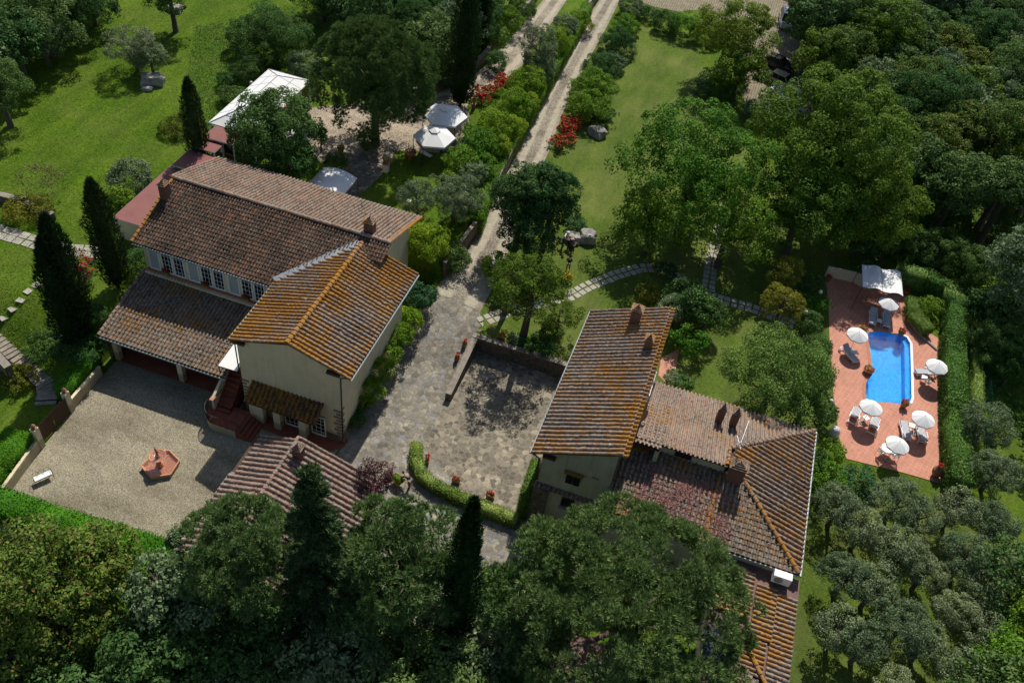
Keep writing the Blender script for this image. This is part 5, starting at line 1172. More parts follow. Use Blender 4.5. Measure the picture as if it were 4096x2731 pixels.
# big jar and small statue
q = ground(1325, 268); t = thing('terracotta_jar', 'round terracotta jar beside the red flower bed on the drive edge', 'jar', q); m = MB(); m.lathe([(.2, 0), (.46, .3), (.5, .6), (.36, .88), (.26, .94), (.32, 1.04), (.24, 1.04), (.2, .7)], 22); m.build('body', MAT['clayold'], t, world=False, smooth=True)
q = ground(1088, 250); t = thing('statue', 'small dark terracotta statue on a plinth between the tall cypress and the red flowers', 'statue', q); m = MB(); m.box((0, 0, .3), (.4, .4, .6)); m.build('plinth', MAT['clayold'], t, world=False)
m = MB(); m.tube([(0, 0, .6), (0, 0, .9), (.02, 0, 1.2), (.03, 0, 1.42)], [.14, .12, .17, .07], 10); m.lathe([(.02, 1.42), (.1, 1.5), (.1, 1.6), (.02, 1.68)], 10, (.03, 0, 0)); m.tube([(.18, 0, 1.32), (.26, .05, 1.1), (.12, .14, 1.0)], [.05, .04, .03], 6); m.tube([(-.13, 0, 1.32), (-.2, .0, 1.1), (-.1, .14, 1.15)], [.05, .04, .03], 6); m.build('figure', MAT['clayold'], t, world=False, smooth=True)
# ------------------------------------------------------------- fountain
fc = at(*crop(960, 700, 480, 1740, 6.03), z=.3); fo = thing('fountain', 'hexagonal terracotta fountain with raised bowl and small figure on the gravel', 'fountain', (fc.x, fc.y, 0))
hx = [at(*crop(x, y, 480, 1740, 6.03), z=.38) for x, y in ((490, 735), (740, 1025), (1225, 945), (1447, 605), (1195, 352), (870, 395))]; hx = [(p.x, p.y) for p in hx]
def sc_(poly, s): c = (sum(p[0] for p in poly)/len(poly), sum(p[1] for p in poly)/len(poly)); return [(c[0]+(p[0]-c[0])*s, c[1]+(p[1]-c[1])*s) for p in poly]
m = MB(); o_, i_ = sc_(hx, .97), sc_(hx, .90); v = [(*p, 0) for p in o_]+[(*p, .32) for p in o_]; m.add(v, [(k, (k+1) % 6, 6+(k+1) % 6, 6+k) for k in range(6)]); m.build('basin_wall', MAT['stucco'], fo)
m = MB(); a_, b_, c_, d_ = [(*p, .32) for p in hx], [(*p, .40) for p in hx], [(*p, .40) for p in sc_(hx, .93)], [(*p, .16) for p in sc_(hx, .80)]
m.add(a_+b_+c_+d_, [(k+6*j, (k+1) % 6+6*j, (k+1) % 6+6*(j+1), k+6*(j+1)) for k in range(6) for j in range(3)]+[tuple(range(18, 24))]); m.build('basin', MAT['clayf'], fo, recalc=False)
m = MB(); m.add([(*p, .30) for p in sc_(hx, .895)], [tuple(range(6))]); m.build('water', MAT['fwater'], fo)
X = (fc.x, fc.y, 0); m = MB(); m.lathe([(.26, .15), (.26, .42), (.17, .5), (.13, .8), (.19, 1.0), (.12, 1.1)], 16, X); m.build('pedestal', MAT['clayf'], fo, smooth=True)
m = MB(); m.lathe([(.10, 1.08), (.36, 1.14), (.56, 1.3), (.60, 1.32), (.58, 1.27), (.34, 1.19), (.05, 1.16)], 28, X, cap=False); m.build('bowl', MAT['clayf'], fo, smooth=True)
m = MB(); m.add([(X[0]+.52*math.cos(k*PI/12), X[1]+.52*math.sin(k*PI/12), 1.262) for k in range(24)], [tuple(range(24))]); m.build('water', MAT['fwater'], fo)
m = MB(); Y = Vector(X); m.lathe([(.16, 1.16), (.16, 1.28), (.1, 1.3)], 12, X)
def pt(x, y, z): return Y+Vector((x, y, z))
m.tube([pt(.05, 0, 1.28), pt(.06, .01, 1.46), pt(.04, 0, 1.6)], [.04, .045, .06], 7); m.tube([pt(-.06, 0, 1.28), pt(-.05, .02, 1.46), pt(-.02, 0, 1.6)], [.04, .045, .06], 7)
m.tube([pt(.01, 0, 1.56), pt(.0, 0, 1.72), pt(-.01, 0, 1.88), pt(-.02, 0, 1.94)], [.085, .08, .09, .04], 9); m.lathe([(.02, 1.92), (.07, 1.96), (.085, 2.02), (.07, 2.09), (.02, 2.12)], 10, (X[0]-.03, X[1], 0))
m.tube([pt(.08, 0, 1.86), pt(.17, .05, 1.76), pt(.12, .1, 1.66)], [.035, .03, .022], 6); m.tube([pt(-.09, 0, 1.86), pt(-.14, .02, 2.02), pt(-.08, .02, 2.2)], [.035, .028, .02], 6); m.build('figurine', MAT['clayold'], fo, smooth=True)
# ------------------------------------------------------------- white cushioned bench on the gravel
q = at(98, 1092, z=.5); t = thing('bench', 'wrought iron bench with a white seat cushion near the lower left of the gravel court', 'bench', (q.x, q.y, 0), 1.0)
m = MB(); m.box((0, 0, .47), (1.15, .42, .07)); m.build('seat_cushion', MAT['white'], t, world=False)
m = MB()
for sx in (-1, 1):
    for k in range(10): a, b = k*PI/9, (k+1)*PI/9; m.tube([(sx*.62, .3*math.cos(a), .43+.28*math.sin(a)), (sx*.62, .3*math.cos(b), .43+.28*math.sin(b))], .012, 4)
    for y in (-.2, .2): m.tube([(sx*.55, y, .43), (sx*.62, y*1.3, 0)], .014, 5)
m.tube([(-.6, -.22, .43), (.6, -.22, .43), (.6, .22, .43), (-.6, .22, .43), (-.6, -.22, .43)], .014, 5)
m.build('frame', MAT['iron'], t, world=False); m = MB()
for i in range(3):
    for k in range(14): a, b = k*PI/7, (k+1)*PI/7; m.tube([(-.38+i*.38+.18*math.cos(a), .25, .68+.2*math.sin(a)), (-.38+i*.38+.18*math.cos(b), .25, .68+.2*math.sin(b))], .010, 4)
m.build('backrest', MAT['iron'], t, world=False)
q = at(*crop(1580, 690, 1100, 350, 2.614), z=L2+.5); t = thing('bench', 'white seat cushion on a dark bench under the nearer gazebo', 'bench', (q.x, q.y, L2), -.3); m = MB(); m.box((0, 0, .45), (1.3, .42, .08)); m.build('seat_cushion', MAT['white'], t, world=False); m = MB()
for sx in (-1, 1):
    for y in (-.2, .2): m.tube([(sx*.6, y, .42), (sx*.62, y, 0)], .015, 5)
m.build('frame', MAT['iron'], t, world=False)
q = at(*crop(1745, 612, 1100, 350, 2.614), z=L2+.72); t = thing('round_table', 'small round white table under the nearer gazebo', 'table', (q.x, q.y, L2)); m = MB(); m.lathe([(.38, .70), (.38, .73)], 20); m.build('table_top', MAT['white'], t, world=False); m = MB(); m.tube([(0, 0, 0), (0, 0, .7)], .03, 6); m.lathe([(.22, 0), (.2, .03)], 12); m.build('leg', MAT['iron'], t, world=False)
# ------------------------------------------------------------- lamps
def globe_lamp(q, h, label):
    t = thing('garden_lamp', label, 'lamp', q, 0, 'globe lamps'); m = MB(); m.tube([(0, 0, 0), (0, 0, h)], .028, 8); m.lathe([(.07, 0), (.06, .12), (.03, .16)], 10); m.build('post', MAT['iron'], t, world=False)
    m = MB(); m.lathe([(.02, h-.02), (.13, h+.04), (.19, h+.17), (.13, h+.30), (.01, h+.36)], 16); m.build('globe', MAT['lampglass'], t, world=False, smooth=True)
for (x, y), h, l in (((577, 191), 2.6, 'white globe lamp on a post at the upper corner of the long pavilion'), (crop(600, 420, 2900, 900, 1.5677), 2.4, 'white globe lamp between shrubs left of the pergola'), (crop(507, 547, 2900, 900, 1.5677), 2.4, 'white globe lamp at the garden steps left of the pool deck'),
                  (crop(668, 1105, 2900, 900, 1.5677), 1.6, 'white globe lamp by the hedge at the deck\'s lower left side'), (crop(1722, 195, 1800, 900, 1.7045), 1.5, 'white globe lamp beside the upright stepping stone path')):
    q = ground(x, y, h+.15); globe_lamp(q, h, l)
q = ground(940, 462, 3.0); t = thing('flood_lamp', 'square white flood lamp on a dark post beside the olive behind the villa', 'lamp', q); m = MB(); m.tube([(0, 0, 0), (0, 0, 2.9)], .04, 8); m.build('post', MAT['iron'], t, world=False); m = MB(); m.box((0, 0, 3.0), (.42, .34, .10)); m.build('lamp_head', MAT['white'], t, world=False)
q = at(*crop(685, 1300, 2900, 900, 1.5677), z=L1+.4); m = MB(); m.lathe([(.42, 0), (.44, .5), (.3, .85), (.05, .95)], 16, (q.x, q.y, L1+.05)); tag(m.build('water_filter', MAT['lampglass'], smooth=True), 'pale rounded filter tank at the left edge of the pool deck below the leafy tree', 'filter tank')
# ------------------------------------------------------------- hoses
def coil(q, mt, label):
    m = MB(); pts = [(q.x+(.28+.10*math.sin(i*.9))*math.cos(i*.42), q.y+(.28+.10*math.sin(i*.9))*math.sin(i*.42), q.z+.03+.0015*i) for i in range(60)]; m.tube(pts, .018, 5); tag(m.build('garden_hose', MAT[mt], smooth=True), label, 'hose')
coil(ground(*crop(392, 750, 0, 900, 1.7045)), 'blueplastic', 'coiled blue hose on the grass below the twin cypresses'); q = P1(1390, 815, pz); coil(Vector((q.x, q.y, pz)), 'greenplastic', 'coiled dark green hose on the deck beside the planting bed')
# ------------------------------------------------------------- rocks
def rock(px, py, sx, sy, sz, label, rz=0, dz=0):
    q = ground(px, py, sz*.4); b = bmesh.new(); bmesh.ops.create_icosphere(b, subdivisions=4, radius=1); rg = random.Random(int(px)); off = Vector((rg.random()*9, rg.random()*9, 0)); from mathutils import noise as no
    for v in b.verts:
        p = v.co.copy(); c = Vector([max(-.74, min(.74, k)) for k in p]); p = c*1.15; p *= 1+.22*no.noise(v.co*1.3+off)+.10*no.noise(v.co*3.5+off)+.04*no.noise(v.co*9+off); v.co = Vector((p.x*sx, p.y*sy, p.z*sz+sz*.45+dz))
    me = bpy.data.meshes.new('boulder'); b.to_mesh(me); b.free(); me.materials.append(MAT['rock']); o = link('boulder', me); o.location = q; o.rotation_euler = (0, 0, rz); tag(o, label, 'boulder')
rock(352, 186, 1.3, .8, .75, 'large grey boulder in the shade below the olive on the wild lawn', .5); rock(338, 205, .6, .35, .25, 'small flat rock at the foot of the large grey boulder', .2); rock(402, 22, .95, .7, .5, 'grey boulder beside the tree trunk at the top of the wild lawn', .2)
rock(1372, 306, 1.05, .75, .7, 'big pale boulder at the end of the red flower bed', -.5); rock(1350, 546, .85, .8, .75, 'pale sunlit boulder with a cap lying on it beside the group of people', .3); rock(1316, 548, .9, .6, .55, 'dark shaded boulder between the people and the pale boulder', 0)
q = at(*crop(1135, 385, 2180, 880, 6.273), z=L1+1.0); m = MB(); m.lathe([(.13, 0), (.12, .07), (.06, .12), (.01, .13)], 12, (q.x, q.y, L1+1.0)); m.box((q.x-.13, q.y, L1+1.01), (.14, .16, .015)); tag(m.build('cap', MAT['shirtwhite']), 'white and blue cap lying on the pale boulder', 'cap')
# ------------------------------------------------------------- people
def skin(name, joints, edges, mat, parent, sub=1):
    ks = list(joints); me = bpy.data.meshes.new(name); me.from_pydata([joints[k][0] for k in ks], [(ks.index(a), ks.index(b)) for a, b in edges], []); me.materials.append(mat); o = link(name, me, parent, False)
    sk = o.modifiers.new('skin', 'SKIN'); sk.use_smooth_shade = True
    for i, k in enumerate(ks): r_ = joints[k][1]; me.skin_vertices[0].data[i].radius = (r_, r_) if not isinstance(r_, tuple) else r_
    me.skin_vertices[0].data[0].use_root = True
    s = o.modifiers.new('sub', 'SUBSURF'); s.levels = sub; s.render_levels = sub; return o
def person(loc, rz, label, top, legs, pose, hat=None, hold=None):
    t = thing('person', label, 'person', loc, rz); P = dict(pose); J = {}
    pel, che, nk, hd = P['pelvis'], P['chest'], P['neck'], P['head']
    J['pelvis'] = (pel, (.15, .11)); J['waist'] = (Vector(pel).lerp(Vector(che), .45), (.135, .10)); J['chest'] = (che, (.165, .115)); J['neck'] = (nk, .055); J['head'] = (hd, (.085, .10)); hv = (Vector(hd)-Vector(nk)).normalized(); J['crown'] = (Vector(hd)+hv*.09, (.07, .08))
    E_ = [('pelvis', 'waist'), ('waist', 'chest'), ('chest', 'neck'), ('neck', 'head'), ('head', 'crown')]
    for s in 'LR':
        sg = -1 if s == 'L' else 1
        J['sh'+s] = (P['sh'+s], .062); J['el'+s] = (P['el'+s], .043); J['wr'+s] = (P['wr'+s], .028); d = (Vector(P['wr'+s])-Vector(P['el'+s])).normalized(); w_ = Vector(P['wr'+s]); side = d.cross(Vector((0, 0, 1))); side = side.normalized() if side.length > .1 else Vector((1, 0, 0))
        J['pa'+s] = (w_+d*.07, (.034, .018)); E_ += [('chest', 'sh'+s), ('sh'+s, 'el'+s), ('el'+s, 'wr'+s), ('wr'+s, 'pa'+s)]
        for k in range(4): J[f'f{k}{s}'] = (w_+d*(.10)+side*(k-1.5)*.018, .009); J[f'g{k}{s}'] = (w_+d*(.16-.012*abs(k-1.4))+side*(k-1.5)*.021+Vector((0, 0, -.02)), .008); E_ += [('pa'+s, f'f{k}{s}'), (f'f{k}{s}', f'g{k}{s}')]
        J['th'+s] = (w_+d*.09+side*sg*.045, .009); E_ += [('wr'+s, 'th'+s)]
        J['hp'+s] = (P['hp'+s], .092); J['kn'+s] = (P['kn'+s], .058); J['an'+s] = (P['an'+s], .036); J['to'+s] = (P['to'+s], (.04, .028)); E_ += [('pelvis', 'hp'+s), ('hp'+s, 'kn'+s), ('kn'+s, 'an'+s), ('an'+s, 'to'+s)]
    skin('body', J, E_, MAT['skin'], t)
    g = 1.22; S = {k: (J[k][0], tuple(x*g for x in J[k][1]) if isinstance(J[k][1], tuple) else J[k][1]*g) for k in ('pelvis', 'waist', 'chest', 'shL', 'shR')}
    for s in 'LR': a, b = Vector(P['sh'+s]), Vector(P['el'+s]); S['sl'+s] = (a.lerp(b, .95), .06)
    skin('shirt', S, [('pelvis', 'waist'), ('waist', 'chest'), ('chest', 'shL'), ('chest', 'shR'), ('shL', 'slL'), ('shR', 'slR')], MAT[top], t)
    T = {k: (J[k][0], tuple(x*1.2 for x in J[k][1]) if isinstance(J[k][1], tuple) else J[k][1]*1.25) for k in ('pelvis', 'hpL', 'hpR', 'knL', 'knR')}
    for s in 'LR': T['cu'+s] = (Vector(P['kn'+s]).lerp(Vector(P['an'+s]), .93), .062)
    skin('trousers', T, [('pelvis', 'hpL'), ('pelvis', 'hpR'), ('hpL', 'knL'), ('hpR', 'knR'), ('knL', 'cuL'), ('knR', 'cuR')], MAT[legs], t)
    h = Vector(hd)+hv*.05; fwd = Vector(P.get('face', (0, -1, 0)))
    m = MB(); b = bmesh.new(); bmesh.ops.create_uvsphere(b, u_segments=14, v_segments=10, radius=.112); v = [x.co.copy() for x in b.verts]; f = [[x.index for x in q.verts] for q in b.faces]; b.free()
    v = [p-fwd*.018+h+Vector((0, 0, .02)) if (p.dot(fwd) < .045 or p.z > .05) else p*.78-fwd*.018+h+Vector((0, 0, .02)) for p in v]; m.add(v, f); m.build('hair', MAT['hair'], t, smooth=True, world=False)
    m = MB(); q = h+fwd*.095-Vector((0, 0, .03)); m.tube([q+Vector((0, 0, .03)), q+fwd*.02-Vector((0, 0, .012))], [.008, .014], 6); m.build('nose', MAT['skin'], t, world=False)
    for s in 'LR': m = MB(); a = Vector(P['an'+s]); c = Vector(P['to'+s]); m.tube([a+Vector((0, 0, -.03))-(c-a).normalized()*.04, a.lerp(c, .6)+Vector((0, 0, -.015)), c+Vector((0, 0, -.01))], [.05, .055, .035], 8); m.build('shoe', MAT['shirtblack'], t, world=False, smooth=True)
    if hat: m = MB(); m.lathe([(.11, 0), (.115, .08), (.12, .16), (.15, .26), (.12, .32), (.02, .34)], 14, tuple(h+hv*.02)); m.build('tall_hat', MAT['shirtwhite'], t, smooth=True, world=False)
    if hold: m = MB(); c = (Vector(P['wrL'])+Vector(P['wrR']))/2+Vector((0, -.12, .02)); m.box(c, (.20, .10, .05)); m.box(c+Vector((0, -.05, .07)), (.16, .02, .10)); m.build('remote_controller', MAT['metal'], t, world=False)
    return t
stand = dict(pelvis=(0, 0, .94), chest=(0, 0, 1.30), neck=(0, -.01, 1.50), head=(0, -.04, 1.62), shL=(-.19, 0, 1.42), shR=(.19, 0, 1.42), elL=(-.25, -.02, 1.14), elR=(.25, -.02, 1.14), wrL=(-.09, -.22, 1.10), wrR=(.09, -.22, 1.10),
             hpL=(-.09, 0, .9), hpR=(.09, 0, .9), knL=(-.12, -.03, .5), knR=(.12, -.02, .5), anL=(-.13, .0, .09), anR=(.14, .0, .09), toL=(-.14, -.15, .04), toR=(.16, -.15, .04))
bend = dict(pelvis=(0, .1, .92), chest=(0, -.22, 1.12), neck=(0, -.42, 1.16), head=(0, -.54, 1.14), face=(0, -.7, -.7), shL=(-.19, -.3, 1.14), shR=(.19, -.3, 1.14), elL=(-.22, -.42, .9), elR=(.22, -.42, .9), wrL=(-.15, -.6, .84), wrR=(.15, -.6, .84),
            hpL=(-.09, .1, .88), hpR=(.09, .1, .88), knL=(-.11, -.02, .5), knR=(.11, .06, .48), anL=(-.11, .05, .09), anR=(.12, .2, .09), toL=(-.12, -.10, .04), toR=(.13, .05, .04))
lean_ = dict(stand); lean_.update(chest=(0, -.12, 1.27), neck=(0, -.24, 1.44), head=(0, -.32, 1.53), face=(0, -.85, -.5), shL=(-.18, -.14, 1.38), shR=(.18, -.14, 1.38), elL=(-.2, -.3, 1.14), elR=(.2, -.3, 1.14), wrL=(-.1, -.5, 1.08), wrR=(.1, -.5, 1.08))
crouch = dict(pelvis=(0, .12, .42), chest=(0, -.12, .72), neck=(0, -.24, .9), head=(0, -.31, 1.0), face=(0, -.8, -.5), shL=(-.19, -.13, .82), shR=(.19, -.13, .82), elL=(-.24, -.3, .6), elR=(.24, -.3, .6), wrL=(-.1, -.5, .52), wrR=(.1, -.5, .52),
              hpL=(-.1, .1, .38), hpR=(.1, .1, .38), knL=(-.2, -.3, .52), knR=(.2, -.3, .5), anL=(-.18, -.1, .09), anR=(.18, -.08, .09), toL=(-.2, -.28, .04), toR=(.2, -.26, .04))
def PC(x, y, z): p = at(*crop(x, y, 2180, 880, 6.273), z=z); return (p.x, p.y, L1+.02)
person(PC(565, 1275, L1), .1, 'person in black shirt and khaki trousers standing on the lawn holding a remote controller', 'shirtblack', 'khaki', stand, hold=True)
person(PC(430, 665, L1), PI*.45, 'person in tall white hat, white shirt and jeans leaning beside the dark boulder', 'shirtwhite', 'denim', lean_, hat=True)
person(PC(590, 690, L1), PI*.40, 'person in navy shirt bending forward behind the one with the white hat', 'shirtnavy', 'shirtblack', bend)
person(PC(665, 660, L1), PI*.2, 'person in dark green top crouching in front of the dark boulder', 'shirtgreen', 'denim', crouch)
def PG(x, y, z): return at(*crop(x, y, 1480, 1820, 7.1286), z=z)
q = PG(1100, 900, 0.); person((q.x, q.y, .06), -1.95, 'gardener in dark green jacket bent over the handles of the yellow wheelbarrow', 'shirtgreen', 'khaki', bend)
q = PG(790, 760, .3); wb = thing('wheelbarrow', 'yellow wheelbarrow heaped with cut green branches on the flagstones', 'wheelbarrow', (q.x, q.y, .04), -1.95+0)
m = MB(); m.add([(-.22, .3, .3), (.22, .3, .3), (.22, -.3, .3), (-.22, -.3, .3), (-.33, .5, .62), (.33, .5, .62), (.30, -.55, .60), (-.30, -.55, .60)], [(0, 1, 2, 3), (0, 4, 5, 1), (1, 5, 6, 2), (2, 6, 7, 3), (3, 7, 4, 0)]); m.build('tray', MAT['yellowpaint'], wb, world=False, recalc=False)
m = MB()
for s in (-1, 1): m.tube([(s*.3, 1.0, .62), (s*.25, .4, .42), (s*.06, -.75, .2)], .018, 6); m.tube([(s*.26, .45, .4), (s*.28, .5, 0)], .016, 5)
m.build('frame', MAT['iron'], wb, world=False); m = MB(); m.tube([(-.035, -.75, .2), (.035, -.75, .2)], .2, 18); m.build('wheel', MAT['tyre'], wb, world=False)
rg = np.random.default_rng(3); u = sph(rg, 900); link('cut_branches', poly_mesh('cut_branches', leaf_quads(rg, u*np.array([.34, .55, .22])*(.6+.4*rg.random((900, 1)))+np.array([0, 0, .68]), u, .12), 4, [LEAF['laurel']]), wb, False)
m = MB(); m.tube([(.1, -.9, .55), (-.2, .6, .95)], .014, 5); m.build('rake_handle', MAT['coping'], wb, world=False)
# ------------------------------------------------------------- cars
def car(px, py, rz, paint, label, L_=4.1, tall=1.5, van=False):
    q = ground(px, py, .7); t = thing('parked_car', label, 'car', (q.x, q.y, L1+.03), rz, 'cars under the trees on the paved car park')
    pm = plain(label.split()[0]+'_paint_'+str(px), paint, tuple(x*.9 for x in paint), 1, .25, 0, 0, .5); h = tall; a = L_/2; w_ = 1.72
    m = MB(); pr = [(-a, .35), (-a+.05, .75), (-a+.18, .88), (-a*.45, .98), (a-.25, .96), (a-.03, .82), (a, .4), (a-.1, .22), (-a+.1, .22)]; m.prism(pr, -w_/2, w_/2, 'x')
    m.v = [(y_, x_, z_) if False else (x_*(1 if z_ < .9 else .94), y_, z_) for x_, y_, z_ in m.v]; b = m.build('body', pm, t, world=False); bv = b.modifiers.new('b', 'BEVEL'); bv.width = .07; bv.segments = 3
    m = MB(); x1, x2 = (-a*.42, a*.9) if not van else (-a*.6, a*.93); bot = [(-w_*.46, x1, .95), (w_*.46, x1, .95), (w_*.46, x2, .95), (-w_*.46, x2, .95)]; top = [(-w_*.38, x1+.62, h-.06), (w_*.38, x1+.62, h-.06), (w_*.38, x2-.38, h-.06), (-w_*.38, x2-.38, h-.06)]
    m.add(bot+top, [(0, 1, 5, 4), (1, 2, 6, 5), (2, 3, 7, 6), (3, 0, 4, 7), (4, 5, 6, 7)]); m.build('windows', MAT['glass'], t, world=False)
    m = MB(); m.box((0, (x1+x2+.24)/2, h-.03), (w_*.78, x2-x1-.9, .07)); r_ = m.build('roof', pm, t, world=False); bv = r_.modifiers.new('b', 'BEVEL'); bv.width = .03; bv.segments = 2
    m = MB()
    for s in (-1, 1):
        for f in (0, 1): bA, tA = Vector(bot[(0 if s < 0 else 1) if f == 0 else (3 if s < 0 else 2)]), Vector(top[(0 if s < 0 else 1) if f == 0 else (3 if s < 0 else 2)]); m.tube([bA, tA], .035, 5)
        c = Vector(bot[0 if s < 0 else 1]).lerp(Vector(bot[3 if s < 0 else 2]), .52); d = Vector(top[0 if s < 0 else 1]).lerp(Vector(top[3 if s < 0 else 2]), .48); m.tube([c, d], .035, 5)
    m.build('pillars', pm, t, world=False)
    for s in (-1, 1):
        for y in (-a*.62, a*.62):
            m = MB(); m.tube([(s*(w_/2-.16), y, .32), (s*(w_/2+.015), y, .32)], .32, 20); o = m.build('wheel', MAT['tyre'], t, world=False); m = MB(); m.tube([(s*(w_/2+.0), y, .32), (s*(w_/2+.03), y, .32)], .19, 14); m.build('rim', MAT['chrome'], o, world=False)
        m = MB(); m.box((s*.66, -a+.06, .68), (.32, .1, .14)); m.build('headlight', MAT['lampglass'], t, world=False)
        m = MB(); m.box((s*.72, a-.03, .74), (.2, .08, .22)); m.build('tail_light', MAT['redlamp'], t, world=False)
        m = MB(); m.box((s*(w_/2+.08), -a*.36, .98), (.16, .1, .12)); m.build('mirror', pm, t, world=False)
    return t
car(1806, 45, .15, (.55, .57, .58), 'pale silver van facing the camera, farthest up the car park', 4.4, 1.8, True)
car(1790, 146, 1.25, (.015, .016, .02), 'black car under the trees, second down the car park')
car(1800, 186, 1.2, (.36, .32, .25), 'beige car between the black and the white car')
car(1806, 214, -1.9, (.72, .73, .75), 'white hatchback with red tail light showing, lowest visible but one')
car(1812, 246, 1.2, (.30, .36, .48), 'pale blue car mostly under the big tree, lowest on the car park')
# ============================================================= vegetation
# pines
plant('stone', 862, 182, 132, 9.5, 'big round stone pine rising from the gravel between pavilion and gazebos', asp=.92, name='stone_pine', barkmat='pinebark', zc=9.5) if False else None
plant('stone', 862, 190, 128, 7.0, 'big round stone pine rising from the gravel between pavilion and gazebos', asp=1.0, name='stone_pine', barkmat='pinebark')
plant('pine', 1435, 1408, 258, 8.0, 'largest foreground pine, its broad crown in front of the farmhouse', asp=.60, name='pine_tree', barkmat='pinebark')
plant('pine', 1215, 1400, 100, 7.5, 'smaller pine crown at the left shoulder of the largest foreground pine', asp=.8, name='pine_tree', barkmat='pinebark')
plant('pine', 928, 1292, 142, 9.0, 'foreground pine between the dark cedar and the slim cypress', asp=.8, name='pine_tree', barkmat='pinebark')
plant('pine', 850, 1390, 90, 7.0, 'pine with bare lower limbs below the cedar', asp=.8, name='pine_tree', barkmat='pinebark')
plant('pine', 560, 1285, 130, 8.5, 'foreground pine overlapping the lower edge of the outbuilding roof', asp=.95, name='pine_tree', barkmat='pinebark')
plant('pine', 1195, 1535, 62, 5.5, 'small pine at the bottom edge left of the cottage roof', asp=.85, name='pine_tree', barkmat='pinebark')
plant('pine', 1500, 1575, 95, 6.5, 'pine at the bottom edge below the largest pine', asp=.7, name='pine_tree', barkmat='pinebark')
column(745, 1500, 727, 1068, 260, 'dark conical cedar in front of the outbuilding roof', 'cedar', 'cedar_tree')
# cypresses
for a in ((463, 392, 440, 178, 42, 'slim cypress beside the red walkway roofs'), (272, 660, 222, 408, 60, 'cypress at the left end of the villa roof'), (190, 770, 115, 488, 70, 'taller of the twin cypresses, right and behind'), (172, 795, 108, 545, 62, 'shorter of the twin cypresses, in front'),
          (1036, 1535, 1052, 1140, 68, 'slim dark cypress in the foreground between two pines'), (1057, 243, 1062, -70, 56, 'very tall cypress behind the gazebos'), (1100, 130, 1100, -90, 34, 'cypress at the top edge right of the very tall one'), (965, 90, 962, -70, 30, 'cypress at the top edge left of the very tall one')):
    column(a[0], a[1], a[2], a[3], a[4], a[5])
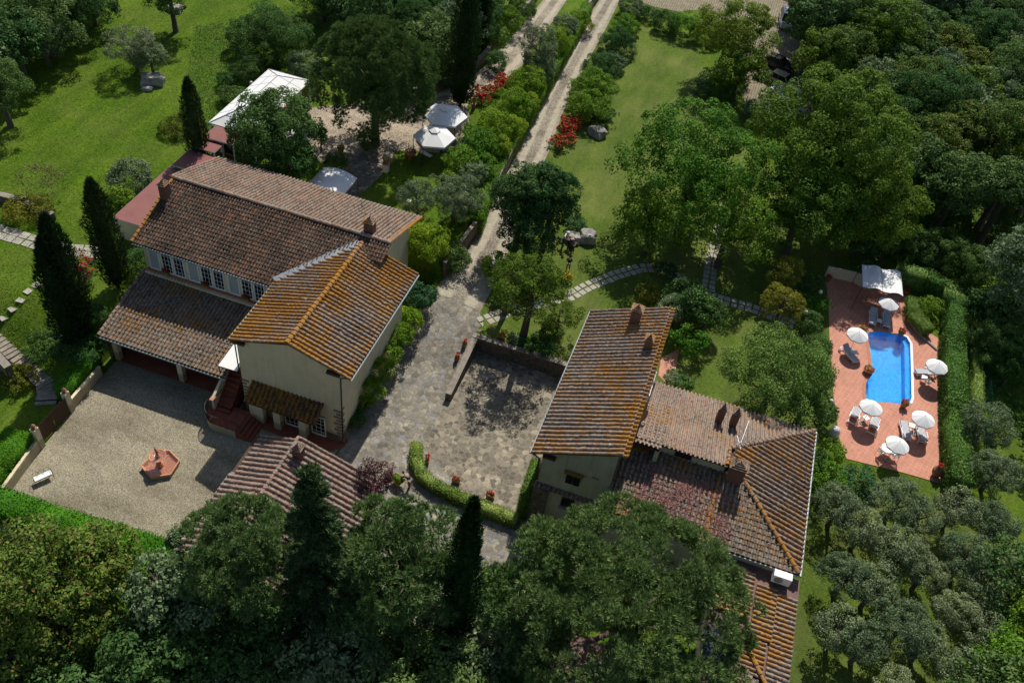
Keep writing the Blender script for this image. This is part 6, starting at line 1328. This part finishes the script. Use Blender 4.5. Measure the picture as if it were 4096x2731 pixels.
# garden trees
TR = [
 ('broad', 632, 305, 92, 5.0, 'dense dark green tree overhanging the rear of the villa roof', .95), ('broad', 668, 372, 58, 3.6, 'lower right lobe of dark foliage tree beside the arched canopy', .8),
 ('linden', 1200, 460, 62, 5.5, 'left one of the paired dark lindens beside the drive', 1.35), ('linden', 1265, 455, 60, 5.8, 'right one of the paired dark lindens beside the drive', 1.4), ('linden', 1215, 540, 60, 3.5, 'dark linden foliage low between the paired lindens', .9),
 ('walnut', 1600, 400, 165, 7.0, 'large open light green walnut in the middle of the lawn', .8), ('walnut', 1500, 505, 80, 4.0, 'light green tree leaning left below the large walnut', .7), ('walnut', 1680, 520, 95, 5.0, 'light green tree right below the large walnut', .8),
 ('ash', 1915, 330, 165, 9.0, 'largest bright ash with yellowish tips beside the car park', .8), ('ash', 1850, 470, 110, 6.0, 'ash crown low between the walnut and the largest ash', .8), ('ash', 2010, 470, 95, 6.0, 'ash crown right of and below the largest ash', .8),
 ('ash', 1690, 80, 80, 6.0, 'yellow-tipped ash on the left side of the car park', .8), ('ash', 1700, 165, 55, 4.0, 'dark leafy tree between the lawn top and the black car', .9), ('ash', 1905, 130, 66, 6.0, 'ash overhanging the right side of the car park near the black car', .8), ('ash', 1878, 35, 55, 6.0, 'ash overhanging the silver van', .8),
 ('openlime', 1215, 690, 80, 5.8, 'open yellow-green fruit tree above the sunken court wall', .85), ('openlime', 1170, 640, 45, 4.2, 'left lobe tree of the open fruit tree group at the drive edge', .8), ('openlime', 1285, 725, 50, 2.4, 'low feathery yellow-green tree right of the open fruit tree', .9),
 ('bush', 1785, 870, 112, 4.6, 'broad soft green tree between the farmhouse wing and the pool deck', .75), ('broad', 1850, 930, 62, 3., 'darker lower tree at the right foot of the broad soft green tree', .8),
 ('rust', 1800, 625, 42, 3.2, 'upper rounded olive-brown tree left of the pool deck', .9), ('rust', 1798, 700, 48, 2.8, 'lower rounded olive-brown tree left of the pool deck', .9),
 ('olive', 97, 90, 52, 3.0, 'olive tree at the dark wood\'s edge on the wild lawn, upper left', .75), ('olive', 305, 108, 55, 2.8, 'grey-leaved olive shading the large boulder on the wild lawn', .65), ('olive', 345, 130, 35, 2.2, 'small olive crown right beside the boulder olive', .7),
 ('broad', 388, -25, 60, 5.0, 'tree at the top edge with slender trunk on the wild lawn', .7),
 ('olive', 960, 452, 44, 2.8, 'silvery olive beside the flood lamp behind the villa', .9), ('olive', 1045, 455, 58, 2.8, 'dense grey-green olive between flood lamp and drive wall', .9), ('olive', 1238, 110, 42, 3.0, 'dark olive on the shrub bank near the top of the drive', 1.1),
 ('plum', 862, 1098, 42, 3.0, 'purple-leaved plum beside the wheelbarrow', 1.2), ('plum', 822, 1132, 44, 2.2, 'lower purple-leaved plum against the outbuilding roof', .7),
 ('laurel', 940, 700, 1, 1, '', 1),
 ('broad', 1580, 690, 52, 2.6, 'dark rounded tree behind the farmhouse block, nearest the stone path', .9), ('broad', 1625, 715, 42, 2.4, 'dark rounded tree right of its twin behind the farmhouse block', .9), ('grey', 1545, 705, 36, 2.4, 'greyish leafy tree behind the farmhouse block, left of the dark pair', .9),
 ('oak', 70, 1330, 130, 8.0, 'big reddish-tipped oak at the lower left edge', .8), ('oak', 215, 1300, 95, 7.0, 'oak right of the big lower left oak, under the court hedge', .85), ('oak', 40, 1460, 105, 6.0, 'oak at the left edge below the big lower left oak', .8), ('oak', 165, 1420, 85, 5.5, 'shaded oak below the court hedge at lower left', .8),
 ('forestlight', 395, 1370, 95, 6.5, 'grey-green evergreen oak left of the outbuilding pine', .95), ('laurel', 285, 1310, 55, 4.5, 'bright laurel tree just below the court hedge', .9), ('forestlight', 330, 1470, 60, 4.0, 'low evergreen oak at lower left among black shade', .8),
 ('grey', 728, 1515, 55, 4.2, 'pale grey-green tree at the bottom edge left of centre', .95), ('forestlight', 985, 1420, 80, 5.0, 'evergreen oak behind the slim foreground cypress', .8), ('forest', 930, 1520, 70, 4.0, 'dark oak at the bottom edge below the pines', .7), ('forest', 600, 1480, 95, 4.0, 'dark oak at the bottom edge under the outbuilding pine', .7),
 ('forest', 810, 1545, 60, 3.5, 'dark oak at the bottom edge right of the pale tree', .7), ('forest', 1090, 1530, 60, 3.0, 'leafy oak at the bottom edge below the slim cypress', .8), ('forest', 480, 1540, 70, 3.0, 'shadowed oak at the bottom edge left of the pale tree', .7),
]
OL = [(1930, 1160, 58), (1985, 1215, 50), (2062, 1150, 62), (2115, 1185, 48), (1945, 1320, 60), (2010, 1350, 56), (2075, 1270, 66), (2130, 1310, 46), (1930, 1440, 58), (1988, 1478, 52), (2072, 1440, 72), (2130, 1475, 50), (2200, 1165, 52), (2220, 1280, 62), (2290, 1200, 50), (2195, 1400, 50), (2262, 1360, 56), (2275, 1465, 60), (2215, 1545, 60), (2290, 1080, 55), (2265, 975, 62), (2060, 1580, 52), (2330, 1560, 50), (2330, 1300, 45)]
OLL = ['olive nearest the farmhouse corner below the junipers', 'olive crown just right of the one at the farmhouse corner', 'olive on the lawn below the pool deck, under the lowest parasol', 'olive on the lawn below the big terracotta jar', 'olive second down the farmhouse side of the grove', 'olive touching the right of the second one down the farmhouse side', 'wide olive in the middle of the grove', 'olive on the right flank of the wide middle one',
 'olive third down the farmhouse side of the grove', 'olive crown right of the third down the farmhouse side', 'widest olive low in the grove', 'olive right of the widest low one', 'olive at the lower end of the tall pool hedge', 'large olive below the end of the tall pool hedge', 'olive right of the green fence below the pool hedge', 'olive in the second column, right of the low widest one', 'olive in the right column, middle', 'olive in the right column near the bottom', 'olive at the bottom edge in the right column', 'olive beyond the pool hedge beside the clearing', 'hazy olive behind the green netting right of the pool hedge', 'olive cut by the bottom edge below the widest one', 'olive at the lower right corner', 'olive at the right edge of the grove']
for (x, y, r_), l in zip(OL, OLL): plant('olive', x, y, r_*.93, 2.6, l, 'olive tree', 'olives in the grove below the pool', .8, 'olive_tree')
for k, x, y, r_, zc, l, asp in TR:
    if l: plant(k, x, y, r_, zc, l, asp=asp, name='olive_tree' if k == 'olive' else 'plum_tree' if k == 'plum' else 'tree')
# shrubs: bank between the two roads, strips beside drive and garden
SH = [
 ('lime', 1335, 25, 30, 1.2, 'bright bank shrub at the top edge between the roads'), ('grey', 1300, 60, 28, 1.2, 'greyish bank shrub second from the top between the roads'), ('lime', 1278, 95, 34, 1.4, 'bright bank shrub just below the greyish one'), ('grey', 1240, 160, 34, 1.2, 'dull green shrub under the dark bank olive'), ('lime', 1212, 232, 26, 1.4, 'bright shrub hugging the drive wall level with the statue'), ('lime', 1180, 290, 26, 1.3, 'bright shrub hugging the drive wall level with the jar'), ('lime', 1145, 332, 28, 1.3, 'bright shrub hugging the drive wall below the gazebos'), ('lime', 1092, 300, 26, 1., 'bright low shrub touching the nearer gazebo'), ('laurel', 1110, 382, 28, 1.2, 'green shrub hugging the drive wall above the lindens'), ('lime', 1038, 405, 24, 1., 'small bright shrub just above the silvery olive'),
 ('lime', 1210, 192, 40, 1.5, 'bright rounded shrub right of the red bank flowers'), ('lime', 1180, 240, 42, 1.5, 'bright shrub level with the farther gazebo'), ('lime', 1142, 292, 42, 1.4, 'bright shrub right of the nearer gazebo'), ('laurel', 1105, 335, 44, 1.4, 'green bank shrub below the gazebos'), ('laurel', 1065, 372, 40, 1.3, 'green bank shrub above the olives'), ('grey', 1088, 400, 30, 1.2, 'grey-green shrub against the drive wall beside the olives'), ('dark', 1070, 470, 30, 1.2, 'dark shrub on the drive wall below the olives'), ('laurel', 1120, 440, 1, 1, ''),
 ('lime', 985, 555, 48, 1.8, 'big bright shrub beside the villa\'s rear corner'), ('lime', 948, 600, 34, 1.3, 'bright shrub squeezed between villa wall and drive wall'), ('dark', 1040, 560, 40, 1.2, 'dark shrub against the drive wall by the villa'), ('dark', 1010, 640, 1, 1, ''),
 ('juniper', 965, 680, 38, 1.5, 'round clipped dark green bush at the gabled wing\'s far corner'),
 ('lime', 938, 735, 32, 1.8, 'bright climber clump beside the round bush'), ('lime', 915, 770, 34, 2.2, 'bright climber clump on the wing wall, second from the round bush'), ('lime', 892, 808, 33, 2.1, 'bright climber clump on the wing wall, middle'), ('lime', 868, 850, 36, 2.3, 'leafy climber clump on the wing wall, below the middle one'), ('lime', 845, 895, 36, 1.9, 'bright climber clump near the lower corner of the wing wall'), ('dark', 812, 960, 26, .8, 'dark low shrub at the lower corner of the wing'), ('dark', 830, 925, 26, 1.0, 'dark shrub under the climbers near the wing corner'),
 ('grey', 1450, 15, 28, 1.2, 'grey-green shrub at the top of the strip right of the drive'), ('laurel', 1440, 60, 26, 1.1, 'green shrub in the strip right of the drive, near the top'), ('dark', 1418, 105, 32, 1.2, 'dark shrub in the strip right of the drive, beside the lawn point'), ('grey', 1405, 140, 26, 1.0, 'silvery shrub in the strip right of the drive'), ('dark', 1378, 165, 36, 1.3, 'dark rounded shrub in the middle of the strip right of the drive'), ('laurel', 1362, 210, 40, 1.4, 'larger green shrub in the strip right of the drive'), ('laurel', 1352, 252, 38, 1.3, 'green shrub just above the terracotta jar'), ('dark', 1385, 262, 26, 1.0, 'dark shrub above the pale boulder'),
 ('juniper', 1622, 190, 24, 1.5, 'upright oval conifer standing on the lawn\'s right edge'), ('dark', 1530, 50, 32, 1.3, 'dark shrub below the car park paving, left one'), ('laurel', 1575, 60, 34, 1.5, 'green shrub below the car park paving, middle one'), ('laurel', 1620, 70, 32, 1.5, 'green shrub below the car park paving, right one'), ('dark', 1668, 215, 30, 1.3, 'dark bush right of the oval conifer'), ('grey', 1745, 255, 34, 1.5, 'grey-green bush at the lower end of the car park'), ('dark', 1495, 30, 24, 1.0, 'dark low shrub at the lawn\'s top point'),
 ('juniper', 1325, 515, 26, .8, 'spreading dark juniper behind the group of people'), ('rust', 1487, 672, 30, .8, 'yellowish low bush on the lawn above the farmhouse roof'), ('laurel', 1520, 715, 22, .9, 'bright small bush at the farmhouse block\'s far corner'), ('dark', 1530, 620, 26, .8, 'dark low bush at the bend of the stone path'), ('laurel', 1588, 785, 38, 1.5, 'rounded glossy bush beside the terracotta path'), ('laurel', 1535, 770, 20, 1.2, 'small glossy bush against the farmhouse verge'), ('grey', 1545, 865, 22, .9, 'variegated bush beside the air conditioners'), ('dark', 1570, 880, 24, .9, 'dark bush behind the wing roof'),
 ('dark', 1235, 790, 36, .7, 'dark mat of shrub on top of the retaining wall'), ('grey', 1185, 776, 18, .3, 'low trailing plant beside the geranium box on the wall'),
 ('laurel', 1908, 1035, 30, 1.3, 'glossy bush between farmhouse and lower deck corner'), ('laurel', 1903, 1100, 40, 1.6, 'larger glossy bush at the farmhouse gutter'), ('juniper', 1972, 1105, 46, .9, 'spreading dark juniper below the pool deck'), ('dark', 1880, 1060, 28, 1.2, 'dark bush tight against the farmhouse gutter'), ('dark', 1858, 740, 34, 1.6, 'dark bush left of the pool deck, upper'), ('dark', 1878, 800, 34, 1.6, 'dark bush left of the pool deck, beside the lone lounger'), ('dark', 1890, 870, 28, 1.5, 'dark bush left of the pool deck, level with the notch'), ('dark', 1860, 650, 30, 1.6, 'dark bush left of the pergola wall'), ('laurel', 1880, 700, 26, 1.4, 'leafy bush at the globe lamp left of the deck'), ('dark', 1898, 950, 26, 1.4, 'dark bush by the filter tank'),
 ('laurel', 2140, 705, 26, 1.1, 'rounded leafy bush in the planting bed right of the pergola'),
 ('dark', 625, 95, 78, 2.4, 'large dark shrub mass on the slope above the pavilion'), ('dark', 560, 80, 40, 1.8, 'dark shrub left of the large mass above the pavilion'), ('dark', 568, 165, 34, 1.2, 'dark shrub just above the pavilion roof'), ('grey', 700, 150, 38, 1.6, 'silvery shrub left of the stone pine'), ('dark', 535, 215, 30, 1.0, 'shrub left of the globe lamp'), ('dark', 520, 180, 24, .9, 'small shrub on the wild lawn\'s right edge'), ('rust', 405, 290, 40, .6, 'low brownish ground shrub left of the slim cypress'), ('grey', 298, 405, 50, 1.7, 'pale broad shrub above the red walkway roof'), ('laurel', 275, 455, 34, 1.2, 'shrub at the lower end of the pale broad one'), ('dry', 92, 420, 55, 2.0, 'bare twiggy shrub above the low wall at left'), ('rust', 60, 480, 50, .7, 'dry scrub around the low wall at left'), ('dark', 320, 600, 34, 1.2, 'dark bush at the villa\'s left corner'), ('dark', 200, 830, 50, .8, 'dark shrub on the slope left of the portico'), ('dark', 110, 790, 50, .6, 'shrubby bank under the twin cypresses'), ('rust', 40, 870, 40, .6, 'dry shrub above the stone stair'), ('dark', 235, 780, 30, .9, 'dark bush at the portico side wall'),
 ('laurel', 1085, 60, 1, 1, ''), ('laurel', 1130, 85, 34, 1.6, 'leafy shrub left of the upper road wall'), ('lime', 1165, 45, 34, 1.8, 'brighter shrub near the top of the upper road wall'), ('dark', 1010, 165, 40, 1.6, 'dark shrub above the terrace wall, right of the pine'), ('grey', 985, 110, 40, 1.8, 'greyish shrub behind the stone pine'), ('dark', 1140, 140, 26, 1.2, 'dark low shrub on the upper road wall'), ('dark', 1200, 20, 30, 1.6, 'dark shrub at the top edge left of the upper road'),
 ('dark', 775, 372, 26, 1.2, 'round dark bush at the edge of the shaded flagstones'), ('dark', 848, 322, 26, 1.2, 'dark bush at the foot of the stone pine'), ('grey', 420, 1235, 34, 1.6, 'elder shrub with creamy flowers at the court hedge\'s end'), ('grey', 455, 1200, 28, 1.5, 'elder shrub against the outbuilding gutter'), ('laurel', 1140, 610, 34, 1.6, 'low leafy shrub at the drive edge left of the fruit tree'), ('dark', 1265, 755, 26, .9, 'dark low shrub under the fruit tree\'s right side'), ('dark', 1150, 690, 22, .7, 'small dark shrub under the fruit tree\'s left side'),
 ('hedge', 0, 0, 1, 1, ''), ('laurel', 1130, 1350, 40, 1.5, 'green bush beside the cut end of the flagstone path'), ('dark', 1150, 1400, 50, 1.8, 'glossy dark bush between slim cypress and big pine'), ('laurel', 985, 1500, 40, 1.6, 'bright leafy bush at the bottom left of the slim cypress'),
]
for k, x, y, r_, zc, l in SH:
    if l and 1040 < x < 1460 and y < 500: r_ *= 1.22 if x > 1340 and y > 40 else 1.08
    if l: plant(k, x, y, r_, zc, l, 'shrub', asp=1.35 if 'oval' in l else .8 if zc > 1 else .5, trunk=False)
# flower beds
def bed(pts, label, n, col, leafk='hedge', h=1.0, z=None, r_=.5, fl=3.):
    t = None; C = []; F = []; rg = np.random.default_rng(len(pts)*7+n); ps = [ground(*p) for p in pts]
    q = ps[0]; t = thing('flower_bed', label, 'flower bed', q)
    for i in range(n):
        s = rg.random()*(len(ps)-1); k = int(s); c = ps[k].lerp(ps[k+1], s-k); c = np.array(c)+np.array([rg.normal()*r_, rg.normal()*r_*.5, h*(.35+.5*rg.random())]); u = sph(rg, 90); C.append(np.concatenate([c+u*.38*(.6+.4*rg.random((90, 1))), u], 1))
        for j in range(int(fl)): uu = sph(rg, 1)[0]; uu[2] = abs(uu[2])+.2; uu[1] -= .3; cc = c+uu/np.linalg.norm(uu)*.42; u = sph(rg, 26); F.append(np.concatenate([cc+u*.075, u], 1))
    C = np.concatenate(C); F = np.concatenate(F)
    link('foliage', poly_mesh('foliage', leaf_quads(rg, C[:, :3], C[:, 3:], .13), 4, [LEAF[leafk]]), t); link('flowers', poly_mesh('flowers', leaf_quads(rg, F[:, :3], F[:, 3:], .10, .9), 4, [MAT[col]]), t)
bed([(1322, 282), (1300, 310), (1285, 350)], 'dense bed of scarlet flowers beside the pale boulder on the drive\'s edge', 64, 'geranium', r_=.6, fl=7)
bed([(1165, 192), (1130, 215), (1095, 240)], 'row of scarlet flowering shrubs along the upper gravel road', 60, 'geranium', r_=.5, fl=6)
bed([(195, 600), (200, 640), (215, 668)], 'red flowering rhododendron between the twin cypresses and the villa cypress', 18, 'geranium', 'grey', 1.6, r_=.45, fl=4)
bed([(935, 490), (952, 500), (962, 515)], 'few red roses below the flood lamp at the villa roof corner', 7, 'geranium', r_=.3, fl=3)
bed([(1302, 640), (1295, 652)], 'small patch of yellow broom below the standing person', 5, 'yellowfl', 'lime', .9, r_=.25, fl=7)
bed([(1222, 700), (1210, 712)], 'yellow broom flowering under the open fruit tree', 6, 'yellowfl', 'lime', 1.4, r_=.4, fl=5)
bed([(415, 1300), (470, 1275)], 'creamy elder blossoms beside the end of the court hedge', 9, 'whitefl', 'grey', 1.7, r_=.6, fl=2)
# hedges
def WP(pts, z): return [tuple(at(x, y, z=z)[:2]) for x, y in pts]
hedge('tall_hedge', [(19.8, 75.0), (22.5, 75.3), (24.6, 74.6), (25.3, 72.6), (24.9, 66), (24.9, 58), (25.0, 50.6)], 1.6, L1, 3.7, 'tall clipped hedge bending round the right side of the pool deck', ls=.15)
hedge('clipped_hedge', [(21.6, 72.4), (21.7, 70.2), (23.0, 68.5)], 1.3, L1+.4, 2.7, 'low clipped hedge in the planting bed right of the pergola')
hedge('tall_hedge', [(26.9, 72), (26.9, 64), (26.8, 58)], .8, L1, 3.2, 'thin outer hedge row beyond the tall pool hedge', leaf='hedge')
hp = [tuple(at(*crop(x, y, 1800, 900, 1.7045), z=.9)[:2]) for x, y in ()]
hedge('curved_hedge', [tuple(at(x, y, z=.85)[:2]) for x, y in ((957, 1015), (956, 1050), (968, 1085), (1000, 1110), (1045, 1132), (1100, 1155), (1150, 1175), (1190, 1190))], .85, 0, .95, 'curved low hedge enclosing the lower end of the sunken court', ls=.09)
hedge('climbing_hedge', [(-5.35, 37.0), (-5.5, 40.2)], .7, 0, 3.3, 'tall narrow ivy hedge climbing the stone buttress of the farmhouse', ls=.09)
hedge('court_hedge', [tuple(at(x, y, z=1.6)[:2]) for x, y in ((-60, 1125), (60, 1168), (160, 1200), (260, 1228), (345, 1255), (400, 1285))], 1.9, 0, 1.7, 'long bright clipped hedge along the lower side of the gravel court', leaf='hedgeb', ls=.13)
hedge('court_hedge', [(-40.75, 37.6), (-40.7, 35.4), (-40.65, 33.6)], 1.3, .1, 1.85, 'bright hedge behind the low wall between portico and gate', leaf='hedgeb')
hedge('court_hedge', [(-40.6, 29.2), (-40.3, 26), (-40.0, 23.5)], 2.0, 0, 1.8, 'bright hedge behind the low wall below the gate at left', leaf='hedgeb')
hedge('bank_hedge', [tuple(at(x, y, z=L2+.5)[:2]) for x, y in ((1352, 5), (1322, 60), (1250, 185), (1200, 275), (1155, 350), (1120, 420), (1095, 500))], 1.3, L1+.2, L2+.55, 'green undergrowth topping the drive wall along the bright shrub bank', leaf='laurel', ls=.15, dens=.8)
# planting bed kerb
m = MB(); kp = [Vector((*at(*crop(x, y, 3300, 1100, 3.4836), z=L1+.2)[:2], L1+.15)) for x, y in ((1170, 330), (1180, 650), (1290, 790), (1400, 890), (1560, 1030))]
m.tube(kp, .09, 6); m.build('bed_kerb', MAT['concrete'])['kind'] = 'structure'
# green netting fence right of the pool hedge
t = thing('net_fence', 'sagging green netting fence behind the pool hedge', 'fence', (28, 60, L1))
for i in range(12): m = MB(); m.tube([(27.9, 44+i*2.2, L1), (27.9, 44+i*2.2, L1+1.7)], .03, 5); m.build('post', MAT['iron'], t)
m = MB()
for i in range(60): y = 44+i*.4; m.tube([(27.9, y, L1), (27.9, y, L1+1.6)], .009, 3)
for i in range(9): m.tube([(27.9, 44, L1+i*.2), (27.9, 68, L1+i*.2)], .009, 3)
m.build('netting', MAT['greenplastic'], t)
# ------------------------------------------------------------- woods
def wood(poly, z, spacing, rad, zc, kinds, label, group, seed, avoid=(9, 31, 44, 84)):
    rg = random.Random(seed); out = []; tries = 0; xs_ = [p[0] for p in poly]; ys_ = [p[1] for p in poly]
    while tries < 9000:
        tries += 1; x, y = rg.uniform(min(xs_), max(xs_)), rg.uniform(min(ys_), max(ys_))
        if not inside((x, y), poly): continue
        w_ = at(x, y, z=z+zc)
        if avoid[0] < w_.x < avoid[1] and avoid[2] < w_.y < avoid[3]: continue
        if any((w_.x-q.x)**2+(w_.y-q.y)**2 < spacing**2 for q in out): continue
        out.append(w_); r_ = rad*rg.uniform(.65, 1.45)
        plant(rg.choice(kinds), 0, 0, 0, zc*rg.uniform(.75, 1.3), label, 'tree', group, asp=rg.choice((.8, 1.0)), wpos=(w_.x, w_.y), rad=r_, name='woodland_tree')
    return len(out)
fk = ['forest', 'forest', 'forestlight', 'forestbright', 'broad', 'oak', 'grey']
n1 = wood([(1830, -60), (2420, -60), (2420, 920), (2260, 900), (2205, 640), (2120, 590), (1960, 560), (2060, 500), (2110, 420), (2080, 300), (2010, 200), (1900, 110)], L1, 3.9, 3.2, 6.5, fk, 'broadleaf tree in the dense wood beyond the pool and car park', 'trees of the wood at upper right', 5)
n2 = wood([(2230, 880), (2420, 900), (2420, 1200), (2345, 1200), (2320, 1000), (2235, 960)], L1, 3.4, 2.6, 4.5, fk, 'broadleaf tree at the right edge beside the clearing and olives', 'trees at the right edge', 6)
n3 = wood([(-60, -60), (220, -60), (195, 20), (130, 40), (55, 75), (40, 150), (20, 205), (-60, 220)], L2, 3.6, 2.7, 4.0, ['forest', 'forestlight', 'dark'], 'dark tree of the thicket at the upper left corner', 'trees of the upper left thicket', 7)
n4 = wood([(700, -70), (1190, -70), (1130, 15), (1070, 70), (1030, 120), (985, 125), (900, 60), (720, 20)], L2, 3.5, 2.6, 3.8, ['forest', 'dark', 'forest', 'forestlight'], 'dark tree of the thicket above the stone pine', 'trees of the thicket above the stone pine', 8)
n5 = wood([(-60, 1530), (1250, 1540), (1250, 1660), (-60, 1660)], 0, 4.0, 2.8, 3.5, ['forest', 'forest', 'forestlight'], 'shaded tree of the wood along the bottom edge', 'trees along the bottom edge', 9)
n6 = wood([(2290, 1480), (2420, 1480), (2420, 1640), (2290, 1640)], L1, 3.2, 2.3, 3.5, ['laurel', 'forest'], 'green tree of the lower right corner thicket', 'trees of the lower right corner', 10)
n7 = wood([(2335, 1180), (2420, 1180), (2420, 1480), (2350, 1480)], L1, 3.4, 2.2, 3.5, ['laurel', 'forest'], 'green tree at the right edge beyond the olive grove', 'trees beyond the olive grove', 11)
n8 = wood([(1965, 530), (2060, 560), (2200, 590), (2290, 690), (2330, 860), (2245, 870), (2215, 640), (2120, 575), (1980, 575)], L1, 2.3, 1.7, 2.0, ['forest', 'dark', 'laurel'], 'low shaded tree on the wood edge just behind the tall pool hedge', 'low trees behind the pool hedge', 12, (9, 28.2, 44, 77.3))
print('wood counts', n8, n1, n2, n3, n4, n5, n6, n7)
# lush undergrowth where trees stand too thick to see the ground: scattered leafy ground cover
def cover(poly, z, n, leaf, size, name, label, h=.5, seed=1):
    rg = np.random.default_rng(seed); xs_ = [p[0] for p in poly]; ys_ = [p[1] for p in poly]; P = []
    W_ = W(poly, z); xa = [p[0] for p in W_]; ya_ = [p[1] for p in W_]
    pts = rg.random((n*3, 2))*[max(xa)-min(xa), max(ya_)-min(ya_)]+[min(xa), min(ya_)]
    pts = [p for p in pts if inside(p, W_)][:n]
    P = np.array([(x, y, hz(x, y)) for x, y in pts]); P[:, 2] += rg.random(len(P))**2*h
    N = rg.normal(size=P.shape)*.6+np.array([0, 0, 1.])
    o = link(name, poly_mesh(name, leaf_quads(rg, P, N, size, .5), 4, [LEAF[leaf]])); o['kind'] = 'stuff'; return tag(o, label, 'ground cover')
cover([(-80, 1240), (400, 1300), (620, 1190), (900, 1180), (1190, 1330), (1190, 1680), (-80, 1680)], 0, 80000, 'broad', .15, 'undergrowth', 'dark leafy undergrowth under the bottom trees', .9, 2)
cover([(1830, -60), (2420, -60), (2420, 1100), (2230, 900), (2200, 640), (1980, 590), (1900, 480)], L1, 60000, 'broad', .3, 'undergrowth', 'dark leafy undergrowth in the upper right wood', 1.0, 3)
cover([(-40, 200), (200, -40), (700, -40), (740, 60), (520, 260), (420, 370), (300, 480), (200, 720), (-40, 900)], L2, 90000, 'lime', .10, 'grass', 'tufts of wild grass and weeds on the upper left lawn', .10, 4)
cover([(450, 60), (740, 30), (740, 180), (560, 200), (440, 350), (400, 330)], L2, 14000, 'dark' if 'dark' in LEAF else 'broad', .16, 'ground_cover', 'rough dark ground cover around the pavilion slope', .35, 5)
# fallen twigs and tiny daisies would be under a pixel at this height
for o in list(scene.objects):
    if o.parent is None and 'label' not in o and 'kind' not in o and o.type in ('MESH', 'EMPTY'): o['kind'] = 'structure'
